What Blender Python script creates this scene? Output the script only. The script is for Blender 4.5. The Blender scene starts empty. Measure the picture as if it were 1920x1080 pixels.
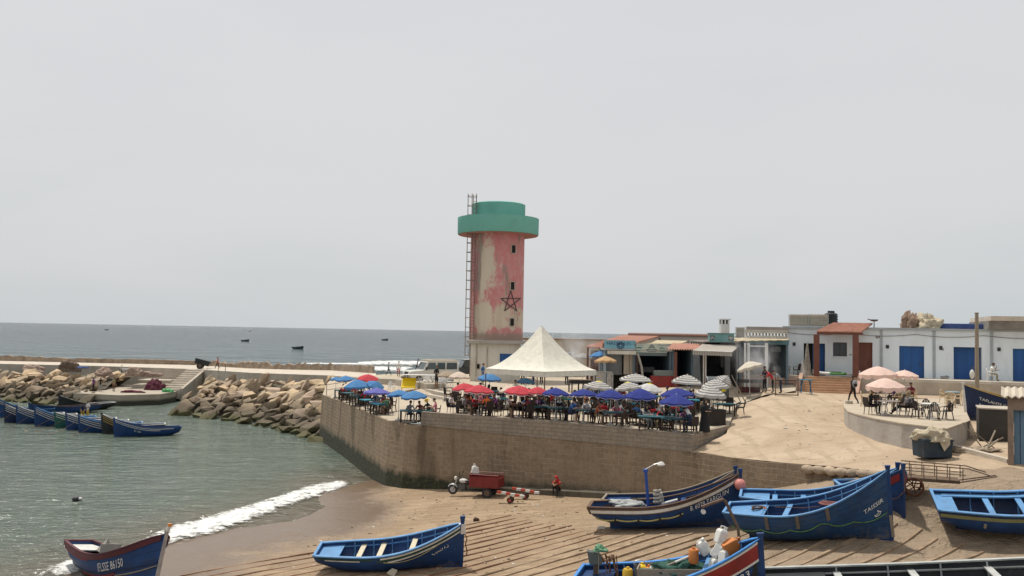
import bpy, math, random
import numpy as np
from mathutils import Vector, Matrix, Euler
from mathutils.geometry import delaunay_2d_cdt
random.seed(7)
PI = math.pi
R = math.radians
scene = bpy.context.scene
COL = scene.collection
# ------------------------------------------------------------------ camera (eye 9.7 m above the sea)
EYE = 9.7
F_PX = 1700.0
PITCH = math.atan(82.0 / F_PX)
ROLL = R(1.07)
cp, sp = math.cos(PITCH), math.sin(PITCH)
FW = Vector((0, cp, sp)); R0 = Vector((1, 0, 0)); U0 = Vector((0, -sp, cp))
RT = R0 * math.cos(ROLL) + U0 * math.sin(ROLL)
UP = -R0 * math.sin(ROLL) + U0 * math.cos(ROLL)
cam_data = bpy.data.cameras.new('camera')
cam = bpy.data.objects.new('camera', cam_data); COL.objects.link(cam)
cam_data.sensor_width = 36.0
cam_data.lens = 36.0 * F_PX / 1920.0
cam_data.clip_start = 0.2; cam_data.clip_end = 60000
m = Matrix((RT, UP, -FW)).transposed().to_4x4(); m.translation = Vector((0, 0, EYE))
cam.matrix_world = m
scene.camera = cam


def ray(px, py):
    return FW + RT * ((px - 960) / F_PX) + UP * ((540 - py) / F_PX)


def D(px, py, d):                      # photo pixel at depth d
    r = ray(px, py); r = r * (d / r.y)
    return Vector((r.x, r.y, EYE + r.z))


def G(px, py, z):                      # photo pixel on the level z
    r = ray(px, py); k = (z - EYE) / r.z
    return Vector((r.x * k, r.y * k, z))


def on(h, px, py, z0=4.8):             # photo pixel on a height field
    z = z0
    for _ in range(14):
        p = G(px, py, z); z = 0.5 * z + 0.5 * h(p.x, p.y)
    p = G(px, py, z); p.z = h(p.x, p.y)
    return p


# ------------------------------------------------------------------ materials
MATS = {}


def mat(name, rgb, rough=0.75, var=0.16, scale=2.5, bump=0.0, bscale=12.0, metal=0.0, spec=0.35,
        dirt=None, dirt_amt=0.35, dirt_scale=1.2, rnd=0.0, streak=False, planks=0):
    if name in MATS: return MATS[name]
    m = bpy.data.materials.new(name); m.use_nodes = True
    nt = m.node_tree; N = nt.nodes; L = nt.links
    b = N['Principled BSDF']
    b.inputs['Roughness'].default_value = rough; b.inputs['Metallic'].default_value = metal
    b.inputs['Specular IOR Level'].default_value = spec
    tc = N.new('ShaderNodeTexCoord')
    src = tc.outputs['Object']
    oi = N.new('ShaderNodeObjectInfo')
    mp = N.new('ShaderNodeVectorMath'); mp.operation = 'MULTIPLY_ADD'
    mp.inputs[1].default_value = (1, 1, 0.25) if streak else (1, 1, 1)
    cmb = N.new('ShaderNodeCombineXYZ')
    mu = N.new('ShaderNodeMath'); mu.operation = 'MULTIPLY'; mu.inputs[1].default_value = 37.0
    L.new(oi.outputs['Random'], mu.inputs[0]); L.new(mu.outputs[0], cmb.inputs[0]); L.new(mu.outputs[0], cmb.inputs[1])
    L.new(src, mp.inputs[0]); L.new(cmb.outputs[0], mp.inputs[2])
    n = N.new('ShaderNodeTexNoise'); n.inputs['Scale'].default_value = scale; n.inputs['Detail'].default_value = 5
    n.inputs['Roughness'].default_value = 0.62
    L.new(mp.outputs[0], n.inputs['Vector'])
    rp = N.new('ShaderNodeMapRange'); rp.inputs['From Min'].default_value = 0.28; rp.inputs['From Max'].default_value = 0.72
    rp.inputs['To Min'].default_value = 1 - var; rp.inputs['To Max'].default_value = 1 + var
    L.new(n.outputs['Fac'], rp.inputs['Value'])
    val = rp.outputs[0]
    if rnd:
        ad = N.new('ShaderNodeMapRange'); ad.inputs['To Min'].default_value = 1 - rnd; ad.inputs['To Max'].default_value = 1 + rnd
        L.new(oi.outputs['Random'], ad.inputs['Value'])
        mm = N.new('ShaderNodeMath'); mm.operation = 'MULTIPLY'
        L.new(val, mm.inputs[0]); L.new(ad.outputs[0], mm.inputs[1]); val = mm.outputs[0]
    sc = N.new('ShaderNodeVectorMath'); sc.operation = 'SCALE'
    sc.inputs[0].default_value = rgb
    L.new(val, sc.inputs['Scale'])
    out = sc.outputs[0]
    if dirt:
        n2 = N.new('ShaderNodeTexNoise'); n2.inputs['Scale'].default_value = dirt_scale; n2.inputs['Detail'].default_value = 6
        n2.inputs['Roughness'].default_value = 0.7
        L.new(mp.outputs[0], n2.inputs['Vector'])
        r2 = N.new('ShaderNodeMapRange'); r2.inputs['From Min'].default_value = 0.5; r2.inputs['From Max'].default_value = 0.68
        r2.inputs['To Max'].default_value = dirt_amt
        L.new(n2.outputs['Fac'], r2.inputs['Value'])
        mx = N.new('ShaderNodeMix'); mx.data_type = 'RGBA'
        L.new(r2.outputs[0], mx.inputs['Factor']); L.new(out, mx.inputs['A']); mx.inputs['B'].default_value = (*dirt, 1)
        out = mx.outputs['Result']
    pk = None
    if planks:                                       # plank seams, sand scuffs near the keel and pale rubbed spots, on hulls (UV: length, girth)
        uvn = N.new('ShaderNodeUVMap'); sxy = N.new('ShaderNodeSeparateXYZ'); L.new(uvn.outputs[0], sxy.inputs[0])
        def M_(op, a, b_):
            q = N.new('ShaderNodeMath'); q.operation = op
            for i, x in ((0, a), (1, b_)):
                if isinstance(x, bpy.types.NodeSocket): L.new(x, q.inputs[i])
                else: q.inputs[i].default_value = x
            return q.outputs[0]
        def MIX(f, a, c):
            q = N.new('ShaderNodeMix'); q.data_type = 'RGBA'; L.new(f, q.inputs['Factor']); L.new(a, q.inputs['A']); q.inputs['B'].default_value = (*c, 1); return q.outputs['Result']
        fr = M_('FRACT', M_('MULTIPLY', sxy.outputs[1], planks), 0)
        pk = M_('SMOOTH_MIN', M_('MULTIPLY', M_('ABSOLUTE', M_('SUBTRACT', fr, .5), 0), 14.0), 1.0)
        out = MIX(M_('MULTIPLY', M_('SUBTRACT', 1.0, pk), .65), out, tuple(q * .3 for q in rgb))
        ns = N.new('ShaderNodeTexNoise'); ns.inputs['Scale'].default_value = 3.2; ns.inputs['Detail'].default_value = 8; ns.inputs['Roughness'].default_value = .75
        L.new(mp.outputs[0], ns.inputs['Vector'])
        low = M_('MULTIPLY', M_('SUBTRACT', .34, sxy.outputs[1]), 1.1)
        sc1 = M_('MULTIPLY', M_('SUBTRACT', M_('ADD', ns.outputs['Fac'], low), .63), 6.0); q = N.new('ShaderNodeClamp'); L.new(sc1, q.inputs[0])
        out = MIX(M_('MULTIPLY', q.outputs[0], .5), out, (0.17, 0.15, 0.13))
        ns2 = N.new('ShaderNodeTexNoise'); ns2.inputs['Scale'].default_value = 7.5; ns2.inputs['Detail'].default_value = 6; ns2.inputs['Roughness'].default_value = .7
        L.new(mp.outputs[0], ns2.inputs['Vector'])
        q = N.new('ShaderNodeClamp'); L.new(M_('MULTIPLY', M_('SUBTRACT', ns2.outputs['Fac'], .63), 9.0), q.inputs[0])
        out = MIX(M_('MULTIPLY', q.outputs[0], .5), out, (0.13, 0.20, 0.30))
    L.new(out, b.inputs['Base Color'])
    if bump:
        n3 = N.new('ShaderNodeTexNoise'); n3.inputs['Scale'].default_value = bscale; n3.inputs['Detail'].default_value = 6
        L.new(mp.outputs[0], n3.inputs['Vector'])
        bp = N.new('ShaderNodeBump'); bp.inputs['Strength'].default_value = bump; bp.inputs['Distance'].default_value = 0.06
        hgt = n3.outputs['Fac']
        if pk: hgt = M_('ADD', M_('MULTIPLY', hgt, .5), M_('MULTIPLY', pk, .7))
        L.new(hgt, bp.inputs['Height']); L.new(bp.outputs[0], b.inputs['Normal'])
    MATS[name] = m
    return m


# ------------------------------------------------------------------ mesh builder
class MB:
    def __init__(s): s.v = []; s.f = []; s.m = []; s.uv = None

    def add(s, v, f, mi=0):
        o = len(s.v); s.v += [tuple(p) for p in v]; s.f += [tuple(i + o for i in q) for q in f]; s.m += [mi] * len(f); return s

    def box(s, c, d, mi=0, rz=0.0, mx=None):
        x, y, z = d[0] / 2, d[1] / 2, d[2] / 2
        vs = [Vector((a * x, b * y, e * z)) for e in (-1, 1) for a, b in ((-1, -1), (1, -1), (1, 1), (-1, 1))]
        if mx is not None: vs = [mx @ p for p in vs]
        if rz:
            q = Matrix.Rotation(rz, 3, 'Z'); vs = [q @ p for p in vs]
        c = Vector(c)
        return s.add([p + c for p in vs], [(0, 3, 2, 1), (4, 5, 6, 7), (0, 1, 5, 4), (1, 2, 6, 5), (2, 3, 7, 6), (3, 0, 4, 7)], mi)

    def bar(s, a, b, w, h=None, mi=0):
        a = Vector(a); b = Vector(b); d = b - a
        q = d.to_track_quat('X', 'Z').to_matrix()
        return s.box((a + b) / 2, (d.length, w, h or w), mi, mx=q)

    def tube(s, pts, r, n=6, mi=0, caps=True):
        pts = [Vector(p) for p in pts]; rs = r if isinstance(r, (list, tuple)) else [r] * len(pts)
        o = len(s.v); up = Vector((0.13, 0.31, 0.94)).normalized()
        for i, p in enumerate(pts):
            t = (pts[min(i + 1, len(pts) - 1)] - pts[max(i - 1, 0)]).normalized()
            u = t.cross(up)
            if u.length < 1e-3: u = t.cross(Vector((1, 0, 0)))
            u.normalize(); w = t.cross(u)
            for k in range(n):
                a = 2 * PI * k / n
                s.v.append(tuple(p + (u * math.cos(a) + w * math.sin(a)) * rs[i]))
        for i in range(len(pts) - 1):
            for k in range(n):
                a, b = o + i * n + k, o + i * n + (k + 1) % n
                s.f.append((a, b, b + n, a + n)); s.m.append(mi)
        if caps:
            s.f.append(tuple(o + k for k in range(n))[::-1]); s.m.append(mi)
            e = o + (len(pts) - 1) * n
            s.f.append(tuple(e + k for k in range(n))); s.m.append(mi)
        return s

    def lathe(s, prof, n=16, c=(0, 0, 0), mi=0, a0=0.0):
        o = len(s.v)
        for r, z in prof:
            for k in range(n):
                a = a0 + 2 * PI * k / n
                s.v.append((c[0] + r * math.cos(a), c[1] + r * math.sin(a), c[2] + z))
        for i in range(len(prof) - 1):
            for k in range(n):
                a, b = o + i * n + k, o + i * n + (k + 1) % n
                s.f.append((a, b, b + n, a + n)); s.m.append(mi)
        return s

    def prism(s, poly, z0, z1, mi=0):
        n = len(poly)
        v = [(p[0], p[1], z0) for p in poly] + [(p[0], p[1], z1) for p in poly]
        f = [tuple(range(n))[::-1], tuple(range(n, 2 * n))] + [(i, (i + 1) % n, n + (i + 1) % n, n + i) for i in range(n)]
        return s.add(v, f, mi)

    def loft(s, rings, closed=True, caps=True, mi=0):
        n = len(rings[0]); v = [p for r in rings for p in r]; f = []
        for i in range(len(rings) - 1):
            for k in range(n if closed else n - 1):
                a, b = i * n + k, i * n + (k + 1) % n
                f.append((a, b, b + n, a + n))
        if caps and closed:
            f.append(tuple(range(n))[::-1]); e = (len(rings) - 1) * n; f.append(tuple(range(e, e + n)))
        return s.add(v, f, mi)

    def ball(s, c, r, nu=10, nv=7, mi=0):
        r = (r, r, r) if not isinstance(r, (tuple, list)) else r
        rings = [[(c[0] + r[0] * math.sin(PI * max(0.001, min(.999, j / nv))) * math.cos(2 * PI * k / nu),
                   c[1] + r[1] * math.sin(PI * max(0.001, min(.999, j / nv))) * math.sin(2 * PI * k / nu),
                   c[2] - r[2] * math.cos(PI * j / nv)) for k in range(nu)] for j in range(nv + 1)]
        return s.loft(rings, mi=mi)

    def build(s, name, mats, parent=None, smooth=False, bev=0.0, loc=None):
        me = bpy.data.meshes.new(name)
        me.from_pydata(s.v, [], s.f)
        if not isinstance(mats, (list, tuple)): mats = [mats]
        for q in mats: me.materials.append(q)
        if len(mats) > 1: me.polygons.foreach_set('material_index', s.m)
        if smooth:
            me.polygons.foreach_set('use_smooth', [True] * len(s.f))
            if smooth != 'all': me.set_sharp_from_angle(angle=R(40))
        if s.uv is not None:
            ul = me.uv_layers.new(name='UVMap')
            for lp in me.loops: ul.data[lp.index].uv = s.uv[lp.vertex_index]
        me.validate(); me.update()
        o = bpy.data.objects.new(name, me); COL.objects.link(o)
        if parent: o.parent = parent
        if loc is not None: o.location = loc
        if bev:
            bm = o.modifiers.new('b', 'BEVEL'); bm.width = bev; bm.segments = 2; bm.limit_method = 'ANGLE'
        return o


def tag(o, label=None, cat=None, group=None, kind=None):
    if label: o['label'] = label
    if cat: o['category'] = cat
    if group: o['group'] = group
    if kind: o['kind'] = kind
    return o


def thing(name, label, cat, loc=(0, 0, 0), rz=0.0, group=None, rot=None, scale=None):
    o = bpy.data.objects.new(name, None); COL.objects.link(o)
    o.empty_display_size = 0.2
    o.location = loc; o.rotation_euler = rot if rot else (0, 0, rz)
    if scale: o.scale = (scale,) * 3 if isinstance(scale, (int, float)) else scale
    return tag(o, label, cat, group)


def dup(o, parent=None):
    c = o.copy(); COL.objects.link(c)
    if parent: c.parent = parent
    for ch in KIDS.get(o.name, []): dup(ch, c)
    return c


KIDS = {}


def proto_done(root):                      # remember a prototype's tree
    for o in [root] + list(root.children_recursive):
        KIDS[o.name] = list(o.children)


USED = set()


def place(root, loc, rz=0.0, label=None, group=None, scale=None, cat=None):
    """the first time moves the prototype itself, afterwards copies it"""
    if root.name in USED: o = dup(root)
    else: o = root; USED.add(root.name)
    o.location = loc; o.rotation_euler = (0, 0, rz)
    if scale: o.scale = (scale,) * 3 if isinstance(scale, (int, float)) else scale
    if group is None and 'group' in o: del o['group']
    tag(o, label, cat, group)
    return o


def kids(o): return list(o.children)


# ------------------------------------------------------------------ lettering
_fonts = {}
ARFONT = None


def text_geo(s, size=1.0, shear=0.0, space=1.0):
    cu = bpy.data.curves.new('t', 'FONT'); cu.body = s; cu.size = size; cu.shear = shear; cu.space_character = space
    cu.resolution_u = 2
    ob = bpy.data.objects.new('t', cu); COL.objects.link(ob)
    bpy.context.view_layer.update()
    me = ob.to_mesh()
    v = [(p.co.x, p.co.y) for p in me.vertices]; f = [tuple(p.vertices) for p in me.polygons]
    ob.to_mesh_clear(); bpy.data.objects.remove(ob); bpy.data.curves.remove(cu)
    return v, f


def stroke_geo(strokes, w):
    """flat ribbons along 2d polylines"""
    v = []; f = []
    for st in strokes:
        o = len(v)
        for i, p in enumerate(st):
            a = st[max(i - 1, 0)]; b = st[min(i + 1, len(st) - 1)]
            dx, dy = b[0] - a[0], b[1] - a[1]; l = math.hypot(dx, dy) or 1
            nx, ny = -dy / l * w / 2, dx / l * w / 2
            v += [(p[0] + nx, p[1] + ny), (p[0] - nx, p[1] - ny)]
        for i in range(len(st) - 1):
            f.append((o + 2 * i, o + 2 * i + 1, o + 2 * i + 3, o + 2 * i + 2))
    return v, f


def flat_lettering(name, geo, fn, mt, parent):
    v, f = geo
    mb = MB(); mb.add([fn(x, y) for x, y in v], f)
    return mb.build(name, mt, parent)


# ------------------------------------------------------------------ smooth height fields from known points
class TPS:
    def __init__(s, pts, lam=0.02):
        P = np.array([(p[0], p[1]) for p in pts], float); z = np.array([p[2] for p in pts], float)
        s.P = P; n = len(P)
        d = np.linalg.norm(P[:, None] - P[None], axis=2); K = s.k(d) + lam * np.eye(n) * 10
        Q = np.hstack([np.ones((n, 1)), P]); A = np.block([[K, Q], [Q.T, np.zeros((3, 3))]])
        s.w = np.linalg.solve(A, np.concatenate([z, np.zeros(3)]))

    @staticmethod
    def k(d): return np.where(d > 1e-9, d * d * np.log(d + 1e-12), 0)

    def arr(s, X):
        d = np.linalg.norm(X[:, None] - s.P[None], axis=2)
        return s.k(d) @ s.w[:-3] + s.w[-3] + X @ s.w[-2:]

    def __call__(s, x, y): return float(s.arr(np.array([[x, y]]))[0])


def sheet(name, poly, h, step, mt, noise=0.0, kind='structure', fn=None, smooth=True):
    """a ground sheet inside a polygon, on a height field"""
    xs = [p[0] for p in poly]; ys = [p[1] for p in poly]
    bd = []
    for i in range(len(poly)):
        a = Vector(poly[i][:2]); b = Vector(poly[(i + 1) % len(poly)][:2])
        k = max(1, int((b - a).length / step))
        bd += [a.lerp(b, j / k) for j in range(k)]
    pts = list(bd); rng = random.Random(5)

    def inside(x, y):
        c = False; n = len(poly); j = n - 1
        for i in range(n):
            if (poly[i][1] > y) != (poly[j][1] > y) and x < (poly[j][0] - poly[i][0]) * (y - poly[i][1]) / (poly[j][1] - poly[i][1]) + poly[i][0]: c = not c
            j = i
        return c
    y = min(ys) + step / 2
    while y < max(ys):
        x = min(xs) + step / 2
        while x < max(xs):
            if inside(x, y): pts.append(Vector((x + rng.uniform(-.2, .2) * step, y + rng.uniform(-.2, .2) * step)))
            x += step
        y += step
    ed = [(i, (i + 1) % len(bd)) for i in range(len(bd))]
    V, E, Fc, *_ = delaunay_2d_cdt(pts, ed, [], 1, 1e-5)
    X = np.array([(p.x, p.y) for p in V]); Z = h.arr(X) if hasattr(h, 'arr') else np.array([h(p.x, p.y) for p in V])
    mb = MB(); vs = []
    for p, z in zip(V, Z):
        if noise:
            q = Vector((p.x * .35, p.y * .35, 0)); from mathutils import noise as NZ
            z = z + noise * (NZ.noise(q) + .5 * NZ.noise(q * 2.7) + .3 * NZ.noise(q * 6.1))
        vs.append((p.x, p.y, z))
    mb.add(vs, [f if (Vector(vs[f[1]]) - Vector(vs[f[0]])).cross(Vector(vs[f[2]]) - Vector(vs[f[0]])).z > 0 else f[::-1] for f in Fc])
    o = mb.build(name, mt, smooth='all')
    tag(o, kind=kind)
    return o
# ------------------------------------------------------------------ node shorthand
def new_mat(name):
    m = bpy.data.materials.new(name); m.use_nodes = True
    MATS[name] = m
    nt = m.node_tree
    return m, nt, nt.nodes['Principled BSDF'], nt.nodes['Material Output']


def nd(nt, typ, inp=None, **kw):
    n = nt.nodes.new('ShaderNode' + typ)
    for k, v in kw.items(): setattr(n, k, v)
    for k, v in (inp or {}).items():
        if isinstance(v, bpy.types.NodeSocket): nt.links.new(v, n.inputs[k])
        else: n.inputs[k].default_value = v
    return n


def rng_(nt, v, a, b, c=0.0, d=1.0, smooth=True):
    return nd(nt, 'MapRange', {0: v, 1: a, 2: b, 3: c, 4: d}, interpolation_type='SMOOTHSTEP' if smooth else 'LINEAR').outputs[0]


def mixc(nt, f, a, b, bt='MIX'):
    n = nt.nodes.new('ShaderNodeMix'); n.data_type = 'RGBA'; n.blend_type = bt
    for s, v in (('Factor', f), ('A', a), ('B', b)):
        if isinstance(v, bpy.types.NodeSocket): nt.links.new(v, n.inputs[s])
        elif s == 'Factor': n.inputs[s].default_value = v
        else: n.inputs[s].default_value = (*v, 1)
    return n.outputs['Result']


def math_(nt, op, a, b=0.0):
    n = nt.nodes.new('ShaderNodeMath'); n.operation = op
    for i, v in ((0, a), (1, b)):
        if isinstance(v, bpy.types.NodeSocket): nt.links.new(v, n.inputs[i])
        else: n.inputs[i].default_value = v
    return n.outputs[0]


def noise_(nt, vec, s, det=5, rough=0.6, dist=0.0, sc=None):
    if sc is not None: vec = nd(nt, 'VectorMath', {0: vec, 1: sc}, operation='MULTIPLY').outputs[0]
    return nd(nt, 'TexNoise', {'Vector': vec, 'Scale': s, 'Detail': det, 'Roughness': rough, 'Distortion': dist}).outputs['Fac']


def bump_(nt, b, h, strength, dist=0.05):
    n = nd(nt, 'Bump', {'Height': h, 'Strength': strength, 'Distance': dist})
    nt.links.new(n.outputs[0], b.inputs['Normal'])


def pos_(nt):
    return nt.nodes.new('ShaderNodeNewGeometry').outputs['Position']


def xyz_(nt, v):
    return nd(nt, 'SeparateXYZ', {0: v}).outputs


# ------------------------------------------------------------------ light and sky
SUN_EL, SUN_AZ = R(68), R(-42)             # azimuth measured from +Y (away from the eye) towards +X
sun_dir = Vector((math.sin(SUN_AZ) * math.cos(SUN_EL), math.cos(SUN_AZ) * math.cos(SUN_EL), math.sin(SUN_EL)))
sl = bpy.data.lights.new('sun', 'SUN'); sl.energy = 3.5; sl.angle = R(2.5); sl.color = (1.0, 0.95, 0.87)
so = bpy.data.objects.new('sun', sl); COL.objects.link(so)
so.rotation_euler = sun_dir.to_track_quat('Z', 'Y').to_euler()
w = bpy.data.worlds.new('World'); scene.world = w; w.use_nodes = True
nt = w.node_tree; bg = nt.nodes['Background']
sky = nt.nodes.new('ShaderNodeTexSky'); sky.sky_type = 'NISHITA'; sky.sun_disc = False
sky.sun_elevation = SUN_EL; sky.sun_rotation = SUN_AZ
sky.dust_density = 6.0; sky.air_density = 1.2; sky.ozone_density = 1.5
tc = nt.nodes.new('ShaderNodeTexCoord')
nz = noise_(nt, tc.outputs['Generated'], 1.6, 4, 0.5, 0.3, (1, 1, 3.5))
zz = xyz_(nt, tc.outputs['Generated'])[2]
# a sheet of high thin overcast over the sky: pale grey, a touch bluer and dimmer towards the horizon
ov = mixc(nt, rng_(nt, zz, 0.0, 0.30), (6.40, 6.82, 7.05), (7.10, 7.20, 7.34))
ov = mixc(nt, rng_(nt, nz, 0.34, 0.68, 0.0, 0.75), ov, (7.55, 7.55, 7.62))
sk = mixc(nt, 0.88, sky.outputs[0], ov)
nt.links.new(sk, bg.inputs['Color']); bg.inputs['Strength'].default_value = 0.1
vs = scene.view_settings
scene.display_settings.display_device = 'sRGB'
vs.view_transform = 'Standard'; vs.look = 'None'; vs.exposure = 0.0; vs.gamma = 1.0; vs.use_curve_mapping = False
scene.cycles.max_bounces = 6; scene.cycles.diffuse_bounces = 3; scene.cycles.transparent_max_bounces = 12
scene.cycles.volume_bounces = 1; scene.cycles.use_denoising = True

# ------------------------------------------------------------------ ground materials
# shore line direction (photo 600,925 -> 90,1080 at sea level)
SA, SB = G(600, 925, 0), G(90, 1080, 0)
_t = (SB - SA).normalized(); SN = Vector((_t.y, -_t.x, 0))     # normal
if (G(300, 880, 0) - SA).dot(SN) < 0: SN = -SN                   # towards the water


def m_sea():
    m, nt, b, out = new_mat('sea_water')
    p = pos_(nt); x, y, z = xyz_(nt, p)
    sd = math_(nt, 'SUBTRACT', nd(nt, 'VectorMath', {0: p, 1: tuple(SN)}, operation='DOT_PRODUCT').outputs['Value'], SA.dot(SN))
    n = noise_(nt, p, 0.12, 4, 0.6, 0.5)
    sd = math_(nt, 'ADD', sd, math_(nt, 'MULTIPLY', math_(nt, 'SUBTRACT', n, 0.5), 9.0))
    deep = (0.030, 0.062, 0.072); bay = (0.092, 0.122, 0.094); sandy = (0.125, 0.108, 0.074)
    far = rng_(nt, y, 95, 190)
    surf = mixc(nt, far, bay, (0.050, 0.092, 0.095))
    surf = mixc(nt, rng_(nt, y, 200, 900), surf, deep)
    # sand stirred up along the shore
    c = mixc(nt, math_(nt, 'MULTIPLY', rng_(nt, sd, -2, 8, 1.0, 0.0), rng_(nt, y, 95, 80)), surf, sandy)
    nt.links.new(c, b.inputs['Base Color'])
    b.inputs['Roughness'].default_value = 0.12; b.inputs['IOR'].default_value = 1.33
    w1 = noise_(nt, p, 1.5, 4, 0.65, 0.4, (0.55, 1.0, 1))
    w2 = noise_(nt, p, 0.32, 4, 0.6, 0.5, (0.5, 1.0, 1))
    w3 = noise_(nt, p, 0.06, 5, 0.65, 0.4, (0.45, 1.0, 1))
    bay_h = math_(nt, 'ADD', math_(nt, 'MULTIPLY', w1, 0.42), math_(nt, 'MULTIPLY', w2, 0.8))
    sea_h = math_(nt, 'ADD', math_(nt, 'ADD', math_(nt, 'MULTIPLY', w2, 4.5), math_(nt, 'MULTIPLY', w1, 0.5)), math_(nt, 'MULTIPLY', w3, 24.0))
    mx = nd(nt, 'Mix', {0: far, 2: bay_h, 3: sea_h})
    bump_(nt, b, mx.outputs[0], 1.0, 1.0)
    return m


def m_beach():
    m, nt, b, out = new_mat('beach_sand')
    p = pos_(nt); x, y, z = xyz_(nt, p)
    n1 = noise_(nt, p, 0.5, 6, 0.62, 0.3); n2 = noise_(nt, p, 4.0, 6, 0.7); n3 = noise_(nt, p, 1.1, 5, 0.7, 1.0, (0.6, 1.8, 1))
    c = mixc(nt, rng_(nt, n1, 0.3, 0.7), (0.30, 0.208, 0.125), (0.375, 0.272, 0.170))
    c = mixc(nt, rng_(nt, n3, 0.54, 0.66, 0, 0.55), c, (0.24, 0.155, 0.09))
    c = mixc(nt, rng_(nt, n2, 0.6, 0.8, 0, 0.5), c, (0.25, 0.17, 0.10))
    # trampled tracks in the dry sand
    wv = nd(nt, 'TexWave', {'Vector': p, 'Scale': 0.33, 'Distortion': 5.0, 'Detail': 3.0, 'Detail Scale': 0.8}, bands_direction='Y').outputs['Fac']
    c = mixc(nt, math_(nt, 'MULTIPLY', rng_(nt, wv, 0.86, 0.97), 0.35), c, (0.23, 0.15, 0.09))
    # concrete slipway: paler and greyer where the ground climbs
    sl_ = math_(nt, 'MULTIPLY', rng_(nt, math_(nt, 'ADD', z, math_(nt, 'MULTIPLY', math_(nt, 'SUBTRACT', n1, 0.5), 1.6)), 0.9, 1.9), 0.75)
    c = mixc(nt, sl_, c, mixc(nt, rng_(nt, n2, 0.35, 0.75), (0.315, 0.243, 0.17), (0.235, 0.178, 0.122)))
    wet = rng_(nt, math_(nt, 'ADD', z, math_(nt, 'MULTIPLY', math_(nt, 'SUBTRACT', n1, 0.5), 0.28)), 0.12, 0.34, 1.0, 0.0)
    c = mixc(nt, wet, c, (0.155, 0.105, 0.065))
    nt.links.new(c, b.inputs['Base Color'])
    nt.links.new(math_(nt, 'SUBTRACT', 0.9, math_(nt, 'MULTIPLY', wet, 0.62)), b.inputs['Roughness'])
    vp = nd(nt, 'TexVoronoi', {'Vector': nd(nt, 'VectorMath', {0: p, 1: (1.0, .7, 1)}, operation='MULTIPLY').outputs[0], 'Scale': 1.9, 'Randomness': 1.0}).outputs['Distance']
    pit = math_(nt, 'MULTIPLY', rng_(nt, vp, .05, .22), math_(nt, 'MULTIPLY', rng_(nt, n1, .42, .58), .5))      # footprints
    h = math_(nt, 'ADD', math_(nt, 'ADD', math_(nt, 'MULTIPLY', n3, 0.6), math_(nt, 'MULTIPLY', n2, 0.35)), pit)
    h = math_(nt, 'MULTIPLY', h, math_(nt, 'SUBTRACT', 1.0, math_(nt, 'MULTIPLY', wet, 0.9)))
    bump_(nt, b, h, 0.9, 0.26)
    return m


def m_earth(name, c1, c2, c3, bs=0.8, ruts=False):
    m, nt, b, out = new_mat(name)
    p = pos_(nt)
    n1 = noise_(nt, p, 0.35, 6, 0.6, 0.4); n2 = noise_(nt, p, 2.6, 7, 0.7); n3 = noise_(nt, p, 0.8, 6, 0.72, 1.4, (0.7, 1.3, 1))
    c = mixc(nt, rng_(nt, n1, 0.32, 0.68), c1, c2)
    c = mixc(nt, rng_(nt, n3, 0.53, 0.68, 0, 0.7), c, c3)
    c = mixc(nt, rng_(nt, n2, 0.58, 0.8, 0, 0.45), c, c3)
    v = nd(nt, 'TexVoronoi', {'Vector': p, 'Scale': 3.1}).outputs['Distance']
    c = mixc(nt, rng_(nt, v, 0.03, 0.07, 0.75, 0.0), c, (0.55, 0.48, 0.38))
    if ruts:                                     # tyre tracks curving up the ramp
        wv = nd(nt, 'TexWave', {'Vector': p, 'Scale': 0.22, 'Distortion': 7.0, 'Detail': 4.0, 'Detail Scale': 0.5}, bands_direction='X').outputs['Fac']
        c = mixc(nt, math_(nt, 'MULTIPLY', rng_(nt, wv, .80, .95), math_(nt, 'MULTIPLY', rng_(nt, n1, .4, .6), .38)), c, c3)
    nt.links.new(c, b.inputs['Base Color']); b.inputs['Roughness'].default_value = 0.93
    bump_(nt, b, math_(nt, 'ADD', math_(nt, 'MULTIPLY', n3, 0.7), math_(nt, 'MULTIPLY', n2, 0.3)), bs, 0.2)
    return m


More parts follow.
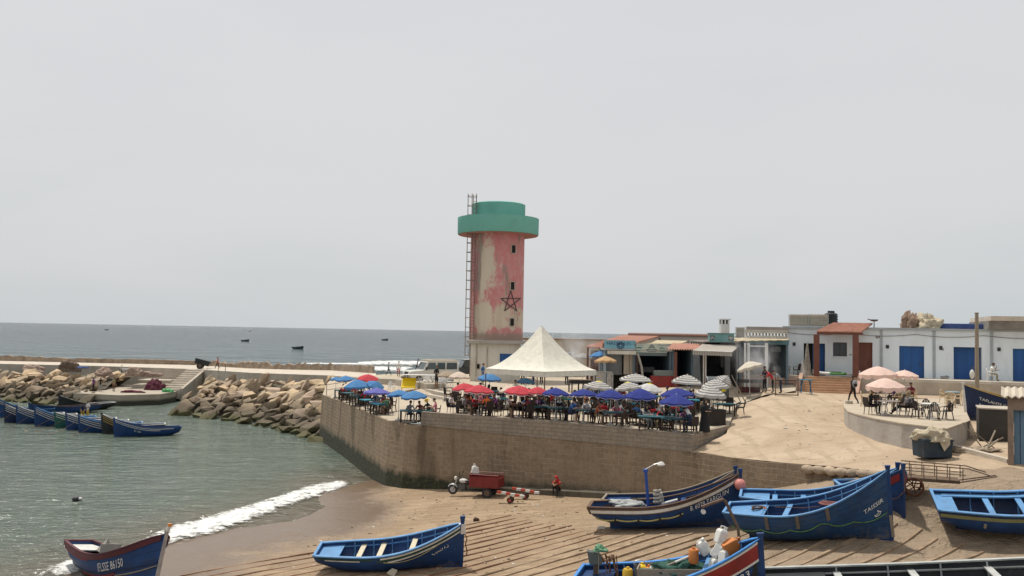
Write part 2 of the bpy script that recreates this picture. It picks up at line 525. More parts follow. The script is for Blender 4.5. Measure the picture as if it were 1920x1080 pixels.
def m_masonry(name, bw, bh, c1, c2, mortar, mfade, stain, algae=True, msize=0.02, sq=1.0):
    m, nt, b, out = new_mat(name)
    uv = nt.nodes.new('ShaderNodeUVMap').outputs[0]
    p = pos_(nt); x, y, z = xyz_(nt, p)
    nw = noise_(nt, p, 1.3, 4, 0.6)
    wob = nd(nt, 'VectorMath', {0: nd(nt, 'TexNoise', {'Vector': p, 'Scale': 1.7, 'Detail': 3}).outputs['Color'], 1: (0.5, 0.5, 0.5)}, operation='SUBTRACT').outputs[0]
    uvw = nd(nt, 'VectorMath', {0: wob, 1: (0.12, 0.12, 0), 2: uv}, operation='MULTIPLY_ADD').outputs[0] if algae else uv
    br = nt.nodes.new('ShaderNodeTexBrick'); nt.links.new(uvw, br.inputs['Vector'])
    br.inputs['Scale'].default_value = 1.0; br.inputs['Brick Width'].default_value = bw; br.inputs['Row Height'].default_value = bh
    br.inputs['Mortar Size'].default_value = msize; br.inputs['Mortar Smooth'].default_value = 0.3
    br.inputs['Color1'].default_value = (*c1, 1); br.inputs['Color2'].default_value = (*c2, 1); br.inputs['Mortar'].default_value = (*mortar, 1)
    n1 = noise_(nt, p, 0.45, 6, 0.65, 0.6); n2 = noise_(nt, p, 5.0, 6, 0.7); n3 = noise_(nt, p, 0.8, 5, 0.65, 0.3, (1, 1, 0.12))
    body = mixc(nt, 0.5, c1, c2)
    cov = rng_(nt, n1, 0.40, 0.60, 1.0, 0.0)                 # rough render still covering part of the stones
    c = mixc(nt, math_(nt, 'MULTIPLY', cov, mfade), br.outputs['Color'], body)
    c = mixc(nt, rng_(nt, n2, 0.45, 0.75, 0, 0.55), c, tuple(q * 0.55 for q in c1))
    c = mixc(nt, rng_(nt, n3, 0.5, 0.72, 0, stain), c, tuple(q * 0.45 for q in c1))
    c = mixc(nt, rng_(nt, n3, 0.5, 0.30, 0, 0.35), c, tuple(min(1, q * 1.35) for q in c2))
    if algae:
        zz = math_(nt, 'ADD', z, math_(nt, 'MULTIPLY', math_(nt, 'SUBTRACT', nw, 0.5), 1.1))
        a = math_(nt, 'MULTIPLY', rng_(nt, zz, 0.9, 1.55, 1.0, 0.0), rng_(nt, x, 6.0, 0.0, 0.45, 1.0))
        c = mixc(nt, a, c, mixc(nt, rng_(nt, n2, 0.4, 0.65), (0.022, 0.024, 0.014), (0.055, 0.058, 0.026)))
    nt.links.new(c, b.inputs['Base Color']); b.inputs['Roughness'].default_value = 0.9
    h = math_(nt, 'ADD', math_(nt, 'MULTIPLY', br.outputs['Fac'], -0.35), math_(nt, 'MULTIPLY', n2, 0.7))
    bump_(nt, b, h, 0.8, 0.07)
    return m


SEA = m_sea(); BEACH = m_beach()
RAMP = m_earth('ramp_earth', (0.39, 0.29, 0.195), (0.48, 0.375, 0.262), (0.26, 0.188, 0.124), ruts=True)
FLOORM = m_earth('quay_concrete', (0.40, 0.335, 0.25), (0.47, 0.40, 0.30), (0.30, 0.245, 0.175), 0.4)
STONE = m_masonry('harbour_stone', 0.55, 0.27, (0.225, 0.162, 0.103), (0.30, 0.218, 0.142), (0.40, 0.31, 0.215), 0.55, 0.75)
BLOCK = m_masonry('concrete_block', 0.46, 0.21, (0.265, 0.215, 0.165), (0.315, 0.26, 0.20), (0.20, 0.16, 0.12), 0.3, 0.5, algae=False, msize=0.012)
CONC = mat('old_concrete', (0.42, 0.37, 0.30), 0.9, 0.18, 0.7, 0.5, 8, dirt=(0.22, 0.18, 0.13), dirt_amt=0.6, dirt_scale=0.5)
CONC_PALE = mat('pale_concrete', (0.52, 0.46, 0.38), 0.9, 0.14, 0.8, 0.4, 8, dirt=(0.33, 0.28, 0.21), dirt_amt=0.5)
CONC_GREY = mat('grey_render', (0.40, 0.37, 0.33), 0.9, 0.12, 0.9, 0.3, 6, dirt=(0.28, 0.23, 0.18), dirt_amt=0.55, dirt_scale=0.7)
RUBBLE = mat('rubble', (0.10, 0.085, 0.06), 0.95, 0.4, 1.5, 1.0, 3)

# ------------------------------------------------------------------ the sea
mb = MB()
ys = [-40, 0, 30, 60, 100, 150, 250, 500, 1200, 4000, 12000, 45000]
for i in range(len(ys) - 1):
    wa, wb = 120 + abs(ys[i]) * 1.2, 120 + abs(ys[i + 1]) * 1.2
    mb.add([(-wa, ys[i], 0), (wa, ys[i], 0), (wb, ys[i + 1], 0), (-wb, ys[i + 1], 0)], [(0, 1, 2, 3)])
tag(mb.build('sea', SEA), kind='structure')

# ------------------------------------------------------------------ harbour wall line (x, y, top, foot)
W_ = []
for px, py, d in ((604, 740, 79.9), (650, 757, 69.5), (695, 776, 60.9), (730, 790, 55.8), (760, 795, 54.3), (789, 797, 53.6)):
    p = D(px, py, d); W_.append((p.x, p.y, p.z))
LOW_N = len(W_)
B_ = []                                             # block parapet: top and bottom
for px, d, yt, yb in ((790, 53.55, 772, 797), (925, 52.2, 782, 812), (1060, 50.4, 792, 825), (1180, 48.6, 803, 837), (1298, 46.5, 815, 848)):
    t, q = D(px, yt, d), D(px, yb, d); B_.append((t.x, t.y, t.z, q.z))
RW_ = []
for px, py, d in ((1312, 850, 46.1), (1400, 862, 44), (1500, 872, 42), (1590, 879, 40.3), (1652, 884, 39)):
    p = D(px, py, d); RW_.append((p.x, p.y, p.z))
wall = [(x, y, z) for x, y, z in W_] + [(x, y, zb) for x, y, zt, zb in B_[1:]] + RW_

# height fields
rmp_pts = [(x, y, z) for x, y, z in RW_]
for px, py, z in ((1298, 850, 3.72), (1372, 806, 4.5), (1395, 760, 5.2), (1440, 740, 6.0), (1500, 742, 5.8), (1545, 742, 5.74), (1500, 800, 4.95), (1440, 800, 4.8), (1585, 795, 4.8), (1700, 840, 4.6), (1768, 852, 4.55), (1660, 742, 5.75), (1790, 745, 5.75),
                  (1748, 862, 4.48), (1900, 882, 4.42), (1640, 830, 4.6), (1470, 738, 5.9), (1430, 733, 6.05), (1560, 760, 5.4), (1600, 756, 5.72), (1740, 905, 4.05), (1700, 888, 4.02), (1850, 915, 4.1), (1925, 925, 4.1), (1812, 788, 5.3), (1880, 800, 5.2)):
    p = G(px, py, z); rmp_pts.append((p.x, p.y, z))
for px, d, z in ((1440, 67, 6.0), (1480, 67, 5.75), (1550, 66.5, 5.68), (1620, 66.5, 5.68), (1700, 65, 5.7), (1800, 64, 5.7), (1900, 63, 5.7)):
    p = D(px, 720, d); rmp_pts.append((p.x, p.y, z))
H_rmp = TPS(rmp_pts, 0.05)


low_pts = []
for px, py, z in ((600, 925, 0), (330, 1012, 0), (90, 1085, 0), (700, 960, .13), (600, 1010, .2), (430, 1062, .2),
                  (893, 931, .62), (790, 912, .42), (720, 906, .12), (640, 880, -.4), (1060, 922, .95), (1140, 932, 1.05),
                  (735, 1070, .45), (865, 1062, .62), (220, 1100, .02), (1000, 1000, .85), (1270, 992, 1.5), (1395, 985, 1.75), (1520, 1012, 2.2), (1680, 1012, 2.45),
                  (1880, 998, 2.75), (1710, 930, 3.65), (1760, 905, 4.05), (1660, 893, 3.9), (1748, 860, 4.5), (1900, 880, 4.45), (1425, 1150, 1.55),
                  (1700, 1130, 2.2), (1950, 1100, 2.6), (900, 1150, .6), (500, 1140, .3), (1500, 885, 2.6), (1400, 900, 2.2), (1300, 905, 1.7), (300, 900, -1.2), (100, 960, -1.2)):
    p = G(px, py, z); low_pts.append((p.x, p.y, z))
low_pts += [(-60, 60, -3), (-60, 100, -4), (-40, 25, -1), (-10, 110, -3.5), (45, 30, 4.6), (30, 12, 2.6), (0, 5, 0.8), (-25, 8, -.4)]
for px, py, z in ((1660, 884, 4), (1720, 878, 4.2), (1790, 872, 4.4), (1850, 878, 4.4), (1920, 890, 4.3), (2000, 893, 4.35), (1760, 895, 4.1), (1820, 903, 4.15), (1900, 912, 4.2)):
    p = G(px, py, z); low_pts.append((p.x, p.y, H_rmp(p.x, p.y) - .01))
H_low = TPS(low_pts, 0.05)
ter_pts = [(x, y, z) for x, y, z in W_] + [(x, y, zt) for x, y, zt, zb in B_]
for px, py, z in ((1368, 797, 4.65), (1390, 757, 5.2), (1440, 738, 6.02), (818, 728, 5.2), (870, 745, 4.95), (965, 762, 4.85), (1100, 740, 5.1), (620, 702, 4.45), (700, 709, 5.05),
                  (765, 706, 5.2), (622, 712, 4.3), (1300, 735, 5.75), (1200, 728, 5.75), (820, 742, 4.75), (760, 760, 4.35), (730, 745, 4.4)):
    p = G(px, py, z); ter_pts.append((p.x, p.y, z))
ter_pts += [(0, 80, 5.25), (0, 95, 5.3), (-12, 92, 5.2), (12, 90, 5.6), (22, 85, 6.0), (30, 75, 6.3)]
H_ter = TPS(ter_pts, 0.03)
def tz(x, y): return H_ter(x, y)
def rz_(x, y): return H_rmp(x, y)
def lz(x, y): return H_low(x, y)


# lower shore: beach + slipway
off = [(x, y + 0.35) for x, y, z in wall]
e1 = G(1690, 886, 4.0); e2 = G(1790, 886, 4.25); e3 = G(2050, 900, 4.4)
d1 = G(1690, 880, 4.1); d2 = G(1790, 872, 4.4); d3 = G(2050, 886, 4.4)
poly = [(-60, 4), (-60, 70)] + [(-22, 82)] + off + [(d1.x, d1.y), (d2.x, d2.y), (d3.x, d3.y), (40, 28), (34, 4)]
sheet('beach', poly, H_low, 0.8, BEACH, noise=0.03)
# terrace and quay
ri = [G(1366, 798, 4.65), G(1390, 757, 5.2), G(1436, 739, 6.0)]
poly = [(x, y + 0.2) for x, y, z in W_] + [(x, y + 0.1) for x, y, zt, zb in B_] + [(p.x, p.y) for p in ri]
poly += [(19.6, 62.5), (20.7, 66), (22, 74), (22, 98), (0, 98), (-11.5, 94)]
for q in ((765, 704, 5.2), (700, 700, 5.0), (620, 694, 4.5), (622, 712, 4.3)):
    p = G(*q); poly.append((p.x, p.y))
sheet('quay_ground', poly, H_ter, 1.2, FLOORM, noise=0.012)
# earth ramp up to the forecourt
a0 = G(1296, 850, 3.7); a1 = G(1362, 812, 4.4); a2 = G(1380, 762, 5.1); a3 = G(1425, 741, 5.9)
poly = [(x, y + 0.15) for x, y, z in RW_] + [(e1.x, e1.y), (e2.x, e2.y), (e3.x, e3.y), (60, 38), (60, 67), (21, 70), (18.8, 66)] + [(a3.x, a3.y), (a2.x, a2.y), (a1.x, a1.y), (a0.x, a0.y)]
def _hr(x, y):
    return H_rmp(x, y)
sheet('earth_ramp', poly, H_rmp, 0.8, RAMP, noise=0.05)


# ------------------------------------------------------------------ walls
def strip_wall(name, pts, mt, thick=0.4, base=-1.2, batter=0.25, label=None, cat='wall', tops=None):
    """pts: (x,y,top,bottom); camera side gets a slight batter"""
    mb = MB(); uv = []; L = 0; n = len(pts); rows = []
    fine = []
    for i in range(n - 1):
        k = max(1, int(math.hypot(pts[i + 1][0] - pts[i][0], pts[i + 1][1] - pts[i][1]) / 0.7))
        for j in range(k): fine.append([pts[i][q] + (pts[i + 1][q] - pts[i][q]) * j / k for q in range(4)])
    fine.append(list(pts[-1]))
    n = len(fine); rnd = random.Random(3)
    for i, (x, y, zt, zb) in enumerate(fine):
        a = fine[max(i - 1, 0)]; c = fine[min(i + 1, n - 1)]
        tx, ty = c[0] - a[0], c[1] - a[1]; l = math.hypot(tx, ty) or 1
        nx, ny = ty / l, -tx / l                     # outward (towards the eye)
        if i: L += math.hypot(x - fine[i - 1][0], y - fine[i - 1][1])
        zt2 = zt + (rnd.uniform(-.03, .03) if mt is STONE else 0)
        for off_, z, v in ((batter, zb, zb), (batter * .5, (zb + zt) / 2, (zb + zt) / 2), (0, zt2, zt), (-thick, zt2, zt + thick), (-thick, zb, zt + thick + zt - zb)):
            mb.v.append((x + nx * off_, y + ny * off_, z)); uv.append((L, v))
    for i in range(n - 1):
        for k in range(4):
            a = i * 5 + k; mb.f.append((a, a + 5, a + 6, a + 1)); mb.m.append(0)
    for e in (0, (n - 1) * 5):
        mb.f.append((e, e + 1, e + 2, e + 3, e + 4)); mb.m.append(0)
    mb.uv = uv
    o = mb.build(name, mt)
    return tag(o, label, cat)


strip_wall('harbour_wall', [(x, y, z, -1.5) for x, y, z in W_] + [(x, y, zb - .002, -1.5) for x, y, zt, zb in B_[1:]] + [(x, y, z, -.5) for x, y, z in RW_],
           STONE, 0.5, label='long brown stone harbour wall with green algae along its foot, below the cafe terrace')
strip_wall('block_parapet', [(x, y, zt, zb) for x, y, zt, zb in B_], BLOCK, 0.35, batter=0.03, label='grey concrete block course along the terrace edge on top of the stone wall')
c0 = B_[-1]; c1 = G(1368, 799, 4.62); cm = ((c0[0] + c1.x) / 2, (c0[1] + c1.y) / 2)
strip_wall('block_side_wall', [(c0[0] + .02, c0[1] + .1, c0[2], 3.4), (cm[0], cm[1], (c0[2] + 4.66) / 2, 3.7), (c1.x, c1.y, 4.66, 4.2)], BLOCK, 0.3, batter=0.02,
           label='short concrete block wall at the right end of the terrace, facing the earth ramp')
# low stone kerb along the foot of the wall where the red-hooded person sits
kp = []
for px, py in ((800, 914), (930, 924), (1060, 931), (1150, 936)):
    p = on(lz, px, py, .7); kp.append((p.x, p.y, p.z + .28, p.z - .3))
strip_wall('foot_ledge', kp, mat('dark_wet_stone', (0.10, 0.085, 0.06), 0.85, 0.3, 2, 0.6, 6), 0.9, batter=0.05, label='low dark stone ledge along the foot of the harbour wall', cat='ledge')

# big capping stones near the end of the ramp wall
for i in range(7):
    t = i / 6; px = 1515 + 125 * t
    p = D(px, 874 + 9.5 * t, 41.6 - 2.6 * t); k = random.Random(i)
    mb = MB(); mb.ball((0, 0, 0), (.34, .24, .2), 8, 5)
    o = mb.build('capping_stone', mat('cap_stone', (0.36, 0.28, 0.2), 0.9, 0.25, 2, 0.7, 6, rnd=.2), smooth=True)
    o.location = (p.x, p.y - .02, p.z - .14); o.rotation_euler = (k.uniform(-.2, .2), k.uniform(-.2, .2), -.7 + k.uniform(-.3, .3))
    tag(o, 'rounded brown capping stone on top of the wall end by the slipway', 'stone', 'capping stones on the low end of the harbour wall')

# two kerbs between the low terrace and the upper quay
for (q0, q1, q2, zz, lab) in (((797, 733, 5.02), (850, 745, 4.98), (935, 757, 4.95), .16, 'upper'), ((797, 741, 4.85), (850, 752, 4.82), (940, 764, 4.8), .14, 'lower')):
    pts = []
    for q in (q0, q1, q2):
        p = on(tz, q[0], q[1]); pts.append((p.x, p.y, p.z + zz, p.z - .3))
    strip_wall('kerb_step', pts, CONC_PALE, 0.35, batter=0, label='%s concrete kerb step beside the walking man in white shorts' % lab, cat='kerb')

# ------------------------------------------------------------------ breakwater
BW = [((-130, 678.5, 3.7), (-130, 674)), ((0, 682, 3.7), (0, 677)), ((180, 686, 3.7), (180, 681)), ((365, 692, 3.7), (365, 685)), ((470, 699, 4.0), (470, 691.5)), ((560, 702, 4.3), (560, 694)), ((620, 704, 4.45), (620, 695)), ((705, 710, 5.05), (705, 701))]
rings = []; BWF = []; BWB = []
for (a, b2) in BW:
    f_ = G(*a); k = G(b2[0], b2[1], a[2]); BWF.append(f_); BWB.append(k)
    rings.append([(f_.x, f_.y - .3, -1), (f_.x, f_.y, a[2]), (k.x, k.y, a[2] + .05), (k.x, k.y + .5, -3)])
mb = MB(); mb.loft(rings, closed=True); mb.m = [0 if i % 4 == 1 else 1 for i in range(len(mb.m))]
tag(mb.build('breakwater', [CONC_PALE, CONC]), 'long pale concrete breakwater causeway between the rocks and the open sea', 'breakwater')
# its seaward parapet, crumbling in places
rng = random.Random(11); hw = 0.0
mb = MB(); rings = []
for i in range(len(BWB) - 1):
    for j in range(22):
        p = BWB[i].lerp(BWB[i + 1], j / 22); px_ = i + j / 22
        rough = 0.09 + (0.28 if 3.2 < px_ < 6.2 else 0.0) + (0.1 if px_ < 1.8 else 0)
        hw = .65 * hw + .35 * rng.uniform(-1, 1) * 1.6; h = .74 + hw * rough
        rings.append([(p.x, p.y - .1, p.z - .3), (p.x, p.y - .05 + hw * rough * .6, p.z + h), (p.x, p.y + .55, p.z + h + rng.uniform(-rough, rough) * .5), (p.x, p.y + .9, p.z - 2)])
mb.loft(rings, closed=True)
tag(mb.build('parapet_wall', mat('rubble_parapet', (.29, .225, .165), .95, .35, 1.2, 1.0, 3, dirt=(.13, .10, .07), dirt_amt=.6, dirt_scale=.9)), 'crumbling brown parapet along the seaward side of the breakwater', 'wall')
# landing stage with its stepped back wall
LANDM, nt, b, _o = new_mat('landing_concrete'); p = pos_(nt); z = xyz_(nt, p)[2]; n1 = noise_(nt, p, .6, 6, .65)
c = mixc(nt, rng_(nt, n1, .35, .7), (.40, .345, .27), (.30, .255, .195))
nt.links.new(mixc(nt, rng_(nt, math_(nt, 'ADD', z, math_(nt, 'MULTIPLY', n1, .6)), .75, 1.15, 1, 0), c, (.045, .042, .03)), b.inputs['Base Color']); b.inputs['Roughness'].default_value = .9
lp = [G(138, 737, 1.3), G(225, 741, 1.3), G(300, 739, 1.3), G(330, 734, 1.3), G(345, 724, 1.3), G(240, 722, 1.3), G(150, 722, 1.3)]
mb = MB(); mb.prism([(p.x, p.y) for p in lp], -1.5, 1.3)
tag(mb.build('landing_stage', LANDM), 'low concrete landing stage at the foot of the breakwater stairs', 'jetty')
for (x0, x1, yt, dz, d0, lab) in ((240, 303, 722, -.3, 0, 'lowest'), (250, 320, 713, .15, 1, 'middle'), (280, 338, 703, .65, 2, 'topmost')):
    zt = 1.3 + .75 + dz
    a, b2 = G(x0, yt, zt), G(x1, yt, zt)
    y0 = max(a.y, b2.y) - .2; mb = MB()
    mb.box(((a.x + b2.x) / 2, y0 + 2.5, zt / 2), (abs(b2.x - a.x), 5, zt))
    tag(mb.build('stone_ledge', CONC, bev=.05), '%s wide concrete ledge behind the landing stage, left of the stairs' % lab, 'ledge')
# stairs
s0, s1 = G(322, 733, 1.3), G(368, 692.5, 3.72)
t = thing('harbour_stairs', 'straight concrete stairs from the landing stage up to the breakwater', 'stairs', (s0.x, s0.y, 1.3))
mb = MB(); n = 10
dx, dy = (s1.x - s0.x) / n, (s1.y - s0.y) / n
for i in range(n):
    z = (i + 1) * (s1.z - 1.3) / n
    mb.box((dx * (i + .5), dy * (i + .5) + .6, z / 2 - .5), (2.3, abs(dy) + 1.2, z + 1))
mb.build('steps', CONC_PALE, t)
mb = MB(); mb.loft([[(1.2 + 0, -.3, -1.3), (1.2, -.3, .35), (1.55, -.3, .35), (1.55, -.3, -1.3)], [(1.2 + dx * n, dy * n, -1.3), (1.2 + dx * n, dy * n, 2.65), (1.55 + dx * n, dy * n, 2.65), (1.55 + dx * n, dy * n, -1.3)]])
mb.build('side_wall', CONC, t)

# ------------------------------------------------------------------ foam
def m_foam(fs=1.2, thr=.98):
    m, nt, b, out = new_mat('foam')
    uv = nt.nodes.new('ShaderNodeUVMap').outputs[0]; p = pos_(nt)
    u, v, _ = xyz_(nt, uv)
    n = noise_(nt, p, fs, 8, 0.72, 1.2); n2 = noise_(nt, p, fs * 4.5, 6, .75, .6)
    edge = math_(nt, 'POWER', math_(nt, 'SINE', math_(nt, 'MULTIPLY', v, PI)), .8)
    edge = math_(nt, 'MULTIPLY', edge, math_(nt, 'MULTIPLY', rng_(nt, u, 0, .08), rng_(nt, u, 1, .9)))
    a = rng_(nt, math_(nt, 'ADD', math_(nt, 'ADD', math_(nt, 'MULTIPLY', n, 1.25), math_(nt, 'MULTIPLY', n2, .45)), math_(nt, 'MULTIPLY', edge, 0.42)), thr, thr + .22)
    b.inputs['Base Color'].default_value = (.74, .74, .71, 1); b.inputs['Roughness'].default_value = .8
    bump_(nt, b, n2, 0.8, .1)
    tr = nt.nodes.new('ShaderNodeBsdfTransparent'); mx = nd(nt, 'MixShader', {0: a, 1: tr.outputs[0], 2: b.outputs[0]})
    nt.links.new(mx.outputs[0], out.inputs[0])
    return m


FOAM = m_foam(1.2, 1.02); SURF = m_foam(.45, 1.06)


def foam(near, far, z=0.05, hgt=0.12, label=None, fn=None):
    """ribbon of broken water between two photo lines"""
    mb = MB(); uv = []; n = 40

    def at(l, t):
        x = t * (len(l) - 1); i = min(int(x), len(l) - 2); f = x - i
        return l[i][0] + (l[i + 1][0] - l[i][0]) * f, l[i][1] + (l[i + 1][1] - l[i][1]) * f
    for i in range(n + 1):
        t = i / n; a, c = at(near, t), at(far, t)
        pa, pc = G(a[0], a[1], z), G(c[0], c[1], z)
        for k in range(7):
            s = k / 6; p = pa.lerp(pc, s)
            base = max(p.z, lz(p.x, p.y) + .03) if fn else p.z
            mb.v.append((p.x, p.y, base + hgt * math.sin(PI * s) * (.25 + .75 * abs(math.sin(i * .37) * math.cos(i * .83 + s))))); uv.append((t, s))
    for i in range(n):
        for k in range(6):
            a = i * 7 + k; mb.f.append((a, a + 7, a + 8, a + 1)); mb.m.append(0)
    mb.uv = uv
    o = mb.build('wave_foam', SURF if near[0][1] < 700 else FOAM, smooth='all'); o['kind'] = 'stuff'
    return o


foam([(60, 1100), (250, 1050), (330, 1024), (440, 992), (540, 954), (615, 926), (672, 912)], [(20, 1076), (240, 1020), (322, 982), (428, 954), (520, 926), (600, 902), (662, 897)], .05, .12, fn=1)
foam([(540, 695), (660, 697), (775, 701)], [(530, 685), (660, 684), (790, 686)], .2, .22)
foam([(670, 686), (735, 687), (820, 688)], [(660, 678), (735, 674), (830, 677)], .2, .25)
foam([(560, 683), (620, 684), (690, 685)], [(560, 680), (620, 680), (690, 680)], .2, .2)
foam([(830, 688), (890, 690), (960, 690)], [(830, 680), (890, 679), (960, 680)], .2, .25)

# ------------------------------------------------------------------ riprap boulders
def rock_mesh(seed, sx, sy, sz):
    import bmesh
    r = random.Random(seed); bm = bmesh.new()
    for _ in range(15):
        while True:
            p = Vector((r.uniform(-1, 1), r.uniform(-1, 1), r.uniform(-1, 1)))
            if .55 < p.length < 1.25: break
        bm.verts.new((p.x * sx, p.y * sy, p.z * sz))
    res = bmesh.ops.convex_hull(bm, input=bm.verts)
    bmesh.ops.delete(bm, geom=list({g for g in res['geom_interior'] if isinstance(g, bmesh.types.BMVert)}), context='VERTS')
    bmesh.ops.dissolve_limit(bm, angle_limit=R(14), verts=bm.verts, edges=bm.edges)
    bmesh.ops.bevel(bm, geom=list(bm.edges), offset=.025, segments=1, affect='EDGES', clamp_overlap=True)
    bmesh.ops.triangulate(bm, faces=bm.faces)
    bmesh.ops.subdivide_edges(bm, edges=bm.edges, cuts=1, use_grid_fill=True)
    from mathutils import noise as NZ
    for v in bm.verts: v.co += v.co.normalized() * (.045 * NZ.noise(v.co * 2.3 + Vector((seed, 0, 0))))
    me = bpy.data.meshes.new('boulder'); bm.to_mesh(me); bm.free()
    return me


def m_rock(name, c1, c2):
    m, nt, b, out = new_mat(name)
    p = pos_(nt); x, y, z = xyz_(nt, p)
    rnd = nt.nodes.new('ShaderNodeObjectInfo').outputs['Random']
    n1 = noise_(nt, p, 0.9, 6, .65, .4); n2 = noise_(nt, p, 4.5, 6, .7)
    c = mixc(nt, rnd, c1, c2)
    c = mixc(nt, rng_(nt, n1, .45, .7, 0, .6), c, tuple(q * .55 for q in c1))
    c = mixc(nt, rng_(nt, n2, .5, .75, 0, .4), c, tuple(q * .5 for q in c2))
    zz = math_(nt, 'ADD', z, math_(nt, 'MULTIPLY', math_(nt, 'SUBTRACT', n1, .5), 1.6))
    c = mixc(nt, rng_(nt, zz, 1.0, 2.35, .9, 0), c, (0.085, 0.066, 0.043))
    c = mixc(nt, rng_(nt, zz, 0.25, .8, .75, 0), c, (0.085, 0.085, 0.028))
    nt.links.new(c, b.inputs['Base Color']); b.inputs['Roughness'].default_value = .88
    bump_(nt, b, math_(nt, 'ADD', n2, n1), .7, .12)
    return m


ROCK = [m_rock('boulder_tan', (0.58, 0.44, 0.275), (0.49, 0.36, 0.225)), m_rock('boulder_brown', (0.34, 0.265, 0.18), (0.42, 0.325, 0.215)), m_rock('boulder_pink', (0.48, 0.36, 0.26), (0.39, 0.30, 0.21))]
rmesh = []
for i in range(14):
    r = random.Random(50 + i); rmesh.append(rock_mesh(i * 7 + 1, r.uniform(.95, 1.35), r.uniform(.7, 1.0), r.uniform(.38, .62)))
    rmesh[-1].materials.append(ROCK[i % 3])


def riprap(low, top, nu, nv, size, group, words, seed, umax=1.0):
    rg = random.Random(seed)
    lo = [G(x, y, z) for x, y, z in low]; tp = [G(x, y, z) for x, y, z in top]

    def at(l, t):
        x = t * (len(l) - 1); i = min(int(x), len(l) - 2); return l[i].lerp(l[i + 1], x - i)
    mb = MB(); rows = []
    for i in range(13):
        a, b2 = at(lo, i / 12), at(tp, i / 12)
        rows.append([tuple(a + Vector((0, -1, -1.6))), tuple(a + Vector((0, .9, -.5))), tuple(b2 + Vector((0, .5, -.4))), tuple(b2 + Vector((0, 3, -.3)))])
    mb.loft(rows, closed=False)
    tag(mb.build('rubble_bank', RUBBLE), kind='structure')
    for j in range(nv):
        for i in range(nu):
            u = (i + .5 + rg.uniform(-.42, .42) + (.5 if j % 2 else 0)) / nu; v = (j + .35 + rg.uniform(-.3, .3)) / nv
            if u > umax: continue
            p = at(lo, min(u, 1)).lerp(at(tp, min(u, 1)), v)
            me = rg.choice(rmesh); o = bpy.data.objects.new('boulder', me); COL.objects.link(o)
            s = size * rg.choice((.62, .8, .95, 1.1, 1.3)) * rg.uniform(.9, 1.1)
            o.location = p + Vector((0, 0, .1 * s)); o.scale = (s, s, s)
            o.rotation_euler = (rg.uniform(.0, .6), rg.gauss(-.42, .3), rg.gauss(.1, .5) + rg.choice((0, PI)) * 0)
            k = 'dark wet boulder at the waterline' if p.z < .9 else ('weathered brown boulder midway up' if p.z < 2.1 else 'sunlit tan boulder near the top')
            tag(o, '%s of %s' % (k, words), 'boulder', group + (' at the waterline' if p.z < .9 else ' midway' if p.z < 2.1 else ' near the top'))


riprap([(318, 778, 0), (400, 786, 0), (480, 799, 0), (545, 812, 0), (606, 832, 0)], [(385, 712, 3.3), (440, 712, 3.3), (500, 714, 3.5), (560, 716, 3.7), (622, 718, 3.8)], 17, 9, .84,
       'boulders of the rock bank by the terrace', 'the rock bank between the stairs and the terrace', 4)
riprap([(-60, 748, 0), (0, 752, 0), (70, 757, 0), (150, 764, 0)], [(-60, 694, 3.0), (10, 697, 3.0), (110, 700, 3.0), (215, 704, 2.9)], 15, 8, .80,
       'boulders of the rock bank behind the boats', 'the rock bank behind the moored boats', 9)
riprap([(145, 722, 1.5), (212, 722, 1.5)], [(175, 699, 3.0), (245, 702, 3.0)], 6, 3, .8, 'boulders above the landing stage', 'the small rock pile above the landing stage', 12)
# ------------------------------------------------------------------ boats
BLUE = mat('hull_blue', (0.0105, 0.046, 0.150), 0.5, 0.26, 1.6, 0.35, 5, spec=.35, dirt=(0.022, 0.04, 0.085), dirt_amt=.6, dirt_scale=1.3, rnd=.12, planks=8)
BLUE2 = mat('hull_blue_worn', (0.0135, 0.054, 0.142), 0.6, 0.3, 1.4, 0.35, 5, dirt=(0.05, 0.075, 0.10), dirt_amt=.55, dirt_scale=1.6, rnd=.1, planks=9)
NAVY = mat('hull_navy', (0.010, 0.024, 0.075), 0.55, 0.2, 1.6, 0.3, 5, dirt=(0.03, 0.035, 0.05), dirt_amt=.4, planks=8)
BLACKISH = mat('hull_black', (0.018, 0.022, 0.024), 0.6, 0.3, 1.6, 0.3, 5, dirt=(0.06, 0.06, 0.05), dirt_amt=.4, planks=8)
SKYB = mat('light_blue_paint', (0.115, 0.275, 0.50), 0.5, 0.16, 2.2, 0.1, 5, dirt=(0.10, 0.16, 0.25), dirt_amt=.5, dirt_scale=2)
WHITEP = mat('white_paint', (0.62, 0.61, 0.57), 0.55, 0.14, 2.5, dirt=(0.35, 0.31, 0.25), dirt_amt=.5, dirt_scale=2)
WHITEL = mat('lettering_white', (0.72, 0.72, 0.68), 0.6, 0.14, 9.0)
BROWNW = mat('brown_wood', (0.13, 0.075, 0.045), 0.7, 0.3, 3, 0.3, 9, dirt=(0.05, 0.035, 0.025), dirt_amt=.5)
REDP = mat('red_paint', (0.26, 0.028, 0.025), 0.55, 0.25, 2, dirt=(0.10, 0.03, 0.03), dirt_amt=.5)
MAROON = mat('maroon_paint', (0.10, 0.022, 0.028), 0.55, 0.25, 2, dirt=(0.05, 0.02, 0.02), dirt_amt=.5)
GREENP = mat('dark_green_paint', (0.02, 0.055, 0.045), 0.55, 0.25, 2)
CREAM = mat('cream_wood', (0.58, 0.52, 0.38), 0.7, 0.18, 3, dirt=(0.34, 0.27, 0.17), dirt_amt=.5, dirt_scale=3)
OLIVEY = mat('olive_yellow_paint', (0.19, 0.19, 0.085), 0.6, 0.25, 2)
YELLOWP = mat('yellow_ochre_paint', (0.46, 0.31, 0.10), 0.6, 0.2, 2)
ROPEY = mat('yellow_rope', (0.45, 0.38, 0.15), 0.85, 0.3, 8)
